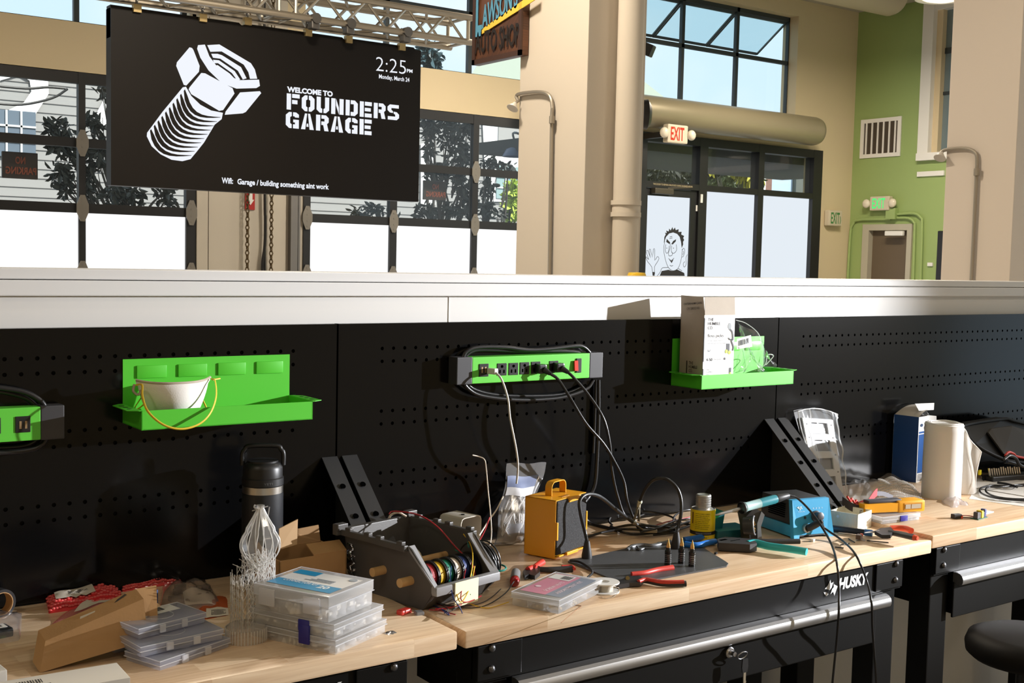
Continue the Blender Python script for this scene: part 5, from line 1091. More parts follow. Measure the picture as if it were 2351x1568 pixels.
# solder reel
sp0 = T(1388, 1358); sr = thing('solder_reel', 'white plastic reel of solder wire standing on the bench', 'reel', sp0)
wpl = pmat('reel_white', (.78, .77, .74), .4); rS = .034; hS = W(1388, 1334, sp0.y).z - ZT
for z in (0, hS - .0035): MB().lathe([(.009, z), (rS, z), (rS + .0005, z + .0015), (rS, z + .003), (.011, z + .003), (.009, z)], sp0, 36).build('flange', wpl, sr, 40)
MB().lathe([(.010, .002), (.010, hS - .002)], sp0, 24).build('core', wpl, sr, 40)
MB().lathe([(.0205, .003), (.0205, hS - .0035)], sp0, 36).build('solder', pmat('solder_wire', (.50, .46, .38), .3, .7, bump=.5, bscale=1200), sr, 60)
MB().tube([T(1406, 1345, .97), T(1422, 1352, .955), T(1412, 1368, .951), T(1390, 1374, .951), T(1379, 1370, .951)], .0006, 5, 5).build('loose_end', pmat('solder_wire', (0, 0, 0)), sr)
one(MB().tube([T(u, v, .9508) for u, v in [(1288, 1430), (1318, 1404), (1333, 1393), (1330, 1390), (1300, 1388)]], .0007, 5, 4), 'copper_strand', pmat('copper', (.30, .14, .06), .4, .6), 'single bare copper strand lying near the bench edge', 'wire')
# helping-hands mat with two goosenecks and three probes
mat_ = pmat('mat_black', (.075, .077, .08), .42, 0, .5, bump=.1, bscale=400, var=.25, vscale=10)
bp = [T(u, v, ZT + .004) for u, v in [(1304, 1288), (1310, 1283), (1352, 1278), (1440, 1258), (1545, 1245), (1590, 1243), (1600, 1248), (1665, 1288), (1672, 1293), (1668, 1299), (1650, 1302), (1455, 1338), (1432, 1341), (1418, 1334)]]
hm = thing('helping_hands', 'black mat base with two bent gooseneck arms and clips', 'soldering helper', sum(bp, V((0, 0, 0))) / len(bp) - V((0, 0, .004)))
n = len(bp); MB().add(bp + [p - V((0, 0, .0035)) for p in bp], [tuple(range(n)), tuple(range(n, 2 * n))[::-1]] + [(i, n + i, n + (i + 1) % n, (i + 1) % n) for i in range(n)]).build('base_mat', mat_, hm)
def neck(b, px, y0, lab):
    c = T(*b, ZT + .004); k = MB().lathe([(.0135, 0), (.0135, .008), (.0085, .035), (.0065, .045), (0, .045)], c, 24).build('cone_foot', rub, hm, 40)
    pts = [c + V((0, 0, .042))] + [W(u, v, y) for u, v, y in px]
    MB().tube(pts, .0048, 10, 6).build('gooseneck', pmat('neck_black', (.016, .016, .017), .3), hm, 60)
    return pts
n1 = neck((1347, 1281), [(1344, 1225, -.29), (1333, 1180, -.285), (1331, 1150, -.28), (1348, 1135, -.27), (1378, 1141, -.25), (1415, 1170, -.22), (1452, 1198, -.19)], 0, '')
n2 = neck((1552, 1259), [(1556, 1215, -.325), (1564, 1175, -.32), (1562, 1140, -.31), (1550, 1115, -.30), (1527, 1099, -.28), (1500, 1102, -.25), (1480, 1125, -.21), (1467, 1155, -.18)], 0, '')
brs = pmat('clip_brass', (.48, .44, .34), .3, .8)
for p, d in ((n1[-1], V((.10, .0, -.045))), (n2[-1], V((-.02, -.01, -.07)))):
    d = d.normalized(); MB().cyl(p, p + d * .012, .006, n=12).build('clip_socket', brs, hm, 40)
    s = d.cross(Y_).normalized()
    for sg_ in (-1, 1): MB().add([p + d * .01 + s * sg_ * .001 - Y_ * .004, p + d * .01 + s * sg_ * .001 + Y_ * .004, p + d * .05 + s * sg_ * .008 + Y_ * .004, p + d * .05 + s * sg_ * .008 - Y_ * .004, p + d * .01 + s * sg_ * .003 - Y_ * .004, p + d * .01 + s * sg_ * .003 + Y_ * .004, p + d * .05 + s * sg_ * .010 + Y_ * .004, p + d * .05 + s * sg_ * .010 - Y_ * .004], [(0, 1, 2, 3), (7, 6, 5, 4), (0, 4, 5, 1), (1, 5, 6, 2), (2, 6, 7, 3), (3, 7, 4, 0)]).build('clip_jaw', brs, hm)
MB().sphere(n2[-1] + V((.0, -.004, .004)), .007, 12).build('thumb_nut', pmat('nut_cream', (.62, .64, .50), .4), hm, 180)
# flat lead of the left foot, ending in red strands
MB().tube([T(u, v, .958) for u, v in [(1308, 1287), (1330, 1290), (1352, 1303), (1360, 1315), (1350, 1325), (1345, 1332)]], .003, 8, 5).build('lead', ck, hm, 60)
for i, (u, v, lab) in enumerate([(1533, 1297, 'gold-tipped ringed probe nearest the red cutters'), (1564, 1293, 'gold-tipped ringed probe standing behind the other two'), (1588, 1300, 'gold-tipped ringed probe nearest the crimping tool')]):
    c = T(u, v, ZT + .004); t = thing('probe_holder', lab, 'probe', c, 'ringed probes on the black mat')
    pr = []
    for k in range(5): z = .004 + k * .0048; pr += [(.0078, z), (.0078, z + .0026), (.0086, z + .003), (.0086, z + .0044), (.0078, z + .0047)]
    MB().lathe([(0, 0), (.0085, 0), (.0085, .004)] + pr + [(.0086, .030), (.0086, .036), (.006, .039), (.006, .044), (.0055, .045), (0, .045)], c, 20).build('ringed_body', pmat('probe_black', (.03, .03, .03), .25, .5), t, 30)
    m = MB()
    for k in range(5): z = .0072 + k * .0048; m.lathe([(.0079, z), (.0089, z + .0002), (.0089, z + .0012), (.0079, z + .0014)], c, 20)
    m.build('steel_rings', steel, t, 40)
    MB().lathe([(.0052, .0448), (.0052, .050), (.0015, .063), (.0003, .068)], c, 16).build('gold_tip', pmat('gold', (.78, .48, .18), .25, .9), t, 40)
# tangle of black cables behind the mat
tg = thing('cable_tangle', 'tangle of black cables piled on the bench below the power strip', 'cables', T(1490, 1215))
def tb(L, r=.0036, z=.955): return [T(u, v, z + dz) for u, v, dz in L]
for k, (L, r) in enumerate([
    ([(1345, 1234, 0), (1385, 1222, .004), (1430, 1215, .008), (1480, 1217, .012), (1530, 1222, .006), (1590, 1205, .004), (1600, 1198, 0)], .0036),
    ([(1405, 1205, 0), (1398, 1195, .004), (1412, 1180, .01), (1450, 1172, .014), (1500, 1176, .012), (1540, 1186, .008), (1560, 1200, .004), (1590, 1205, .002)], .0032),
    ([(1402, 1208, .002), (1430, 1222, .002), (1470, 1226, .0), (1530, 1218, .012), (1560, 1205, .014), (1582, 1198, .01)], .0036),
    ([(1545, 1200, .006), (1550, 1184, .012), (1570, 1172, .012), (1590, 1170, .008)], .003),
    ([(1410, 1212, .004), (1450, 1205, .018), (1500, 1208, .02), (1540, 1212, .012), (1548, 1222, .004), (1500, 1228, .0)], .0034),
    ([(1470, 1222, .014), (1510, 1212, .022), (1550, 1196, .016), (1575, 1192, .008)], .003),
    ([(1380, 1196, .0), (1410, 1190, .002), (1450, 1190, .004), (1480, 1180, .006)], .0028)]):
    MB().tube(tb(L, r), r, 8, 6).build('cable', ck, tg, 60)
MB().tube(tb([(1500, 1208, .004), (1530, 1198, .008), (1560, 1192, .008), (1588, 1186, .004)]), .0014, 6, 5).build('red_wire', pmat('wire_red', (0, 0, 0)), tg, 60)
m = MB(Fr(T(1500, 1222, .965), -.6, 0, 0)); m.box((-.03, -.009, 0), (.01, .009, .008), .002).build('alligator_clip', brs, tg)
p = T(1590, 1193); pcb0 = one(MB(Fr(p, .1)).box((-.03, -.02, 0), (.03, .02, .002)).box((-.02, -.012, .002), (.0, .01, .006)), 'white_card', pmat('card_white', (.7, .72, .74), .5), 'small white card half hidden behind the yellow can', 'card')
# yellow can
cp_ = T(1612, 1236); cz1 = W(1612, 1167, cp_.y).z - ZT; cz2 = W(1612, 1135, cp_.y).z - ZT; rc = .0345
cn = thing('cement_can', 'yellow can with grey screw cap and black band', 'can', cp_)
MB().lathe([(0, 0), (rc - .001, 0), (rc, .002), (rc, cz1 - .004), (rc + .0006, cz1)], cp_, 40).build('yellow_body', pmat('can_yellow', (.95, .76, .008), .3), cn, 50)
MB().lathe([(rc + .0004, cz1), (rc - .002, cz1 + .001), (rc - .004, cz1 - .001), (.021, cz1 + .004), (.021, cz1 + .010)], cp_, 40).build('can_top', pmat('tin', (.55, .54, .52), .3, .9), cn, 40)
zk = cz2 - cz1; pr = [(.0205, cz1 + .006)]
for k in range(4): z = cz1 + .008 + (zk - .012) * k / 4; pr += [(.0215, z), (.0215, z + .0022), (.0205, z + .003)]
MB().lathe(pr + [(.0215, cz2 - .004), (.0205, cz2 - .001), (.017, cz2), (.015, cz2 - .001), (0, cz2 - .001)], cp_, 36).build('screw_cap', pmat('cap_metal', (.48, .47, .45), .4, .8, bump=.2, bscale=300), cn, 30)
MB().lathe([(rc + .0004, .016), (rc + .0004, .026)], cp_, 40).build('black_band', pmat('can_black', (.012, .01, .01), .35), cn, 60)
def wrap(s, a0, z, h, wd, mb):     # lettering wrapped round the can
    tm = MB(); tm.text(s, (0, 0, 0), X_, Y_, wd, h, .01)
    vs = [cp_ + V((math.cos(a0 + p.x / rc) * (rc + .0006), math.sin(a0 + p.x / rc) * (rc + .0006), z + p.y)) for p in tm.v]
    mb.add(vs, tm.f)
ca = math.atan2(CAM.y - cp_.y, CAM.x - cp_.x); m = MB(); lines = ['DANGER EXTREMELY FLAMMABLE', 'VAPOR HARMFUL MAY IRRITATE', 'EYES AND SKIN HARMFUL OR', 'FATAL IF SWALLOWED READ', 'BACK PANEL CAREFULLY FOR', 'FIRST AID AND CAUTIONS', 'KEEP OUT OF REACH OF', 'CHILDREN USE OUTDOORS', 'OR WITH VENTILATION']
for i, s in enumerate(lines): wrap(s, ca - .62, cz1 - .011 - i * .0052, .0022, .042 - .003 * (i % 3), m)
wrap('WARNING', ca - .35, .007, .005, .026, m)
m.build('lettering', pmat('can_ink', (.10, .07, .01), .5), cn)
m = MB(); wrap('INDOOR AND OUTDOOR USE', ca - .55, .0195, .003, .044, m); m.build('band_lettering', pmat('can_grey', (.6, .6, .6), .5), cn)
MB().lathe([(rc + .0005, .04), (rc + .0005, .068)], cp_, 1) if False else None
m = MB(); m.add([cp_ + V((math.cos(ca - .95 + a) * (rc + .0006), math.sin(ca - .95 + a) * (rc + .0006), z)) for z in (.046, .078) for a in (0, .12)], [(0, 1, 3, 2)]); m.build('drip', pmat('can_drip', (.13, .04, .01), .4), cn)
# blue cutters behind the mat
bl = pmat('grip_blue', (.01, .17, .62), .35); t = thing('flush_cutters', 'bright blue handled cutters lying before the yellow can', 'pliers', T(1610, 1245))
MB().tube([T(u, v, .961) for u, v in [(1570, 1240), (1595, 1236), (1615, 1232), (1626, 1232)]], .0085, 10, 5).build('grip', bl, t, 60)
MB().tube([T(u, v, .960) for u, v in [(1572, 1250), (1600, 1252), (1625, 1246), (1642, 1243)]], .0085, 10, 5).build('grip', bl, t, 60)
MB().prism([(0, -.006), (.05, -.008), (.05, .008), (0, .005)], T(1512, 1250, .955), T(1575, 1244, .955) - T(1512, 1250, .955), Y_, .006).build('jaws', steel, t)
# grey snips just behind the mat
one(MB().tube([T(u, v, .957) for u, v in [(1440, 1262), (1452, 1254), (1475, 1251), (1500, 1252), (1540, 1243)]], .0055, 8, 5, flat=.7).tube([T(u, v, .957) for u, v in [(1462, 1256), (1468, 1262), (1480, 1258)]], .004, 8, 4), 'grey_snips', pmat('snip_grey', (.14, .145, .15), .35, .6), 'grey metal snips lying along the rear edge of the mat', 'pliers', None, 60)
# crimping tool with teal handle
tl_ = pmat('grip_teal', (.03, .48, .52), .4); t = thing('crimping_tool', 'black crimping tool with a turquoise handle before the soldering station', 'crimper', T(1750, 1268))
P = [T(u, v, .974) for u, v in [(1647, 1237), (1665, 1232), (1715, 1236), (1733, 1241), (1738, 1247), (1722, 1250), (1650, 1246)]]; n = len(P)
MB().add(P + [p - V((0, 0, .021)) for p in P], [tuple(range(n)), tuple(range(n, 2 * n))[::-1]] + [(i, n + i, n + (i + 1) % n, (i + 1) % n) for i in range(n)]).build('head', blackg, t)
for u0, v0, u1, v1 in ((1656, 1237, 1665, 1241), (1678, 1238, 1698, 1242)): a, b_ = T(u0, v1, .9745), T(u1, v0, .9745); MB().box((a.x, min(a.y, b_.y), .9738), (b_.x, max(a.y, b_.y), .9746)).build('die_slot', pmat('hole_black', (0, 0, 0)), t)
MB().tube([T(u, v, .966) for u, v in [(1718, 1250), (1735, 1247), (1765, 1254), (1810, 1260), (1852, 1267)]], .0125, 12, 6, flat=.8, taper=(.9, .8)).build('handle', tl_, t, 60)
MB().tube([T(u, v, .962) for u, v in [(1700, 1242), (1750, 1243), (1800, 1243), (1836, 1243)]], .0075, 10, 5, flat=.9).build('handle', blackg, t, 60)
# soldering station
stB = pmat('station_blue', (.035, .36, .66), .4, bump=.05, bscale=500); stD = pmat('station_black', (.018, .018, .02), .45)
FL_, FR_ = T(1827, 1239), T(1911, 1231); yv_ = math.atan2((FR_ - FL_).y, (FR_ - FL_).x); wS = (FR_ - FL_).length; F = Fr(FL_, yv_)
hS_ = W(1818, 1152, FL_.y + .02).z - ZT; dS = .165; sb = .022
ss = thing('soldering_station', 'blue and black soldering station with control knob', 'soldering station', FL_)
MB(F).add([(0, .004, .006), (wS, .004, .006), (wS, dS, .006), (0, dS, .006), (.004, sb + .006, hS_), (wS - .004, sb + .006, hS_), (wS - .004, dS, hS_), (.004, dS, hS_)], [(3, 2, 1, 0), (4, 5, 6, 7), (0, 1, 5, 4), (1, 2, 6, 5), (2, 3, 7, 6), (3, 0, 4, 7)]).build('casing', stD, ss)
def sy(z): return sb * z / hS_
m = MB(F); P = [(-.006, 0, .0), (.0, sb, hS_ + .003), (wS, sb, hS_ + .003), (wS + .006, 0, .0), (wS - .012, 0, 0), (wS - .016, .004, .010), (.016, .004, .010), (.012, 0, 0)]; n = len(P)
m.add(P + [(a, b + .016, c) for a, b, c in P], [tuple(range(n))[::-1], tuple(range(n, 2 * n))] + [(i, (i + 1) % n, n + (i + 1) % n, n + i) for i in range(n)]); m.build('front_bezel', stB, ss)
MB(F).box((-.003, .01, .004), (.002, dS + .002, .036)).box((wS - .002, .01, .004), (wS + .003, dS + .002, .036)).build('lower_shell', stB, ss)
fn = V((0, -hS_, sb)).normalized()
FS = F.copy()
def fp(x, z, o=0): return FS @ (V((x, sy(z), z)) + fn * o)
fnw = F.to_3x3() @ fn
k1 = MB().lathe([(.0165, 0), (.0165, .004), (.0125, .006), (.0115, .022), (.009, .023), (0, .023)], fp(wS * .60, hS_ * .56), 24, fnw).build('knob', pmat('knob_grey', (.045, .045, .055), .4), ss, 30)
MB().cyl(fp(wS * .30, hS_ * .55), fp(wS * .30, hS_ * .55, .002), .0035, n=14).build('indicator', stD, ss)
sk = MB().lathe([(.013, 0), (.013, .006), (.011, .010), (0, .010)], fp(wS * .30, hS_ * .27), 20, fnw).build('socket', pmat('socket_metal', (.5, .46, .4), .3, .9), ss, 30)
ur = F.to_3x3() @ X_; uu_ = (F.to_3x3() @ V((0, sb, hS_))).normalized()
m = MB().text('4 3 2 1', fp(wS * .52, hS_ * .76, .0006), ur, uu_, .035, .004).text('YIHUA', fp(wS * .12, hS_ * .70, .0006), ur, uu_, .024, .003)
o = fp(wS * .17, hS_ * .80, .0006)
for a, b_ in (((-.008, .004), (.002, -.002)), ((-.004, .006), (.004, -.004)), ((.002, .005), (.010, -.001)), ((.008, .006), (.0, -.005))): m.ribbon([o + ur * a[0] + uu_ * a[1], o + ur * b_[0] + uu_ * b_[1]], .0025, fnw, .0003, 1)
m.build('lettering', pmat('station_print', (.55, .72, .78), .5), ss)
m = MB(F)
for i in range(7): m.box((-.0005, .055, .052 + i * .006), (.004, .13, .054 + i * .006))
m.build('vent_slots', pmat('hole_black', (0, 0, 0)), ss)
# iron stand
sd_ = pmat('stand_black', (.035, .032, .03), .45); sg_ = pmat('stand_grey', (.20, .205, .22), .4); tq = pmat('stand_teal', (.008, .13, .17), .4)
sp_ = T(1728, 1238); isd = thing('iron_stand', 'teal and black soldering iron stand with brass wool pot', 'iron stand', sp_)
Q = T(1700, 1232); a0 = math.radians(30); F = Fr(T(1685, 1236), math.radians(-12))
MB(F).box((-.055, .0, 0), (.062, .085, .024), .004).build('base', tq, isd, 40)
MB(F).add([(-.055, .03, .022), (-.02, .03, .022), (-.012, .03, .070), (-.055, .03, .045), (-.055, .075, .022), (-.02, .075, .022), (-.012, .075, .070), (-.055, .075, .045)], [(0, 1, 2, 3), (7, 6, 5, 4), (0, 4, 5, 1), (1, 5, 6, 2), (2, 6, 7, 3), (3, 7, 4, 0)]).build('side_wing', tq, isd)
H = Fr(T(1722, 1247), math.radians(-20))
P = [(.0, .0), (.030, .0), (.022, .055), (.030, .085), (.012, .10), (-.014, .075), (-.006, .045)]
m = MB(H).prism(P, (0, 0, 0), X_, Z_, -.055); m.build('holder_body', sd_, isd)
MB(H).prism([(.022, .0), (.036, .0), (.030, .045), (.040, .078), (.030, .088), (.018, .055)], (0, -.0025, 0), X_, Z_, -.058).build('grey_face', sg_, isd)
pc0 = W(1733, 1206, T(1722, 1247).y - .012); axp = V((.55, -.80, .12)).normalized()
MB().lathe([(.024, -.03), (.026, 0), (.0235, .001), (.0235, -.012), (0, -.012)], pc0, 28, axp).build('wool_pot', sd_, isd, 40)
MB().lathe([(.0262, -.003), (.0272, 0), (.0245, .0015)], pc0, 28, axp).build('pot_ring', sg_, isd, 40)
m = MB(); rr = random.Random(4); e1 = axp.orthogonal().normalized(); e2 = axp.cross(e1)
for k in range(60):
    an, r_ = rr.uniform(0, 6.28), .022 * math.sqrt(rr.random()); c = pc0 + (e1 * math.cos(an) + e2 * math.sin(an)) * r_ - axp * .006
    m.tube([c, c + V((rr.uniform(-.007, .007), rr.uniform(-.007, .007), rr.uniform(-.007, .007))), c + V((rr.uniform(-.007, .007), rr.uniform(-.007, .007), rr.uniform(-.007, .007)))], .0007, 4, 3)
wl = m.build('brass_wool', pmat('brass_wool', (.62, .36, .09), .35, .8), isd); wl['kind'] = 'stuff'
rg_ = W(1712, 1164, T(1722, 1247).y + .01)
# the iron in its holder, with its lead over the bench edge
ia, ib = W(1708, 1165, -.40), W(1812, 1137, -.42); dI = (ib - ia); L = dI.length; dI.normalize()
ir = thing('soldering_iron', 'soldering iron with teal grip resting in the stand, lead hanging down', 'soldering iron', ia)
MB().lathe([(.0115, -.004), (.0135, .002), (.0135, .006), (.012, .008), (.0125, L * .34)], ia, 20, dI).build('pale_grip', pmat('iron_pale', (.33, .50, .50), .45), ir, 40)
MB().lathe([(.0125, L * .34), (.0125, L * .66), (.0115, L * .70)], ia, 20, dI).build('teal_grip', pmat('iron_teal', (.02, .24, .30), .45), ir, 40)
MB().lathe([(.0115, L * .70), (.0125, L * .73), (.007, L * .98), (.004, L), (0, L)], ia, 20, dI).build('tail', rub, ir, 40)
MB().lathe([(.016, -.010), (.018, -.006), (.016, -.002), (.010, -.002)], ia, 24, dI).build('collar', rub, ir, 40)
MB().lathe([(0, -.10), (.002, -.095), (.004, -.08), (.0045, -.01)], ia, 14, dI).build('barrel', steel, ir, 40)
def tb2(L): return [W(u, v, y) for u, v, y in L]
MB().tube([ib] + tb2([(1832, 1145, -.43), (1862, 1175, -.46), (1892, 1218, -.51), (1911, 1255, -.57), (1921, 1292, -.648), (1926, 1340, -.668), (1926, 1400, -.705), (1922, 1460, -.69), (1916, 1520, -.67), (1908, 1600, -.66)]), .0031, 9, 6).build('lead', ck, ir, 60)
pl0 = fp(wS * .30, hS_ * .27, .008); pe = W(1875, 1204, pl0.y - .02); t = thing('station_lead', 'black lead plugged into the blue station and hanging over the bench edge', 'cable', pl0)
dP = (W(1868, 1203, pl0.y - .012) - pl0).normalized(); MB().lathe([(.010, 0), (.010, .03), (.009, .032), (.0085, .04), (.004, .048), (0, .048)], pl0 + fnw * .003, 16, (dP + fnw * .5).normalized()).build('plug', rub, t, 40)
q0 = pl0 + fnw * .003 + (dP + fnw * .5).normalized() * .047
MB().tube([q0, T(1893, 1212, .978), T(1930, 1238, .958), T(1956, 1262, .956)] + tb2([(1972, 1288, -.655), (1990, 1335, -.668), (2001, 1385, -.705), (2003, 1440, -.69), (2008, 1510, -.67), (2014, 1600, -.66)]), .0031, 9, 6).build('lead', ck, t, 60)
# ================================================================== things on the left bench
# thermos
tcx, tcy = -.367, -.105
def zz(v): return W(600, v, tcy).z
tm = thing('thermos', 'black insulated bottle with steel band and loop handle lid', 'bottle', (tcx, tcy, ZT)); to = V((tcx, tcy, 0)); r0 = .047
tmk = pmat('powder_black', (.016, .017, .020), .42, bump=.06, bscale=700)
zb0, zb1 = zz(1129), zz(1113)
MB().lathe([(0, ZT + .002), (r0 - .003, ZT + .002), (r0, ZT + .006), (r0, zb0)], to, 44).build('body', tmk, tm, 40)
MB().lathe([(r0 - .0006, zb0), (r0 - .0006, zb1)], to, 44).build('steel_band', pmat('band_steel', (.62, .58, .52), .28, 1.0), tm, 60)
zl0, zl1 = zz(1108), zz(1062)
ld_ = MB().lathe([(r0 - .002, zb1), (r0 + .0005, zb1 + .002), (r0 + .0005, zb1 + .018), (r0 - .002, zb1 + .020), (r0 - .002, zl1 - .012), (r0 - .006, zl1 - .002), (r0 - .012, zl1 + .002), (r0 - .012, zl1 + .006), (0, zl1 + .007)], to, 44).build('lid', kb, tm, 35)
hz = zz(1024); m = MB(); c = spline([V((s, 0, z)) for s, z in [(-.046, zl1 - .006), (-.046, zl1 + .02), (-.040, hz - .008), (-.030, hz), (.030, hz), (.040, hz - .008), (.046, zl1 + .02), (.046, zl1 - .006)]], 4)
ah = math.radians(-24)
m.tube([to + V((p.x * math.cos(ah), p.x * math.sin(ah) , p.z)) for p in c], .0050, 10, 1, flat=1.1); m.build('handle', kb, tm, 60)
m = MB(); tmx = MB(); tmx.text('YETI', (0, 0, 0), X_, Y_, .020, .005, .01); a0 = math.atan2(CAM.y - tcy, CAM.x - tcx) + .05
m.add([to + V((math.cos(a0 + p.x / r0) * (r0 + .001), math.sin(a0 + p.x / r0) * (r0 + .001), zb1 + .007 + p.y)) for p in tmx.v], tmx.f); m.build('lettering', pmat('grey_letters', (.10, .10, .10), .5), tm)
# brown cardboard box behind the cases
kraft = pmat('kraft', (.42, .24, .10), .8, bump=.1, bscale=200, var=.08, vscale=20); kraftd = pmat('kraft_inside', (.34, .20, .09), .85)
bx0, bx1 = W(642, 1300, -.27).x, W(800, 1300, -.27).x; zt0 = W(720, 1278, -.27).z
cbx = thing('cardboard_box', 'open brown cardboard box behind the clear plastic cases', 'box', ((bx0 + bx1) / 2, -.2, ZT)); F = Fr(V((bx0, -.27, ZT)), math.radians(3)); wK, hK, dK = bx1 - bx0, zt0 - ZT, .12
MB(F).box((0, 0, 0), (wK, .003, hK)).box((0, dK - .003, 0), (wK, dK, hK)).box((0, 0, 0), (.003, dK, hK)).box((wK - .003, 0, 0), (wK, dK, hK)).box((0, 0, 0), (wK, dK, .003)).build('body', kraft, cbx)
pf = [W(641, 1262, -.20), W(682, 1250, -.20), W(684, 1192, -.19), W(641, 1214, -.19)]
MB().add(pf + [p + V((0, .003, 0)) for p in pf], [(0, 1, 2, 3), (7, 6, 5, 4), (0, 4, 5, 1), (1, 5, 6, 2), (2, 6, 7, 3), (3, 7, 4, 0)]).build('upright_flap', pmat('kraft_light', (.60, .40, .22), .8), cbx)
pf = [F @ V((0, dK, hK)), F @ V((wK, dK, hK)), F @ V((wK, dK + .01, hK + .035)), F @ V((wK * .55, dK + .014, hK + .030)), F @ V((.03, dK + .012, hK + .038))]
MB().add(pf + [p + V((0, .003, 0)) for p in pf], [(0, 1, 2, 3, 4), (9, 8, 7, 6, 5), (0, 5, 6, 1), (1, 6, 7, 2), (2, 7, 8, 3), (3, 8, 9, 4), (4, 9, 5, 0)]).build('rear_flap', kraftd, cbx)
pf = [F @ V((wK * .5, .001, hK)), F @ V((wK, .001, hK)), F @ V((wK + .01, .05, hK + .012)), F @ V((wK * .56, .055, hK + .012))]
MB().add(pf + [p + V((0, 0, .003)) for p in pf], [(3, 2, 1, 0), (4, 5, 6, 7), (0, 1, 5, 4), (1, 2, 6, 5), (2, 3, 7, 6), (3, 0, 4, 7)]).build('folded_flap', kraft, cbx)
# crinkled silver bag tucked beside the box
p = T(815, 1345); sbg = thing('silver_bag', 'crinkled silver bag wedged between cardboard box and wire bin', 'bag', V((W(812, 1310, -.24).x, -.24, ZT)))
o = wloc(sbg); rr = random.Random(2)
MB().grid(lambda a, b: o + V((-.012 + .030 * a + .004 * math.sin(23 * b + 9 * a), .01 * math.sin(31 * a + 3 * b) + .006 * math.sin(40 * b), .001 + .105 * b)), 20, 24).build('film', pmat('mylar', (.45, .45, .48), .18, .9), sbg, 180)
# 3-D printed clear part with its lattice of supports
rc_ = clear_mat('resin_clear', (1, .98, .96), body=.26, rough=.12, gloss=1.6); rl_ = clear_mat('resin_lattice', (1, .99, .97), body=.62, rough=.2, gloss=1.2)
dc = V((-.556, -.462, ZT)); pr3 = thing('resin_print', 'clear resin print: onion-shaped cage on lattice supports and round base', 'resin print', dc)
rD = .0405; m = MB().lathe([(0, 0), (rD, 0), (rD, .004), (rD - .001, .008), (rD - .001, .030), (rD - .006, .034), (0, .034)], dc, 48)
m.build('round_base', rc_, pr3, 30); m = MB()
for k in range(40): a = 2 * PI * k / 40; d = V((math.cos(a), math.sin(a), 0)); m.cyl(dc + d * rD + V((0, 0, .003)), dc + d * rD + V((0, 0, .030)), .0011, n=5)
m.build('base_ribs', rl_, pr3)
Lx0, Lx1, Ly0, Ly1 = -.560, -.490, -.455, -.385; zL0, zL1 = ZT, ZT + .165
def rect(s):
    P = [(Lx0, Ly0), (Lx1, Ly0), (Lx1, Ly1), (Lx0, Ly1)]; t = (s % 1) * 4; i = int(t) % 4; f = t - int(t); a, b = P[i], P[(i + 1) % 4]
    return V((a[0] + (b[0] - a[0]) * f, a[1] + (b[1] - a[1]) * f, 0))
m = MB(); N = 26; rr = random.Random(11)
def hgt(p): return zL0 + .165 * (.74 + .26 * (p.x - Lx0) / (Lx1 - Lx0))
for k in range(N):
    p = rect(k / N); q = rect((k + 1) / N); h = hgt(p); m.cyl((p.x, p.y, zL0), (p.x, p.y, h), .0008, n=5, caps=False)
    z = zL0 + .02
    while z < min(h, hgt(q)) - .012:
        m.cyl((p.x, p.y, z), (q.x, q.y, z + .018), .00065, n=4, caps=False)
        if k % 2: m.cyl((q.x, q.y, z), (p.x, p.y, z + .018), .00065, n=4, caps=False)
        z += .019
m.build('outer_lattice', rl_, pr3); m = MB()
for k in range(180):
    p = V((rr.uniform(Lx0 + .02, Lx1 - .003), rr.uniform(Ly0 + .004, Ly1 - .004), 0)); z = ZT + .035 + rr.random() ** .8 * .125; d = V((rr.uniform(-.02, .02), rr.uniform(-.015, .015), rr.uniform(.006, .03)))
    m.cyl((p.x, p.y, z), (min(Lx1, max(Lx0, p.x + d.x)), min(Ly1, max(Ly0, p.y + d.y)), min(z + d.z, hgt(p))), .0009, n=4, caps=False)
g = m.build('inner_supports', rl_, pr3); g['kind'] = 'stuff'
bc = W(597, 1290, -.41); zt_ = W(600, 1166, -.41).z; zb_0 = W(597, 1310, -.41).z; hB = zt_ - zb_0; m = MB(); m2 = MB()
def onion(t): return .0395 * (math.sin(PI * min(1, t * 1.22)) ** .85 if t < .66 else .0395 / .0395 * (.74 * (1 - (t - .66) / .34) ** 1.15 * .80 + .14))
for k in range(7):
    a = 2 * PI * k / 7 + .3; d = V((math.cos(a), math.sin(a), 0)); s = V((-d.y, d.x, 0)); pts = []
    for i in range(17): t = i / 16; pts.append(V((bc.x, bc.y, zb_0 + hB * t)) + d * max(.003, onion(t)))
    vs = []
    for i, p in enumerate(pts): wv = .0075 * math.sin(PI * (i / 16 * .9 + .05)) + .001; vs += [p + s * wv, p - s * wv]
    m.add(vs, [(2 * i, 2 * i + 1, 2 * i + 3, 2 * i + 2) for i in range(16)])
    for sgn in (-1, 1): m2.tube([p + s * sgn * (.0075 * math.sin(PI * (i / 16 * .9 + .05)) + .001) for i, p in enumerate(pts)], .0011, 5, 1)
m.build('cage_ribs', rc_, pr3, 180); m2.build('rib_edges', rl_, pr3, 60)
MB().lathe([(.008, 0), (.0065, .004), (.0085, .010), (.0085, .014), (0, .014)], (bc.x, bc.y, zt_ - .008), 14).cyl((bc.x - .018, bc.y, zt_ - .004), (bc.x + .016, bc.y, zt_ + .002), .0012, n=6).tube([(bc.x - .006, bc.y, zt_ - .002), (bc.x - .013, bc.y, zt_ + .003), (bc.x - .011, bc.y, zt_ + .008)], .002, 6).cyl((bc.x + .021, bc.y + .01, zt_ - .022), (bc.x + .024, bc.y + .01, zt_ - .002), .0012, n=6).build('top_knot', rc_, pr3, 40)
m = MB()
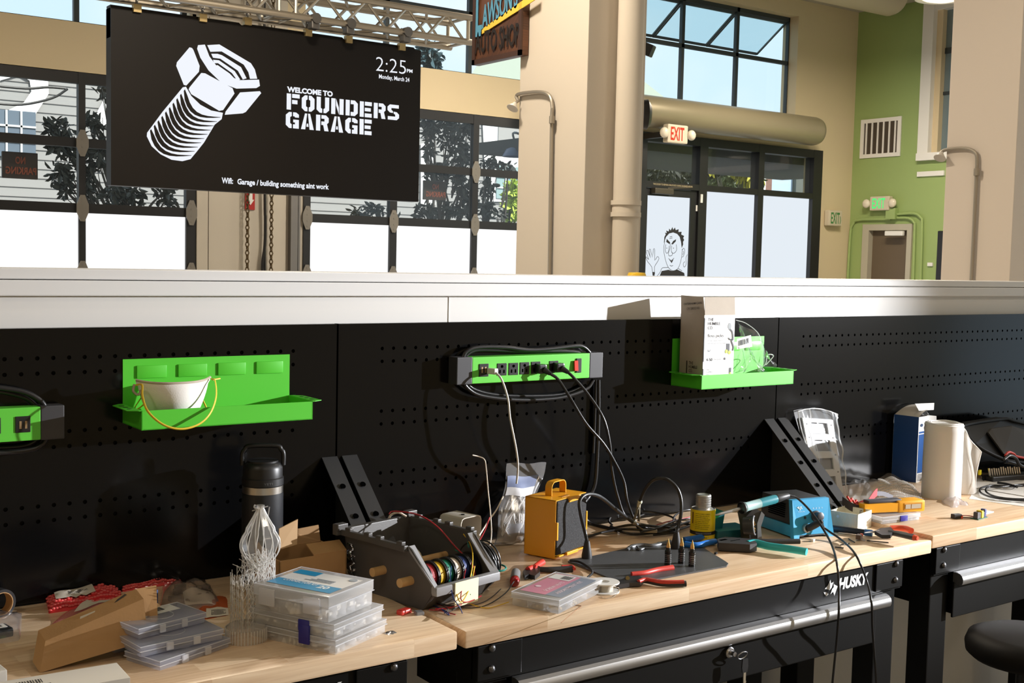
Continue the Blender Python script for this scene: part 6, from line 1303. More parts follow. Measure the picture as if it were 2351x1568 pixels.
for (a, b) in (((555, 1274), (560, 1330)), ((563, 1276), (572, 1335)), ((573, 1280), (575, 1325)), ((605, 1290), (590, 1330)), ((612, 1292), (622, 1335))): m.tube([W(*a, -.41), (W(*a, -.41) + W(*b, -.41)) / 2 + V((.004, 0, 0)), W(*b, -.41)], .0019, 6, 3, taper=(.6, 1.2))
m.tube([W(590, 1350, -.42), W(575, 1400, -.43), W(572, 1425, -.44)], .006, 8, 3, taper=(.7, 1.4)).tube([W(575, 1330, -.42), W(585, 1350, -.42), W(600, 1345, -.42), W(610, 1325, -.42)], .004, 8, 3)
m.build('branches', rc_, pr3, 60)
# stack of clear cases
yv_ = math.radians(25); Fo = T(770, 1508); U = V((math.cos(yv_), math.sin(yv_), 0)); Vv = V((-math.sin(yv_), math.cos(yv_), 0))
def at(o, a, b, c): return o + U * a + Vv * b + V((0, 0, c))
c1 = case('parts_case', 'clear case with white bits, lowest of the stack beside the resin print', Fr(Fo, yv_), .168, .215, .031, 5, 3, None, (whf, 8, .010), 5, .35, group=None)
c2 = case('parts_case', 'clear case in the middle of the stack beside the resin print', Fr(at(Fo, .0, .004, .0315), yv_), .162, .212, .030, 5, 3, [(0, .06, .026, 'y')], (whf, 7, .009), 6, .35)
MB(Fr(Fo, yv_)).box((-.004, .062, .012), (.001, .088, .050), .002).build('drop_latch', latchb, c1, 40)
F3 = Fr(at(Fo, -.002, .016, .062), yv_ + .02); c3 = case('parts_case', 'clear case with blue printed lid label, topmost of its stack', F3, .150, .185, .052, 5, 3, None, (whf, 12, .011), 7, .42)
for (x, y, ax) in ((.0, .02, 'y'), (.0, .13, 'y')): MB(F3).box((-.004, y, .012), (.001, y + .04, .046), .003).build('clear_latch', pe_, c3, 40)
zz_ = .0525
sheet(c3, F3, .018, .012, .128, .168, zz_, pmat('label_white2', (.72, .73, .74), .4), 'label')
sheet(c3, F3, .018, .012, .058, .168, zz_ + .0003, pmat('label_blue', (.02, .28, .55), .35), 'blue_band')
sheet(c3, F3, .100, .11, .128, .168, zz_ + .0003, MATS['label_blue'], 'blue_corner')
m = MB(F3).text('CONNECTOR KIT', (.046, .150, zz_ + .0006), -Y_, X_, .085, .011, .01).text('20', (.036, .060, zz_ + .0006), -Y_, X_, .026, .018, .03).text('JST-XH', (.060, .150, zz_ + .0006), -Y_, X_, .06, .007, .01)
m.build('lettering', pmat('label_print', (.8, .86, .9), .4), c3)
m = MB(F3)
for k in range(3): m.box((.072 + k * .007, .05, zz_ + .0003), (.076 + k * .007, .115 - k * .01, zz_ + .0006))
m.lathe([(0, zz_ + .0003), (.009, zz_ + .0003), (.009, zz_ + .0008), (0, zz_ + .0008)], (.117, .028, 0), 20); m.build('small_print', pmat('label_print2', (.25, .30, .36), .5), c3)
# clear memory-card cases
sdc = clear_mat('card_case_clear', (.82, .86, 1.0), body=.45, rough=.1, gloss=1.2); cyan = pmat('card_dark', (.04, .05, .07), .4); rngc = random.Random(8)
def cardcase(label, o, yaw, w, d, h, lab=False, seed=0, pitch=0., roll=0.):
    F = Fr(o, yaw, pitch, roll); t = case('card_case', label, F, w, d, h, 1, 1, None, None, seed, .45, 'case', 'clear flat cases before the long box', sdc)
    MB(F).box((w * .25, d * .2, .003), (w * .62, d * .75, .006)).build('card', cyan, t)
    MB(F).box((w * .3, -.003, h * .2), (w * .38, .001, h * .9), .001).build('clasp', pe_, t); MB(F).box((w * .62, -.003, h * .2), (w * .70, .001, h * .9), .001).build('clasp', pe_, t)
    MB(F).tube([(w * .5 + .028 * math.cos(a), d * .5 + .028 * math.sin(a), h + .0003) for a in [i * PI / 8 for i in range(16)]], .0006, 4, 1, True).build('lid_ring', pe_, t)
    if lab:
        sheet(t, F, w * .1, d * .55, w * .85, d * .95, h + .0006, pmat('label_white', (0, 0, 0)), 'label'); m = MB(F)
        for k in range(13): m.box((w * .45 + k * .0028, d * .70, h + .0008), (w * .45 + k * .0028 + (.0017 if k % 3 else .001), d * .90, h + .001))
        m.build('barcode', inkb, t)
    return t
o = T(367, 1545); cardcase('clear flat case lying lowest, nearest the bench edge', o, math.radians(21), .172, .100, .021, False, 1)
o = T(262, 1505); cardcase('clear flat case lying under the end of the long brown box', o, math.radians(10), .10, .09, .020, False, 2)
o = T(322, 1512, ZT + .022); cardcase('clear flat case resting crosswise on the lowest one', o, math.radians(8), .172, .105, .021, False, 3, 0, 0)
o = T(318, 1470, ZT + .044); cardcase('clear flat case with barcode label, topmost of the flat cases', o, math.radians(14), .150, .10, .021, True, 4)
# long brown carton leaning across
LB = thing('long_carton', 'long torn brown carton leaning across the white box and flat cases', 'carton', W(85, 1530, -.42))
A_, B_, C_, D_ = W(75, 1519, -.415), W(322, 1446, -.425), W(312, 1352, -.375), W(88, 1447, -.365); tv_ = W(96, 1544, -.445) - A_; tv_ = V((tv_.x * .6, tv_.y, min(tv_.z, -.008)))
Pn = [A_, B_, C_, D_]; Qn = [p + tv_ for p in Pn]
MB().add(Pn + Qn, [(0, 1, 2, 3), (7, 6, 5, 4), (0, 4, 5, 1), (2, 6, 7, 3), (3, 7, 4, 0)]).build('sleeve', kraft, LB)
ux = (B_ - A_).normalized(); e1 = [B_, C_, C_ + ux * .040 + V((0, .0, -.004)), B_ + ux * .034]; nn = (B_ - A_).cross(D_ - A_).normalized()
MB().add(e1 + [p - nn * .002 for p in e1], [(0, 1, 2, 3), (7, 6, 5, 4), (0, 4, 5, 1), (1, 5, 6, 2), (2, 6, 7, 3), (3, 7, 4, 0)]).build('end_flap', kraft, LB)
e2 = [B_ + tv_, B_, B_ + ux * .03 + V((0, 0, .002)), B_ + tv_ + ux * .028]; MB().add(e2 + [p - V((0, 0, .002)) for p in e2], [(0, 1, 2, 3), (7, 6, 5, 4), (0, 4, 5, 1), (1, 5, 6, 2), (2, 6, 7, 3), (3, 7, 4, 0)]).build('end_flap', kraft, LB)
tf = [W(352, 1378, -.36), W(366, 1388, -.36), W(392, 1412, -.37), W(388, 1416, -.37), W(356, 1412, -.38)]; MB().add(tf + [p + V((0, .002, 0)) for p in tf], [(0, 1, 2, 3, 4), (9, 8, 7, 6, 5)] + [(i, 5 + i, 5 + (i + 1) % 5, (i + 1) % 5) for i in range(5)]).build('torn_flap', pmat('kraft_light', (0, 0, 0)), LB)
def onbox(a, b, o=.0045): return A_.lerp(B_, a).lerp(D_.lerp(C_, a), b) + nn * o * (1 if nn.y < 0 else -1)
MB().face([onbox(.42, .40), onbox(.57, .40), onbox(.57, .84), onbox(.42, .84)]).build('label', pmat('carton_label', (.42, .36, .26), .6), LB)
m = MB()
for k in range(10): m.face([onbox(.49, .48 + .03 * k, .0052), onbox(.55, .48 + .03 * k, .0052), onbox(.55, .50 + .03 * k - (.008 if k % 2 else 0), .0052), onbox(.49, .50 + .03 * k - (.008 if k % 2 else 0), .0052)])
m.build('barcode', inkb, LB); MB().face([onbox(.74, .80), onbox(.90, .92), onbox(.88, .96), onbox(.80, .90)]).build('tear', pmat('tear_dark', (.03, .02, .01), .8), LB)
# white boxes at the frame corner
q0, q1 = T(264, 1516, .992), T(299, 1555, .992); ww = thing('white_box', 'white cardboard box with barcode at the bench corner under the long carton', 'box', V((q1.x - .2, q1.y + .05, ZT)))
yw_ = math.atan2((q1 - q0).x, -(q1 - q0).y); F = Fr(V((q1.x, q1.y, ZT)), yw_ * .9)
whb = pmat('box_white', (.74, .72, .68), .6)
MB(F).box((-.30, 0, 0), (0, .085, .042), .001).build('body', whb, ww); m = MB(F)
for k in range(16): m.box((-.195 + k * .0042, .048, .0421), (-.195 + k * .0042 + (.0022 if k % 3 else .0014), .066, .0424))
m.box((-.16, .036, .0421), (-.12, .039, .0424)).box((-.18, .030, .0421), (-.13, .032, .0424)); m.build('barcode', inkb, ww)
MB(F).box((-.12, -.0006, .008), (-.04, 0, .03)).build('side_print', pmat('print_faint', (.55, .52, .50), .6), ww)
one(MB(Fr(T(-14, 1560, .99), .1)).box((-.05, 0, -.04), (.022, .08, .012), .002), 'white_box', whb, 'white box corner cut off by the frame edge', 'box')
# bubble-wrapped red parcels
rb = pmat('bubble_red', (.62, .03, .035), .22, coat=.4)
def parcel(label, cs, h, seed, lab):
    P = [T(u, v, ZT) for u, v in cs]; t = thing('bubble_parcel', label, 'parcel', sum(P, V((0, 0, 0))) / 4, 'red bubble wrap parcels'); rr = random.Random(seed)
    def fn(a, b):
        p = P[0].lerp(P[1], a).lerp(P[3].lerp(P[2], a), b); e = (math.sin(PI * min(max(a, .0), 1)) * math.sin(PI * b)) ** .35
        return p + V((0, 0, .003 + h * e + .003 * math.sin(40 * a) * math.sin(18 * b) * e + .004 * math.sin(9 * a + seed) * e))
    m = MB().grid(fn, 40, 18).grid(lambda a, b: V((fn(a, b).x, fn(a, b).y, ZT + .002)), 40, 18); m.build('film', rb, t, 180); bb = MB()
    for i in range(24):
        for j in range(9):
            a, b = (i + .5 + .5 * (j % 2)) / 25, (j + .5) / 9; p = fn(min(a, .99), b); bb.sphere(p, .0048, 8, (1, 1, .6))
    bb.build('bubbles', pmat('bubble_red2', (.70, .10, .10), .12, coat=.6), t, 180)['kind'] = 'stuff'
    (a0, a1, b0, b1) = lab
    MB().grid(lambda a, b: fn(a0 + (a1 - a0) * a, b0 + (b1 - b0) * b) + V((0, -.001, .006)), 8, 4).build('label', pmat('label_cream', (.70, .64, .54), .6), t, 180)
    k = MB()
    for i in range(14): aa = a0 + (a1 - a0) * (.35 + .035 * i); k.face([fn(aa, b0 + (b1 - b0) * .35) + V((0, -.001, .0066)), fn(aa + (a1 - a0) * .018, b0 + (b1 - b0) * .35) + V((0, -.001, .0066)), fn(aa + (a1 - a0) * .018, b0 + (b1 - b0) * .65) + V((0, -.001, .0066)), fn(aa, b0 + (b1 - b0) * .65) + V((0, -.001, .0066))])
    k.build('barcode', inkb, t)
    return t
parcel('red bubble-wrapped parcel with a white label, behind the long carton', [(112, 1412), (292, 1386), (262, 1346), (104, 1378)], .020, 1, (.10, .62, .25, .70))
parcel('red bubble-wrapped parcel next to the pegboard and grey parts bag', [(282, 1362), (420, 1340), (412, 1322), (268, 1346)], .018, 2, (.30, .78, .3, .9))
# pink antistatic bag, orange packet, zip bag of parts
def drape(name, label, cs, z, mat, cat, amp=.004, seed=0, nu=16, nv=12, part='film', lift=None):
    P = [T(u, v, ZT) for u, v in cs]; t = thing(name, label, cat, sum(P, V((0, 0, 0))) / 4)
    def fn(a, b):
        p = P[0].lerp(P[1], a).lerp(P[3].lerp(P[2], a), b); e = math.sin(PI * a) ** .5 * math.sin(PI * b) ** .5
        return p + V((0, 0, .0015 + z * e + amp * e * (math.sin(13 * a + seed) * math.sin(11 * b + 2 * seed) + .6 * math.sin(23 * a * b + seed)) * .7 + (lift(a, b) if lift else 0)))
    MB().grid(fn, nu, nv).build(part, mat, t, 180)
    return t, fn
pkb, fnp = drape('antistatic_bag', 'pink antistatic bag half under the long carton', [(100, 1448), (300, 1400), (285, 1365), (170, 1392)], .012, clear_mat('pink_film', (1, .45, .45), body=.45, rough=.2, gloss=1.2), 'bag', .006, 3)
MB().grid(lambda a, b: fnp(.25 + .5 * a, .35 + .4 * b) + V((0, 0, .002)), 6, 4).build('label', pmat('label_cream', (0, 0, 0)), pkb, 180)
orp, fno = drape('orange_packet', 'flat orange-red packet with barcode label under the zip bag of parts', [(442, 1432), (528, 1418), (522, 1368), (450, 1376)], .008, pmat('packet_orange', (.45, .10, .03), .4), 'packet', .003, 5)
MB().grid(lambda a, b: fno(.35 + .62 * a, .04 + .30 * b) + V((0, 0, .0015)), 6, 4).build('label', pmat('label_cream', (0, 0, 0)), orp, 180)
k = MB()
for i in range(12): a = .5 + .034 * i; k.face([fno(a, .08) + V((0, 0, .002)), fno(a + .018, .08) + V((0, 0, .002)), fno(a + .018, .24) + V((0, 0, .002)), fno(a, .24) + V((0, 0, .002))])
k.build('barcode', inkb, orp)
zpb, fnz = drape('parts_bag', 'clear zip bag of brown-grey parts beside the resin print', [(362, 1420), (520, 1400), (470, 1330), (372, 1345)], .022, clear_mat('bag_smoke', (.85, .75, .68), body=.34, rough=.12, gloss=1.5), 'bag', .008, 1)
m = MB(); rr = random.Random(21)
for i in range(14): a, b = rr.uniform(.25, .85), rr.uniform(.2, .8); p = fnz(a, b); m.box((p.x - .012, p.y - .006, ZT + .004), (p.x + .012, p.y + .006, max(ZT + .008, p.z - .004)))
m.build('parts', pmat('bag_parts', (.22, .17, .13), .5), zpb)['kind'] = 'stuff'
MB().grid(lambda a, b: fnz(.40 + .5 * a, .10 + .35 * b) + V((0, 0, -.002)), 6, 4).build('paper_slip', pmat('label_cream', (0, 0, 0)), zpb, 180)
q = V((W(352, 1352, -.19).x, -.19, ZT)); one(MB(Fr(q, .2)).box((-.014, -.006, 0), (.008, .012, .050), .001), 'blue_white_box', pmat('small_box_blue', (.03, .06, .16), .5), 'small dark blue box upright behind the end of the long carton', 'box')
# clear pouch with dark device at the frame edge and roll of tape by the board
dvp, fnd = drape('clear_pouch', 'clear pouch with a dark device cut by the frame edge', [(-60, 1490), (48, 1476), (52, 1410), (-50, 1408)], .022, clear_mat('pouch_clear', (.95, .95, 1), body=.2, rough=.1, gloss=1.5), 'pouch', .004, 2)
o = T(-8, 1472); MB(Fr(o, .15)).box((-.05, 0, .002), (.034, .045, .020), .005).build('device', pmat('device_dark', (.02, .022, .026), .4), dvp, 40)
MB(Fr(o, .15)).box((-.05, .012, .0205), (.026, .038, .0212)).build('label', whb, dvp); m = MB(Fr(o, .15))
for i in range(10): m.box((-.012 + i * .0032, .018, .0213), (-.0105 + i * .0032, .028, .0216))
m.build('barcode', inkb, dvp)
o = W(-2, 1333, -.055); tp = thing('tape_roll', 'dark roll of tape standing against the pegboard at the frame edge', 'tape', V((o.x, o.y, ZT))); ro = .030
MB().lathe([(.024, -.012), (ro, -.012), (ro, .012), (.024, .012), (.024, -.012)], (o.x, o.y, ZT + ro), 40, (.35, -1, 0)).build('tape', pmat('tape_dark', (.03, .03, .032), .25), tp, 40)
MB().lathe([(.0225, -.012), (.024, -.012), (.024, .012), (.0225, .012), (.0225, -.012)], (o.x, o.y, ZT + ro), 40, (.35, -1, 0)).build('core', kraft, tp, 40)
# ================================================================== things on the right bench
ZR = .962
# 3 small electronics on the middle bench's right end
plr = pliers('pliers', 'red and grey pliers lying across the gap between two benches', 'pliers', [(2045, 1212), (2062, 1212), (2080, 1214), (2092, 1219)], [(2040, 1222), (2062, 1226), (2085, 1231), (2100, 1234)], [(2008, 1219), (2022, 1212), (2045, 1210), (2052, 1218), (2045, 1228), (2025, 1228)], pmat('grip_orange', (.80, .09, .03), .4), pmat('grip_grey2', (.05, .05, .055), .5), (2050, 1220), z=.974, hw=.0095)
MB().cyl(T(2098, 1234, .974), T(2107, 1236, .974), .0085, .006, 10).build('grip_end', MATS['grip_orange'], plr, 40)
MB().tube([T(u, v, .975) for u, v in [(1985, 1223), (2000, 1221), (2018, 1220)]], .004, 8, 3, taper=(.4, 1)).build('nose', steel, plr, 60)
sdr = thing('screwdriver', 'dark screwdriver with blue handle end before the cream box', 'screwdriver', T(1960, 1222))
a, b_ = T(1905, 1212, .960), T(1985, 1222, .960); MB().cyl(a, b_, .0095, .0085, 14).build('dark_grip', pmat('grip_navy', (.012, .018, .03), .45), sdr, 40)
MB().cyl(b_, b_ + (b_ - a).normalized() * .022, .0095, .0095, 8).build('blue_end', pmat('grip_blue2', (.02, .14, .40), .4), sdr, 20)
rl = thing('relay', 'tiny relay with orange button and cut pins near the bench edge', 'relay', T(1972, 1240)); F = Fr(T(1972, 1240), .4)
MB(F).box((-.010, -.007, .003), (.010, .007, .016), .001).build('housing', pmat('relay_grey', (.16, .11, .09), .5), rl); MB(F).box((.006, -.008, .010), (.013, 0, .017), .001).build('button', MATS['grip_orange'], rl); m = MB(F)
for i in range(4): m.cyl((-.008 + i * .0055, -.007, .004), (-.009 + i * .006, -.018, .001), .0008, n=5)
m.build('pins', steel, rl)
for u0, v0, u1, v1, lab in ((1917, 1256, 1937, 1258, 'short black stub nearest the hanging leads'), (1930, 1251, 1950, 1247, 'short dark stub beside the tiny relay'), (1948, 1237, 1962, 1245, 'thin dark pin at the tiny relay'), (1990, 1241, 2040, 1246, 'thin dark pin pointing to the pliers')):
    a, b_ = T(u0, v0, .9525), T(u1, v1, .9525); one(MB().cyl(a, b_, .0016, n=8), 'cut_stub', kb, lab, 'offcut', 'black offcuts at the middle bench end')
one(MB(Fr(T(1866, 1243), .3)).box((-.006, -.004, 0), (.006, .004, .007), .001).cyl((.004, 0, .004), (.016, 0, .003), .0012, n=6), 'white_connector', whf, 'tiny white connector lying before the soldering station', 'connector')
one(MB(Fr(T(1643, 1272), .5)).box((-.006, -.004, 0), (.006, .003, .005), .001), 'plastic_scrap', kb, 'tiny black plastic scrap beside the mat corner', 'scrap')
# cream open box
q0, q1, q2 = T(1921, 1203), T(1968, 1222), T(2000, 1210); F = Fr(q1, math.atan2((q2 - q1).y, (q2 - q1).x)); wq = (q2 - q1).length; dq = .085; hq = W(1968, 1182, q1.y).z - ZT
crb = thing('cream_box', 'small open cream plastic box with ribbed side', 'box', q1); cr = pmat('cream_plastic', (.80, .76, .62), .45)
MB(F).box((0, 0, 0), (wq, .002, hq)).box((0, dq - .002, 0), (wq, dq, hq)).box((0, 0, 0), (.002, dq, hq)).box((wq - .002, 0, 0), (wq, dq, hq)).box((0, 0, 0), (wq, dq, .002)).build('shell', cr, crb); m = MB(F)
for i in range(8): m.box((-.0008, .008 + i * .009, .004), (.0005, .0105 + i * .009, hq - .006))
m.build('ribs', cr, crb); MB(F).cyl((-.001, dq * .72, hq * .72), (.001, dq * .72, hq * .72), .004, n=14).build('hole', pmat('hole_light', (.95, .95, .95), .5), crb)
# clear case with blue latch across the gap
q0, q1 = T(2032, 1204, ZR), T(2119, 1193, ZR); Lq = (q1 - q0).length; F = Fr(q0 + V((-.012, 0, 0)), math.atan2((q1 - q0).y, (q1 - q0).x))
c = case('parts_case', 'clear case with a blue latch between cream box and multimeter', F, Lq, .125, .022, 5, 3, [(Lq * .45, 0, .030, 'x')], (grf, 8, .008), 15, .5)
sheet(c, F, .015, .07, .06, .105, .0226, pmat('label_grey', (.55, .56, .58), .5), 'label')
# multimeter
mo = pmat('meter_orange', (.85, .38, .01), .4); a, b_ = T(2012, 1160, ZR + .038), T(2122, 1166, ZR + .038)
q0, q1 = T(2063, 1178, ZR + .023), T(2124, 1174, ZR + .023); ym = math.atan2((q1 - q0).y, (q1 - q0).x); F = Fr(V((q0.x, q0.y, ZR + .0228)), ym)
mm_ = thing('multimeter', 'orange multimeter lying on the blue-latched clear case', 'multimeter', V((q0.x, q0.y, ZR + .0228))); Lm = (q1 - q0).length
MB(F).box((-.001, 0, 0), (Lm, .05, .036), .007).build('head', mo, mm_, 40)
MB(F).prism([(-.115, .010), (0, .002), (0, .048), (-.115, .040)], (0, 0, .004), X_, Y_, .026).build('body', mo, mm_)
MB(F).box((.018, -.0012, .008), (Lm - .012, .002, .029), .001).build('label_window', pmat('meter_frame', (.55, .24, .01), .4), mm_); MB(F).box((.023, -.0022, .012), (.042, 0, .025)).box((.045, -.0022, .012), (Lm - .018, 0, .025)).build('window', pmat('meter_window', (.48, .42, .33), .3), mm_)
MB(F).box((-.10, .012, .030), (.02, .040, .040), .004).build('dark_face', pmat('meter_dark', (.05, .05, .06), .4), mm_, 40)
MB().tube([T(u, v, ZR + .03 + dz) for u, v, dz in [(1962, 1160, 0), (1985, 1150, .01), (2015, 1148, .01), (2050, 1150, .006)]], .004, 6, 4).build('test_lead', redg, mm_, 60)
# red headlamp strap
hs = thing('head_strap', 'red elastic strap with grey buckle beside the multimeter', 'strap', T(2000, 1195, ZR))
rs_ = pmat('strap_red', (.58, .03, .04), .7, bump=.3, bscale=800)
def band(pts, w, mat, nm, nrm=None):
    P = spline([V(p) for p in pts], 5); vs = []
    for i, p in enumerate(P): vs += [p + V((0, 0, w / 2)), p - V((0, 0, w / 2))]
    vs += [v + V((.001, .0016, 0)) for v in vs]; n = len(P); m = MB().add(vs, [(2 * i, 2 * i + 1, 2 * i + 3, 2 * i + 2) for i in range(n - 1)] + [(2 * n + 2 * i + 2, 2 * n + 2 * i + 3, 2 * n + 2 * i + 1, 2 * n + 2 * i) for i in range(n - 1)] + [(2 * i, 2 * i + 2, 2 * n + 2 * i + 2, 2 * n + 2 * i) for i in range(n - 1)] + [(2 * i + 1, 2 * n + 2 * i + 1, 2 * n + 2 * i + 3, 2 * i + 3) for i in range(n - 1)])
    return m.build(nm, mat, hs, 60)
ys = T(1990, 1195, ZR).y
band([W(1978, 1186, ys), W(1984, 1170, ys + .01), W(1996, 1152, ys + .03), W(2008, 1135, ys + .05), W(2014, 1130, ys + .07)], .024, rs_, 'red_band')
band([W(1934, 1150, ys + .06), W(1955, 1164, ys + .03), W(1978, 1172, ys + .01)], .026, pmat('strap_dark', (.05, .035, .03), .7), 'dark_band')
MB().tube([W(1975, 1172, ys), W(2003, 1176, ys), W(2001, 1182, ys), W(1974, 1178, ys)], .0018, 6, 1, True).build('buckle', pmat('buckle_grey', (.3, .28, .27), .4), hs); m = MB()
m.tube([W(1945 + i * 5 + (3 if i % 2 else 0), 1140 + i * 2.2 + (9 if i % 2 else 0), ys + .05) for i in range(9)], .0035, 7, 3); m.build('coiled_cord', redg, hs, 60)
band([W(2010, 1133, ys + .08), W(2030, 1134, ys + .09), W(2050, 1142, ys + .10)], .014, pmat('strap_grey', (.12, .12, .14), .7), 'grey_band')
# white frame in its clear bag, leaning on the board
fb = [T(1878, 1143, .9635), T(1938, 1136, .9635), W(1912, 952, -.016), W(1838, 946, -.016)]; wfp = pmat('frame_white', (.60, .61, .63), .5)
wfm = thing('plastic_frame', 'white plastic frame with four windows in a clear bag leaning on pegboard', 'frame', (fb[0] + fb[1]) / 2)
def fbp(a, b, o=0): return fb[0].lerp(fb[1], a).lerp(fb[3].lerp(fb[2], a), b) + V((0, -o, 0))
xs_ = [.02, .26, .78, .98]; ysb = [.02, .09, .235, .31, .455, .53, .675, .745, .885, .93]; m = MB(); th = .006
for j, (b0, b1) in enumerate(zip(ysb, ysb[1:])):
    for i, (a0, a1) in enumerate(zip(xs_, xs_[1:])):
        if i == 1 and j % 2 == 1: continue
        q = [fbp(a0, b0), fbp(a1, b0), fbp(a1, b1), fbp(a0, b1)]; m.add(q + [p + V((0, th, .002)) for p in q], [(0, 1, 2, 3), (7, 6, 5, 4), (0, 4, 5, 1), (1, 5, 6, 2), (2, 6, 7, 3), (3, 7, 4, 0)])
m.build('panel', wfp, wfm); MB().face([fbp(.2, .05, -.009), fbp(.82, .05, -.009), fbp(.82, .92, -.009), fbp(.2, .92, -.009)]).build('backing_sheet', pmat('frame_sheet', (.27, .29, .33), .5), wfm); m = MB()
for b in (.28, .49, .70, .86):
    for a in (.12, .90): m.cyl(fbp(a, b, .0006), fbp(a, b, -.002), .0035, n=10)
m.build('screw_hole', pmat('hole_grey', (.2, .2, .21), .6), wfm)
def bgf(o):
    def f(a, b):
        e = 1.0 + .10 * (a - .5); wv = .004 * math.sin(14 * b + 5 * a) + .003 * math.sin(25 * b * a); ed = 1 - .0 * a
        return fbp(-.10 + 1.20 * a, -.05 + (1.06 + .05 * math.sin(PI * a)) * b, o + wv * (1 if o > 0 else 0)) + V((.004 * math.sin(11 * b + (3 if a > .5 else 0)), 0, 0))
    return f
MB().grid(bgf(.009), 18, 30).grid(bgf(-.012), 10, 16).build('bag_film', clear_mat('bag_white_film', (1, 1, 1), body=.07, rough=.14, gloss=.9), wfm, 180); m = MB()
for a in (0, 1): m.tube([V(bgf(.004)(a, i / 20)) for i in range(21)], .0022, 6, 2)
m.tube([V(bgf(.004)(i / 10, 1)) for i in range(11)], .002, 6, 2).tube([V(bgf(.012)(.25 + .02 * math.sin(i), i / 14)) for i in range(15)], .0012, 5, 2); m.build('bag_edges', clear_mat('bag_edge', (1, 1, 1), body=.6), wfm, 60)
# bubble wrap sheet and crinkled film behind the multimeter
bw, fnb = drape('bubble_wrap', 'heap of clear bubble wrap behind the multimeter', [(1962, 1176), (2130, 1168), (2095, 1118), (1985, 1102)], .040, clear_mat('bubble_clear', (.98, .95, .90), body=.30, rough=.2, gloss=.9), 'bubble wrap', .010, 4, 28, 20); bb = MB()
for i in range(26):
    for j in range(14):
        a, b = .30 + .68 * (i + .5 * (j % 2)) / 26, .05 + .8 * j / 14; bb.sphere(V(fnb(min(a, .99), b)) + V((0, -.001, .0015)), .0042, 7, (1, 1, .7))
bb.build('bubbles', clear_mat('bubble_dots', (1, .98, .94), body=.42, rough=.1, gloss=1.8), bw, 180)['kind'] = 'stuff'
cf, fnc = drape('clear_film', 'crinkled clear bag with a red seal before the blue box', [(1985, 1108), (2090, 1122), (2072, 1085), (1990, 1082)], .035, clear_mat('film_clear', (.95, .88, .78), body=.28, rough=.2, gloss=.8), 'bag', .009, 6)
MB().tube([V(fnc(i / 10 * .45, .85)) + V((0, 0, .004)) for i in range(11)], .002, 6, 1).build('red_seal', pmat('seal_red', (.35, .05, .06), .4), cf, 60)
cf2, fnc2 = drape('clear_film', 'crinkled clear bag tail at the foot of the white frame', [(1938, 1178), (2010, 1170), (2000, 1110), (1945, 1098)], .030, clear_mat('film_clear2', (1, 1, 1), body=.22, rough=.22, gloss=.8), 'bag', .010, 8)
# blue carton
bxl = W(2050, 1100, -.03); q1 = W(2106, 1120, -.09)
y1 = -.10; x0, x1, x2 = W(2052, 1000, y1 + .085).x, W(2108, 1000, y1).x, W(2146, 1000, y1 + .0).x; ztb = W(2108, 958, y1).z
bc_ = thing('blue_carton', 'tall open blue and white carton behind the white plastic roll', 'carton', (x1, y1, ZR)); bcol = pmat('carton_blue', (.004, .045, .19), .4); dq = .085
P4 = [V((W(2108, 1000, y1).x, y1, 0)), V((W(2146, 1000, y1).x + .03, y1 + .008, 0))]
xl_ = W(2051, 1000, y1 + dq).x; m = MB()
sidep = [V((xl_, y1 + dq, ZR)), V((x1, y1, ZR)), V((x1, y1, ztb)), V((xl_, y1 + dq, ztb + .002))]
MB().face(sidep).build('side_panel', bcol, bc_); fw_ = .075
MB().add([V((x1, y1, ZR)), V((x1 + fw_, y1 + .012, ZR)), V((x1 + fw_, y1 + .012, ztb)), V((x1, y1, ztb)), V((xl_ + fw_, y1 + dq + .012, ZR)), V((xl_ + fw_, y1 + dq + .012, ztb)), V((xl_, y1 + dq + .0005, ZR)), V((xl_, y1 + dq + .0005, ztb))], [(0, 1, 2, 3), (1, 4, 5, 2), (4, 6, 7, 5)]).build('body', wh, bc_)
def bf(a, z0, z1, a1, o=.0008): p = V((x1, y1, 0)); d = V((fw_, .012, 0)); return [p + d * a + V((0, -o, z0)), p + d * a1 + V((0, -o, z0)), p + d * a1 + V((0, -o, z1)), p + d * a + V((0, -o, z1))]
hh = ztb - ZR; MB().face(bf(.06, ZR + hh * .14, ZR + hh * .73, 1)).face(bf(.06, ZR + hh * .745, ZR + hh * .775, 1)).build('front_blue', pmat('carton_blue2', (.006, .09, .36), .4), bc_); m = MB()
for k in range(5): m.face(bf(.08, ZR + hh * (.02 + .022 * k), ZR + hh * (.03 + .022 * k), .55))
m.build('small_print', inkb, bc_)
MB().prism([(.010 * math.cos(a), .0055 * math.sin(a)) for a in [i * PI / 12 for i in range(24)]], V((x1 + fw_ * .28, y1 + .002, ztb - hh * .13)), V((fw_, .012, 0)), Z_, -.0006).text('Ford', V((x1 + fw_ * .28 - .0065, y1 - .0003, ztb - hh * .13 - .0022)), V((fw_, .012, 0)), Z_, .013, .005).build('oval_badge', [pmat('badge_navy', (.02, .06, .16), .4)], bc_)
fl0 = [V((xl_, y1 + dq, ztb)), V((x1, y1, ztb)), W(2128, 926, y1 + .02), W(2088, 926, y1 + dq)]
MB().grid(lambda a, b: fl0[0].lerp(fl0[1], a).lerp(W(2106, 928, y1 + dq).lerp(W(2142, 942, y1 + .03), a), b) + V((0, 0, .012 * math.sin(PI * b))), 6, 8).build('top_flap', pmat('flap_grey', (.50, .47, .42), .7), bc_, 180)
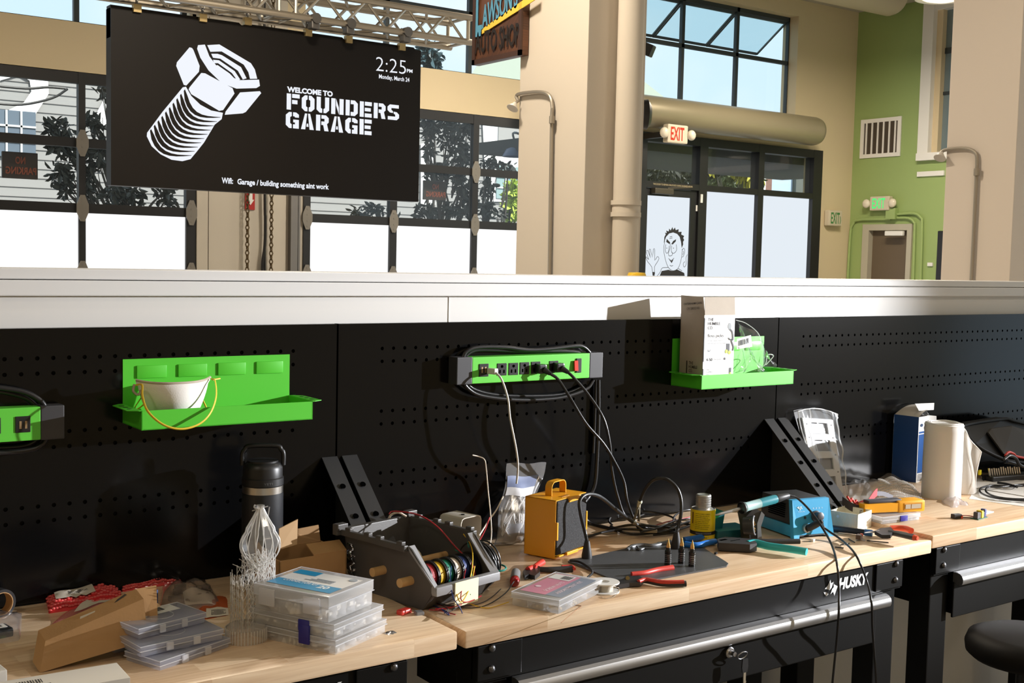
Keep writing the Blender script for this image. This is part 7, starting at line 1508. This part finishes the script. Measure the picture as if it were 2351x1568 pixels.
tq_ = [W(2101, 927, y1 + .03), W(2145, 925, y1 + .03), W(2144, 941, y1 + .02), W(2110, 943, y1 + .02)]; MB().add(tq_ + [p + V((0, .002, 0)) for p in tq_], [(0, 1, 2, 3), (7, 6, 5, 4), (0, 4, 5, 1), (1, 5, 6, 2), (2, 6, 7, 3), (3, 7, 4, 0)]).build('tuck_flap', wh, bc_)
tq_ = [W(2128, 953, y1 + .02), W(2150, 955, y1 + .04), W(2150, 975, y1 + .04), W(2128, 972, y1 + .02)]; MB().add(tq_ + [p + V((0, .002, 0)) for p in tq_], [(0, 1, 2, 3), (7, 6, 5, 4), (0, 4, 5, 1), (1, 5, 6, 2), (2, 6, 7, 3), (3, 7, 4, 0)]).build('side_flap', wh, bc_)
o = W(2118, 955, y1 + .045); MB().grid(lambda a, b: o + V((-.022 + .045 * a, .012 * math.sin(9 * a + 7 * b), -.01 + .05 * b * (1 - .5 * abs(a - .5)) + .004 * math.sin(21 * a))), 10, 10).build('crumpled_film', clear_mat('film_clear2', (1, 1, 1)), bc_, 180)
# white plastic roll
rc0 = T(2160, 1140, ZR); rR = (W(2205, 1050, rc0.y).x - W(2118, 1050, rc0.y).x) * .5 * .60; zrt = W(2160, 972, rc0.y).z
rp = pmat('roll_white', (.78, .76, .72), .32, bump=.06, bscale=40); rl_t = thing('plastic_roll', 'tall white roll of plastic film with a loose end standing by the blue carton', 'roll', rc0)
hR = zrt - ZR; rr = random.Random(6)
MB().lathe([(.012, 0), (rR, 0), (rR, .01), (rR, hR * .5), (rR - .001, hR - .028), (rR + .001, hR - .020), (rR - .001, hR - .012), (rR, hR - .004), (rR - .004, hR), (.014, hR - .002), (.012, hR - .02), (.012, 0)], rc0, 40).build('roll', rp, rl_t, 40); m = MB()
for k in range(4): m.tube([rc0 + V((math.cos(a) * (rR - .004 - .005 * k), math.sin(a) * (rR - .004 - .005 * k), hR + .001 + .002 * math.sin(3 * a + k))) for a in [i * PI / 12 for i in range(24)]], .0016, 5, 1, True)
m.build('layered_edge', rp, rl_t, 60)
Pe = [(2201, 1150), (2230, 1152)]; yE = rc0.y - .01
def lend(a, b):
    zt = hR * (.97 - .38 * a ** 1.3) ; base = rc0 + V((rR * math.cos(-.15), rR * math.sin(-.15) , 0)); end = T(2218, 1150, ZR)
    zb2 = -.0 + .0 * a; p = base + V((.085 * a + .004 * math.sin(9 * a), -.030 * a + .010 * math.sin(7 * a + 3 * b) * a, 0)); return V((p.x, p.y, ZR + .002 + (zt - .002) * b + .0))
MB().grid(lend, 14, 16).build('loose_end', clear_mat('roll_film', (.95, .90, .82), body=.80, rough=.25), rl_t, 180); m = MB()
m.tube([V(lend(1, i / 12)) for i in range(13)], .0018, 6, 2).tube([V(lend(i / 8, 1)) for i in range(9)], .0014, 6, 2).tube([V(lend(.55 + .15 * math.sin(i * .5), i / 10)) + V((0, -.002, 0)) for i in range(9)], .0012, 5, 3); m.build('film_edges', pmat('roll_edge', (.85, .83, .78), .3), rl_t, 60)
# crumpled small bag, board, battery connector
cb2, f_ = drape('crumpled_bag', 'small crumpled clear bag before the white plastic roll', [(2168, 1180), (2235, 1172), (2200, 1146), (2150, 1142)], .022, clear_mat('bag_milky', (.95, .93, 1.0), body=.48, rough=.15, gloss=1.4), 'bag', .012, 9)
o = T(2250, 1190, ZR); F = Fr(o, .12); pb_ = thing('circuit_board', 'small green circuit board with yellow and blue parts', 'circuit board', o)
MB(F).box((-.030, -.010, 0), (.030, .016, .0025)).build('board', pmat('pcb_green', (.015, .10, .05), .4), pb_)
for nm, col, a, b_ in (('capacitor', (.05, .05, .055), (-.028, -.006, .0025), (-.016, .008, .022)), ('transformer', (.70, .52, .02), (-.006, -.008, .0025), (.006, .010, .024)), ('coil', (.10, .09, .08), (-.015, -.006, .0025), (-.007, .010, .020)), ('capacitor', (.03, .05, .22), (.018, -.006, .0025), (.028, .008, .026)), ('chip', (.10, .10, .10), (.008, -.006, .0025), (.016, .008, .019))): MB(F).box(a, b_, .001).build(nm, pmat('pcb_' + nm + '%d' % int(col[2] * 100), col, .4), pb_)
o = T(2196, 1190, ZR); F = Fr(o, -.25); bt = thing('small_motor', 'little black module with orange end and two wires', 'module', o)
MB(F).box((-.016, -.008, 0), (.014, .008, .014), .002).build('housing', kb, bt); MB(F).box((.010, -.009, 0), (.017, .006, .008), .001).build('orange_end', MATS['grip_orange'], bt); MB(F).tube([(.016, 0, .008), (.045, -.002, .006), (.065, -.006, .002)], .0014, 6, 3).build('wire', pmat('wire_red', (0, 0, 0)), bt, 60)
MB(F).tube([(.016, -.004, .003), (.040, -.012, .002), (.060, -.018, .002)], .0012, 6, 3).build('wire', kb, bt, 60)
one(MB(Fr(T(2262, 1178, ZR), .1)).box((-.03, -.01, 0), (.035, .012, .003)), 'paper_slip', wh, 'small white slip behind the green circuit board', 'paper')
# papers with coiled black cable
for k, (cs, dz, lab) in enumerate([([(2225, 1145), (2420, 1172), (2420, 1110), (2240, 1118)], 0, 'white printed sheet lying nearest the bench edge under coiled cable'), ([(2240, 1120), (2420, 1150), (2420, 1105), (2235, 1098)], .002, 'white printed sheet under the coiled cable and bit set')]):
    P = [T(u, v, ZR + .001 + dz) for u, v in cs]; t = thing('paper_sheet', lab, 'paper', sum(P, V((0, 0, 0))) / 4, 'printed sheets under the coiled cable')
    MB().add(P + [p - V((0, 0, .0008)) for p in P], [(0, 1, 2, 3), (7, 6, 5, 4), (0, 4, 5, 1), (1, 5, 6, 2), (2, 6, 7, 3), (3, 7, 4, 0)]).build('sheet', pmat('paper_white', (.78, .75, .70), .7), t); m = MB()
    def pp(a, b): return P[0].lerp(P[1], a).lerp(P[3].lerp(P[2], a), b) + V((0, 0, .0006))
    if k: m.tube([pp(.35 + .16 * math.cos(a), .45 + .25 * math.sin(a)) for a in [i * PI / 10 for i in range(20)]], .0006, 4, 1, True).text('V', pp(.30, .45), X_, V((.3, 1, 0)), .012, .012).text('F', pp(.22, .3), X_, V((.3, 1, 0)), .012, .012)
    else:
        for i in range(4): m.ribbon([pp(.15 + .2 * i, .12), pp(.30 + .2 * i, .12)], .004, Z_, .0003, 1)
    m.build('print', inkb, t)
cc2 = thing('black_cable', 'black cable coiled on the printed sheets', 'cable', T(2310, 1130, ZR))
MB().tube([T(u, v, ZR + .007) for u, v in [(2400, 1108), (2330, 1116), (2280, 1114), (2252, 1121), (2253, 1132), (2280, 1142), (2330, 1148), (2400, 1150)]], .0032, 8, 6).tube([T(u, v, ZR + .011) for u, v in [(2410, 1118), (2350, 1112), (2300, 1118), (2268, 1119), (2265, 1130), (2290, 1141), (2340, 1146), (2410, 1144)]], .0032, 8, 6).tube([T(u, v, ZR + .012) for u, v in [(2290, 1108), (2310, 1111), (2335, 1118)]], .0045, 8, 4).build('turns', ck, cc2, 60)
# bit set
o = T(2285, 1108, ZR); F = Fr(o, math.radians(-9)); bt_ = thing('bit_set', 'black rail of silver screwdriver bits near the frame edge', 'bit set', o)
MB(F).box((-.012, 0, 0), (.22, .05, .020), .003).build('rail', kb, bt_); rr = random.Random(3)
for i in range(14): x = -.002 + i * .0115; MB(F).cyl((x, .022, .018), (x - .006, .024, .050 - rr.uniform(0, .006)), .0042, n=6).build('bit', pmat('bit_steel', (.62, .60, .56), .25, 1.0), bt_)
# open tool case
tcx0 = W(2215, 1040, -.14); okc = pmat('case_black', (.006, .0055, .005), .55, 0, .25); tcs = thing('tool_case', 'open black tool case leaning against the pegboard at the frame edge', 'tool case', V((2.62, -.12, ZR)))
sp_ = [W(2214, 985, -.12), W(2222, 975, -.10), W(2300, 963, -.08), W(2325, 966, -.08), W(2420, 1000, -.08), W(2420, 1070, -.20), W(2345, 1062, -.22), W(2305, 1055, -.22), W(2238, 1020, -.18)]
n = len(sp_); MB().add(sp_ + [p + V((.01, .03, .006)) for p in sp_], [tuple(range(n)), tuple(range(n, 2 * n))[::-1]] + [(i, n + i, n + (i + 1) % n, (i + 1) % n) for i in range(n)]).build('lid', okc, tcs)
MB().tube(sp_, .007, 8, 3, True).build('lid_rim', okc, tcs, 60)
ip = [W(2265, 992, -.135), W(2272, 983, -.125), W(2320, 977, -.115), W(2420, 1008, -.115), W(2420, 1060, -.2), W(2310, 1046, -.21), W(2300, 1040, -.205)]; ip = [p + V((-.006, -.012, 0)) for p in ip]; n = len(ip)
MB().add(ip + [p + V((0, .008, 0)) for p in ip], [tuple(range(n)), tuple(range(n, 2 * n))[::-1]] + [(i, n + i, n + (i + 1) % n, (i + 1) % n) for i in range(n)]).build('lid_panel', pmat('case_brown', (.03, .024, .018), .6), tcs)
bq = [T(2236, 1083, ZR), T(2420, 1098, ZR)]; bq += [V((bq[1].x + .02, -.03, ZR)), V((bq[0].x + .03, -.03, ZR))]; MB().add(bq + [p + V((0, 0, .022)) for p in bq], [(3, 2, 1, 0), (4, 5, 6, 7), (0, 1, 5, 4), (1, 2, 6, 5), (2, 3, 7, 6), (3, 0, 4, 7)]).build('base', okc, tcs)
rw = thing('test_leads', 'red and black test leads on the open tool case', 'test leads', W(2320, 1075, -.25))
MB().tube([W(u, v, -.26) for u, v in [(2308, 1046), (2316, 1038), (2328, 1042), (2335, 1048), (2380, 1056)]], .0045, 8, 4).build('red_lead', redg, rw, 60); MB().tube([W(u, v, -.27) for u, v in [(2305, 1055), (2318, 1046), (2332, 1052), (2345, 1070), (2390, 1080)]], .006, 8, 4).tube([W(u, v, -.25) for u, v in [(2312, 1060), (2330, 1064), (2360, 1075)]], .006, 8, 4).build('black_lead', ck, rw, 60)
yt = thing('yellow_clip', 'small yellow and black clip behind the roll', 'clip', T(2252, 1098, ZR)); MB(Fr(W(2250, 1085, -.2), .3)).box((-.012, -.004, -.008), (.006, .004, .010), .002).build('yellow_part', pmat('can_yellow', (0, 0, 0)), yt); MB().tube([W(2254, 1090, -.2), W(2258, 1098, -.2), T(2258, 1104, ZR + .002)], .003, 6, 3).build('black_part', kb, yt, 60)
# ================================================================== key ring, stool
lk_ = V((XC + .787, -.632, .95 - .187)); ky = thing('key_ring', 'keys hanging from the lock of the middle bench drawer', 'keys', lk_)
MB().cyl(lk_, lk_ + V((0, -.012, 0)), .006, n=14).build('key_head', steel, ky, 40)
k1 = lk_ + V((.006, -.014, -.002)); MB().tube([k1 + V((.018 + .016 * math.cos(a), -.004 * math.sin(a), -.004 + .010 * math.sin(a))) for a in [i * PI / 8 for i in range(16)]], .0016, 6, 1, True).build('ring', steel, ky, 60)
MB().prism([(-.009, 0), (.009, 0), (.011, -.02), (.008, -.034), (-.008, -.034), (-.011, -.02)], k1 + V((.022, -.004, -.012)), X_, Z_, .003).build('key_bow', kb, ky); MB().prism([(-.004, 0), (.004, 0), (.004, -.02), (.006, -.024), (.004, -.028), (.006, -.032), (.003, -.042), (-.003, -.045), (-.004, -.01)], k1 + V((.022, -.0045, -.046)), X_, Z_, .002).build('key_blade', pmat('key_metal', (.55, .48, .36), .35, .8), ky)
so = W(2362, 1484, -.95); stl = thing('stool', 'round black padded stool beside the bench with the multimeter', 'stool', V((so.x, so.y, 0)))
zs_ = so.z; MB().lathe([(0, -.035), (.14, -.035), (.155, -.022), (.158, 0), (.150, .022), (.12, .034), (0, .036)], (so.x, so.y, zs_), 40).build('seat', pmat('vinyl_black', (.005, .0045, .0045), .6, 0, .2), stl, 60)
MB().cyl((so.x, so.y, .08), (so.x, so.y, zs_ - .03), .028, n=18).build('column', kb, stl, 40); m = MB()
for i in range(5): a = 2 * PI * i / 5; m.tube([V((so.x, so.y, .10)), V((so.x + .14 * math.cos(a), so.y + .14 * math.sin(a), .07)), V((so.x + .27 * math.cos(a), so.y + .27 * math.sin(a), .03))], .018, 8, 3, taper=(1, .7))
m.build('star_base', kb, stl, 60)
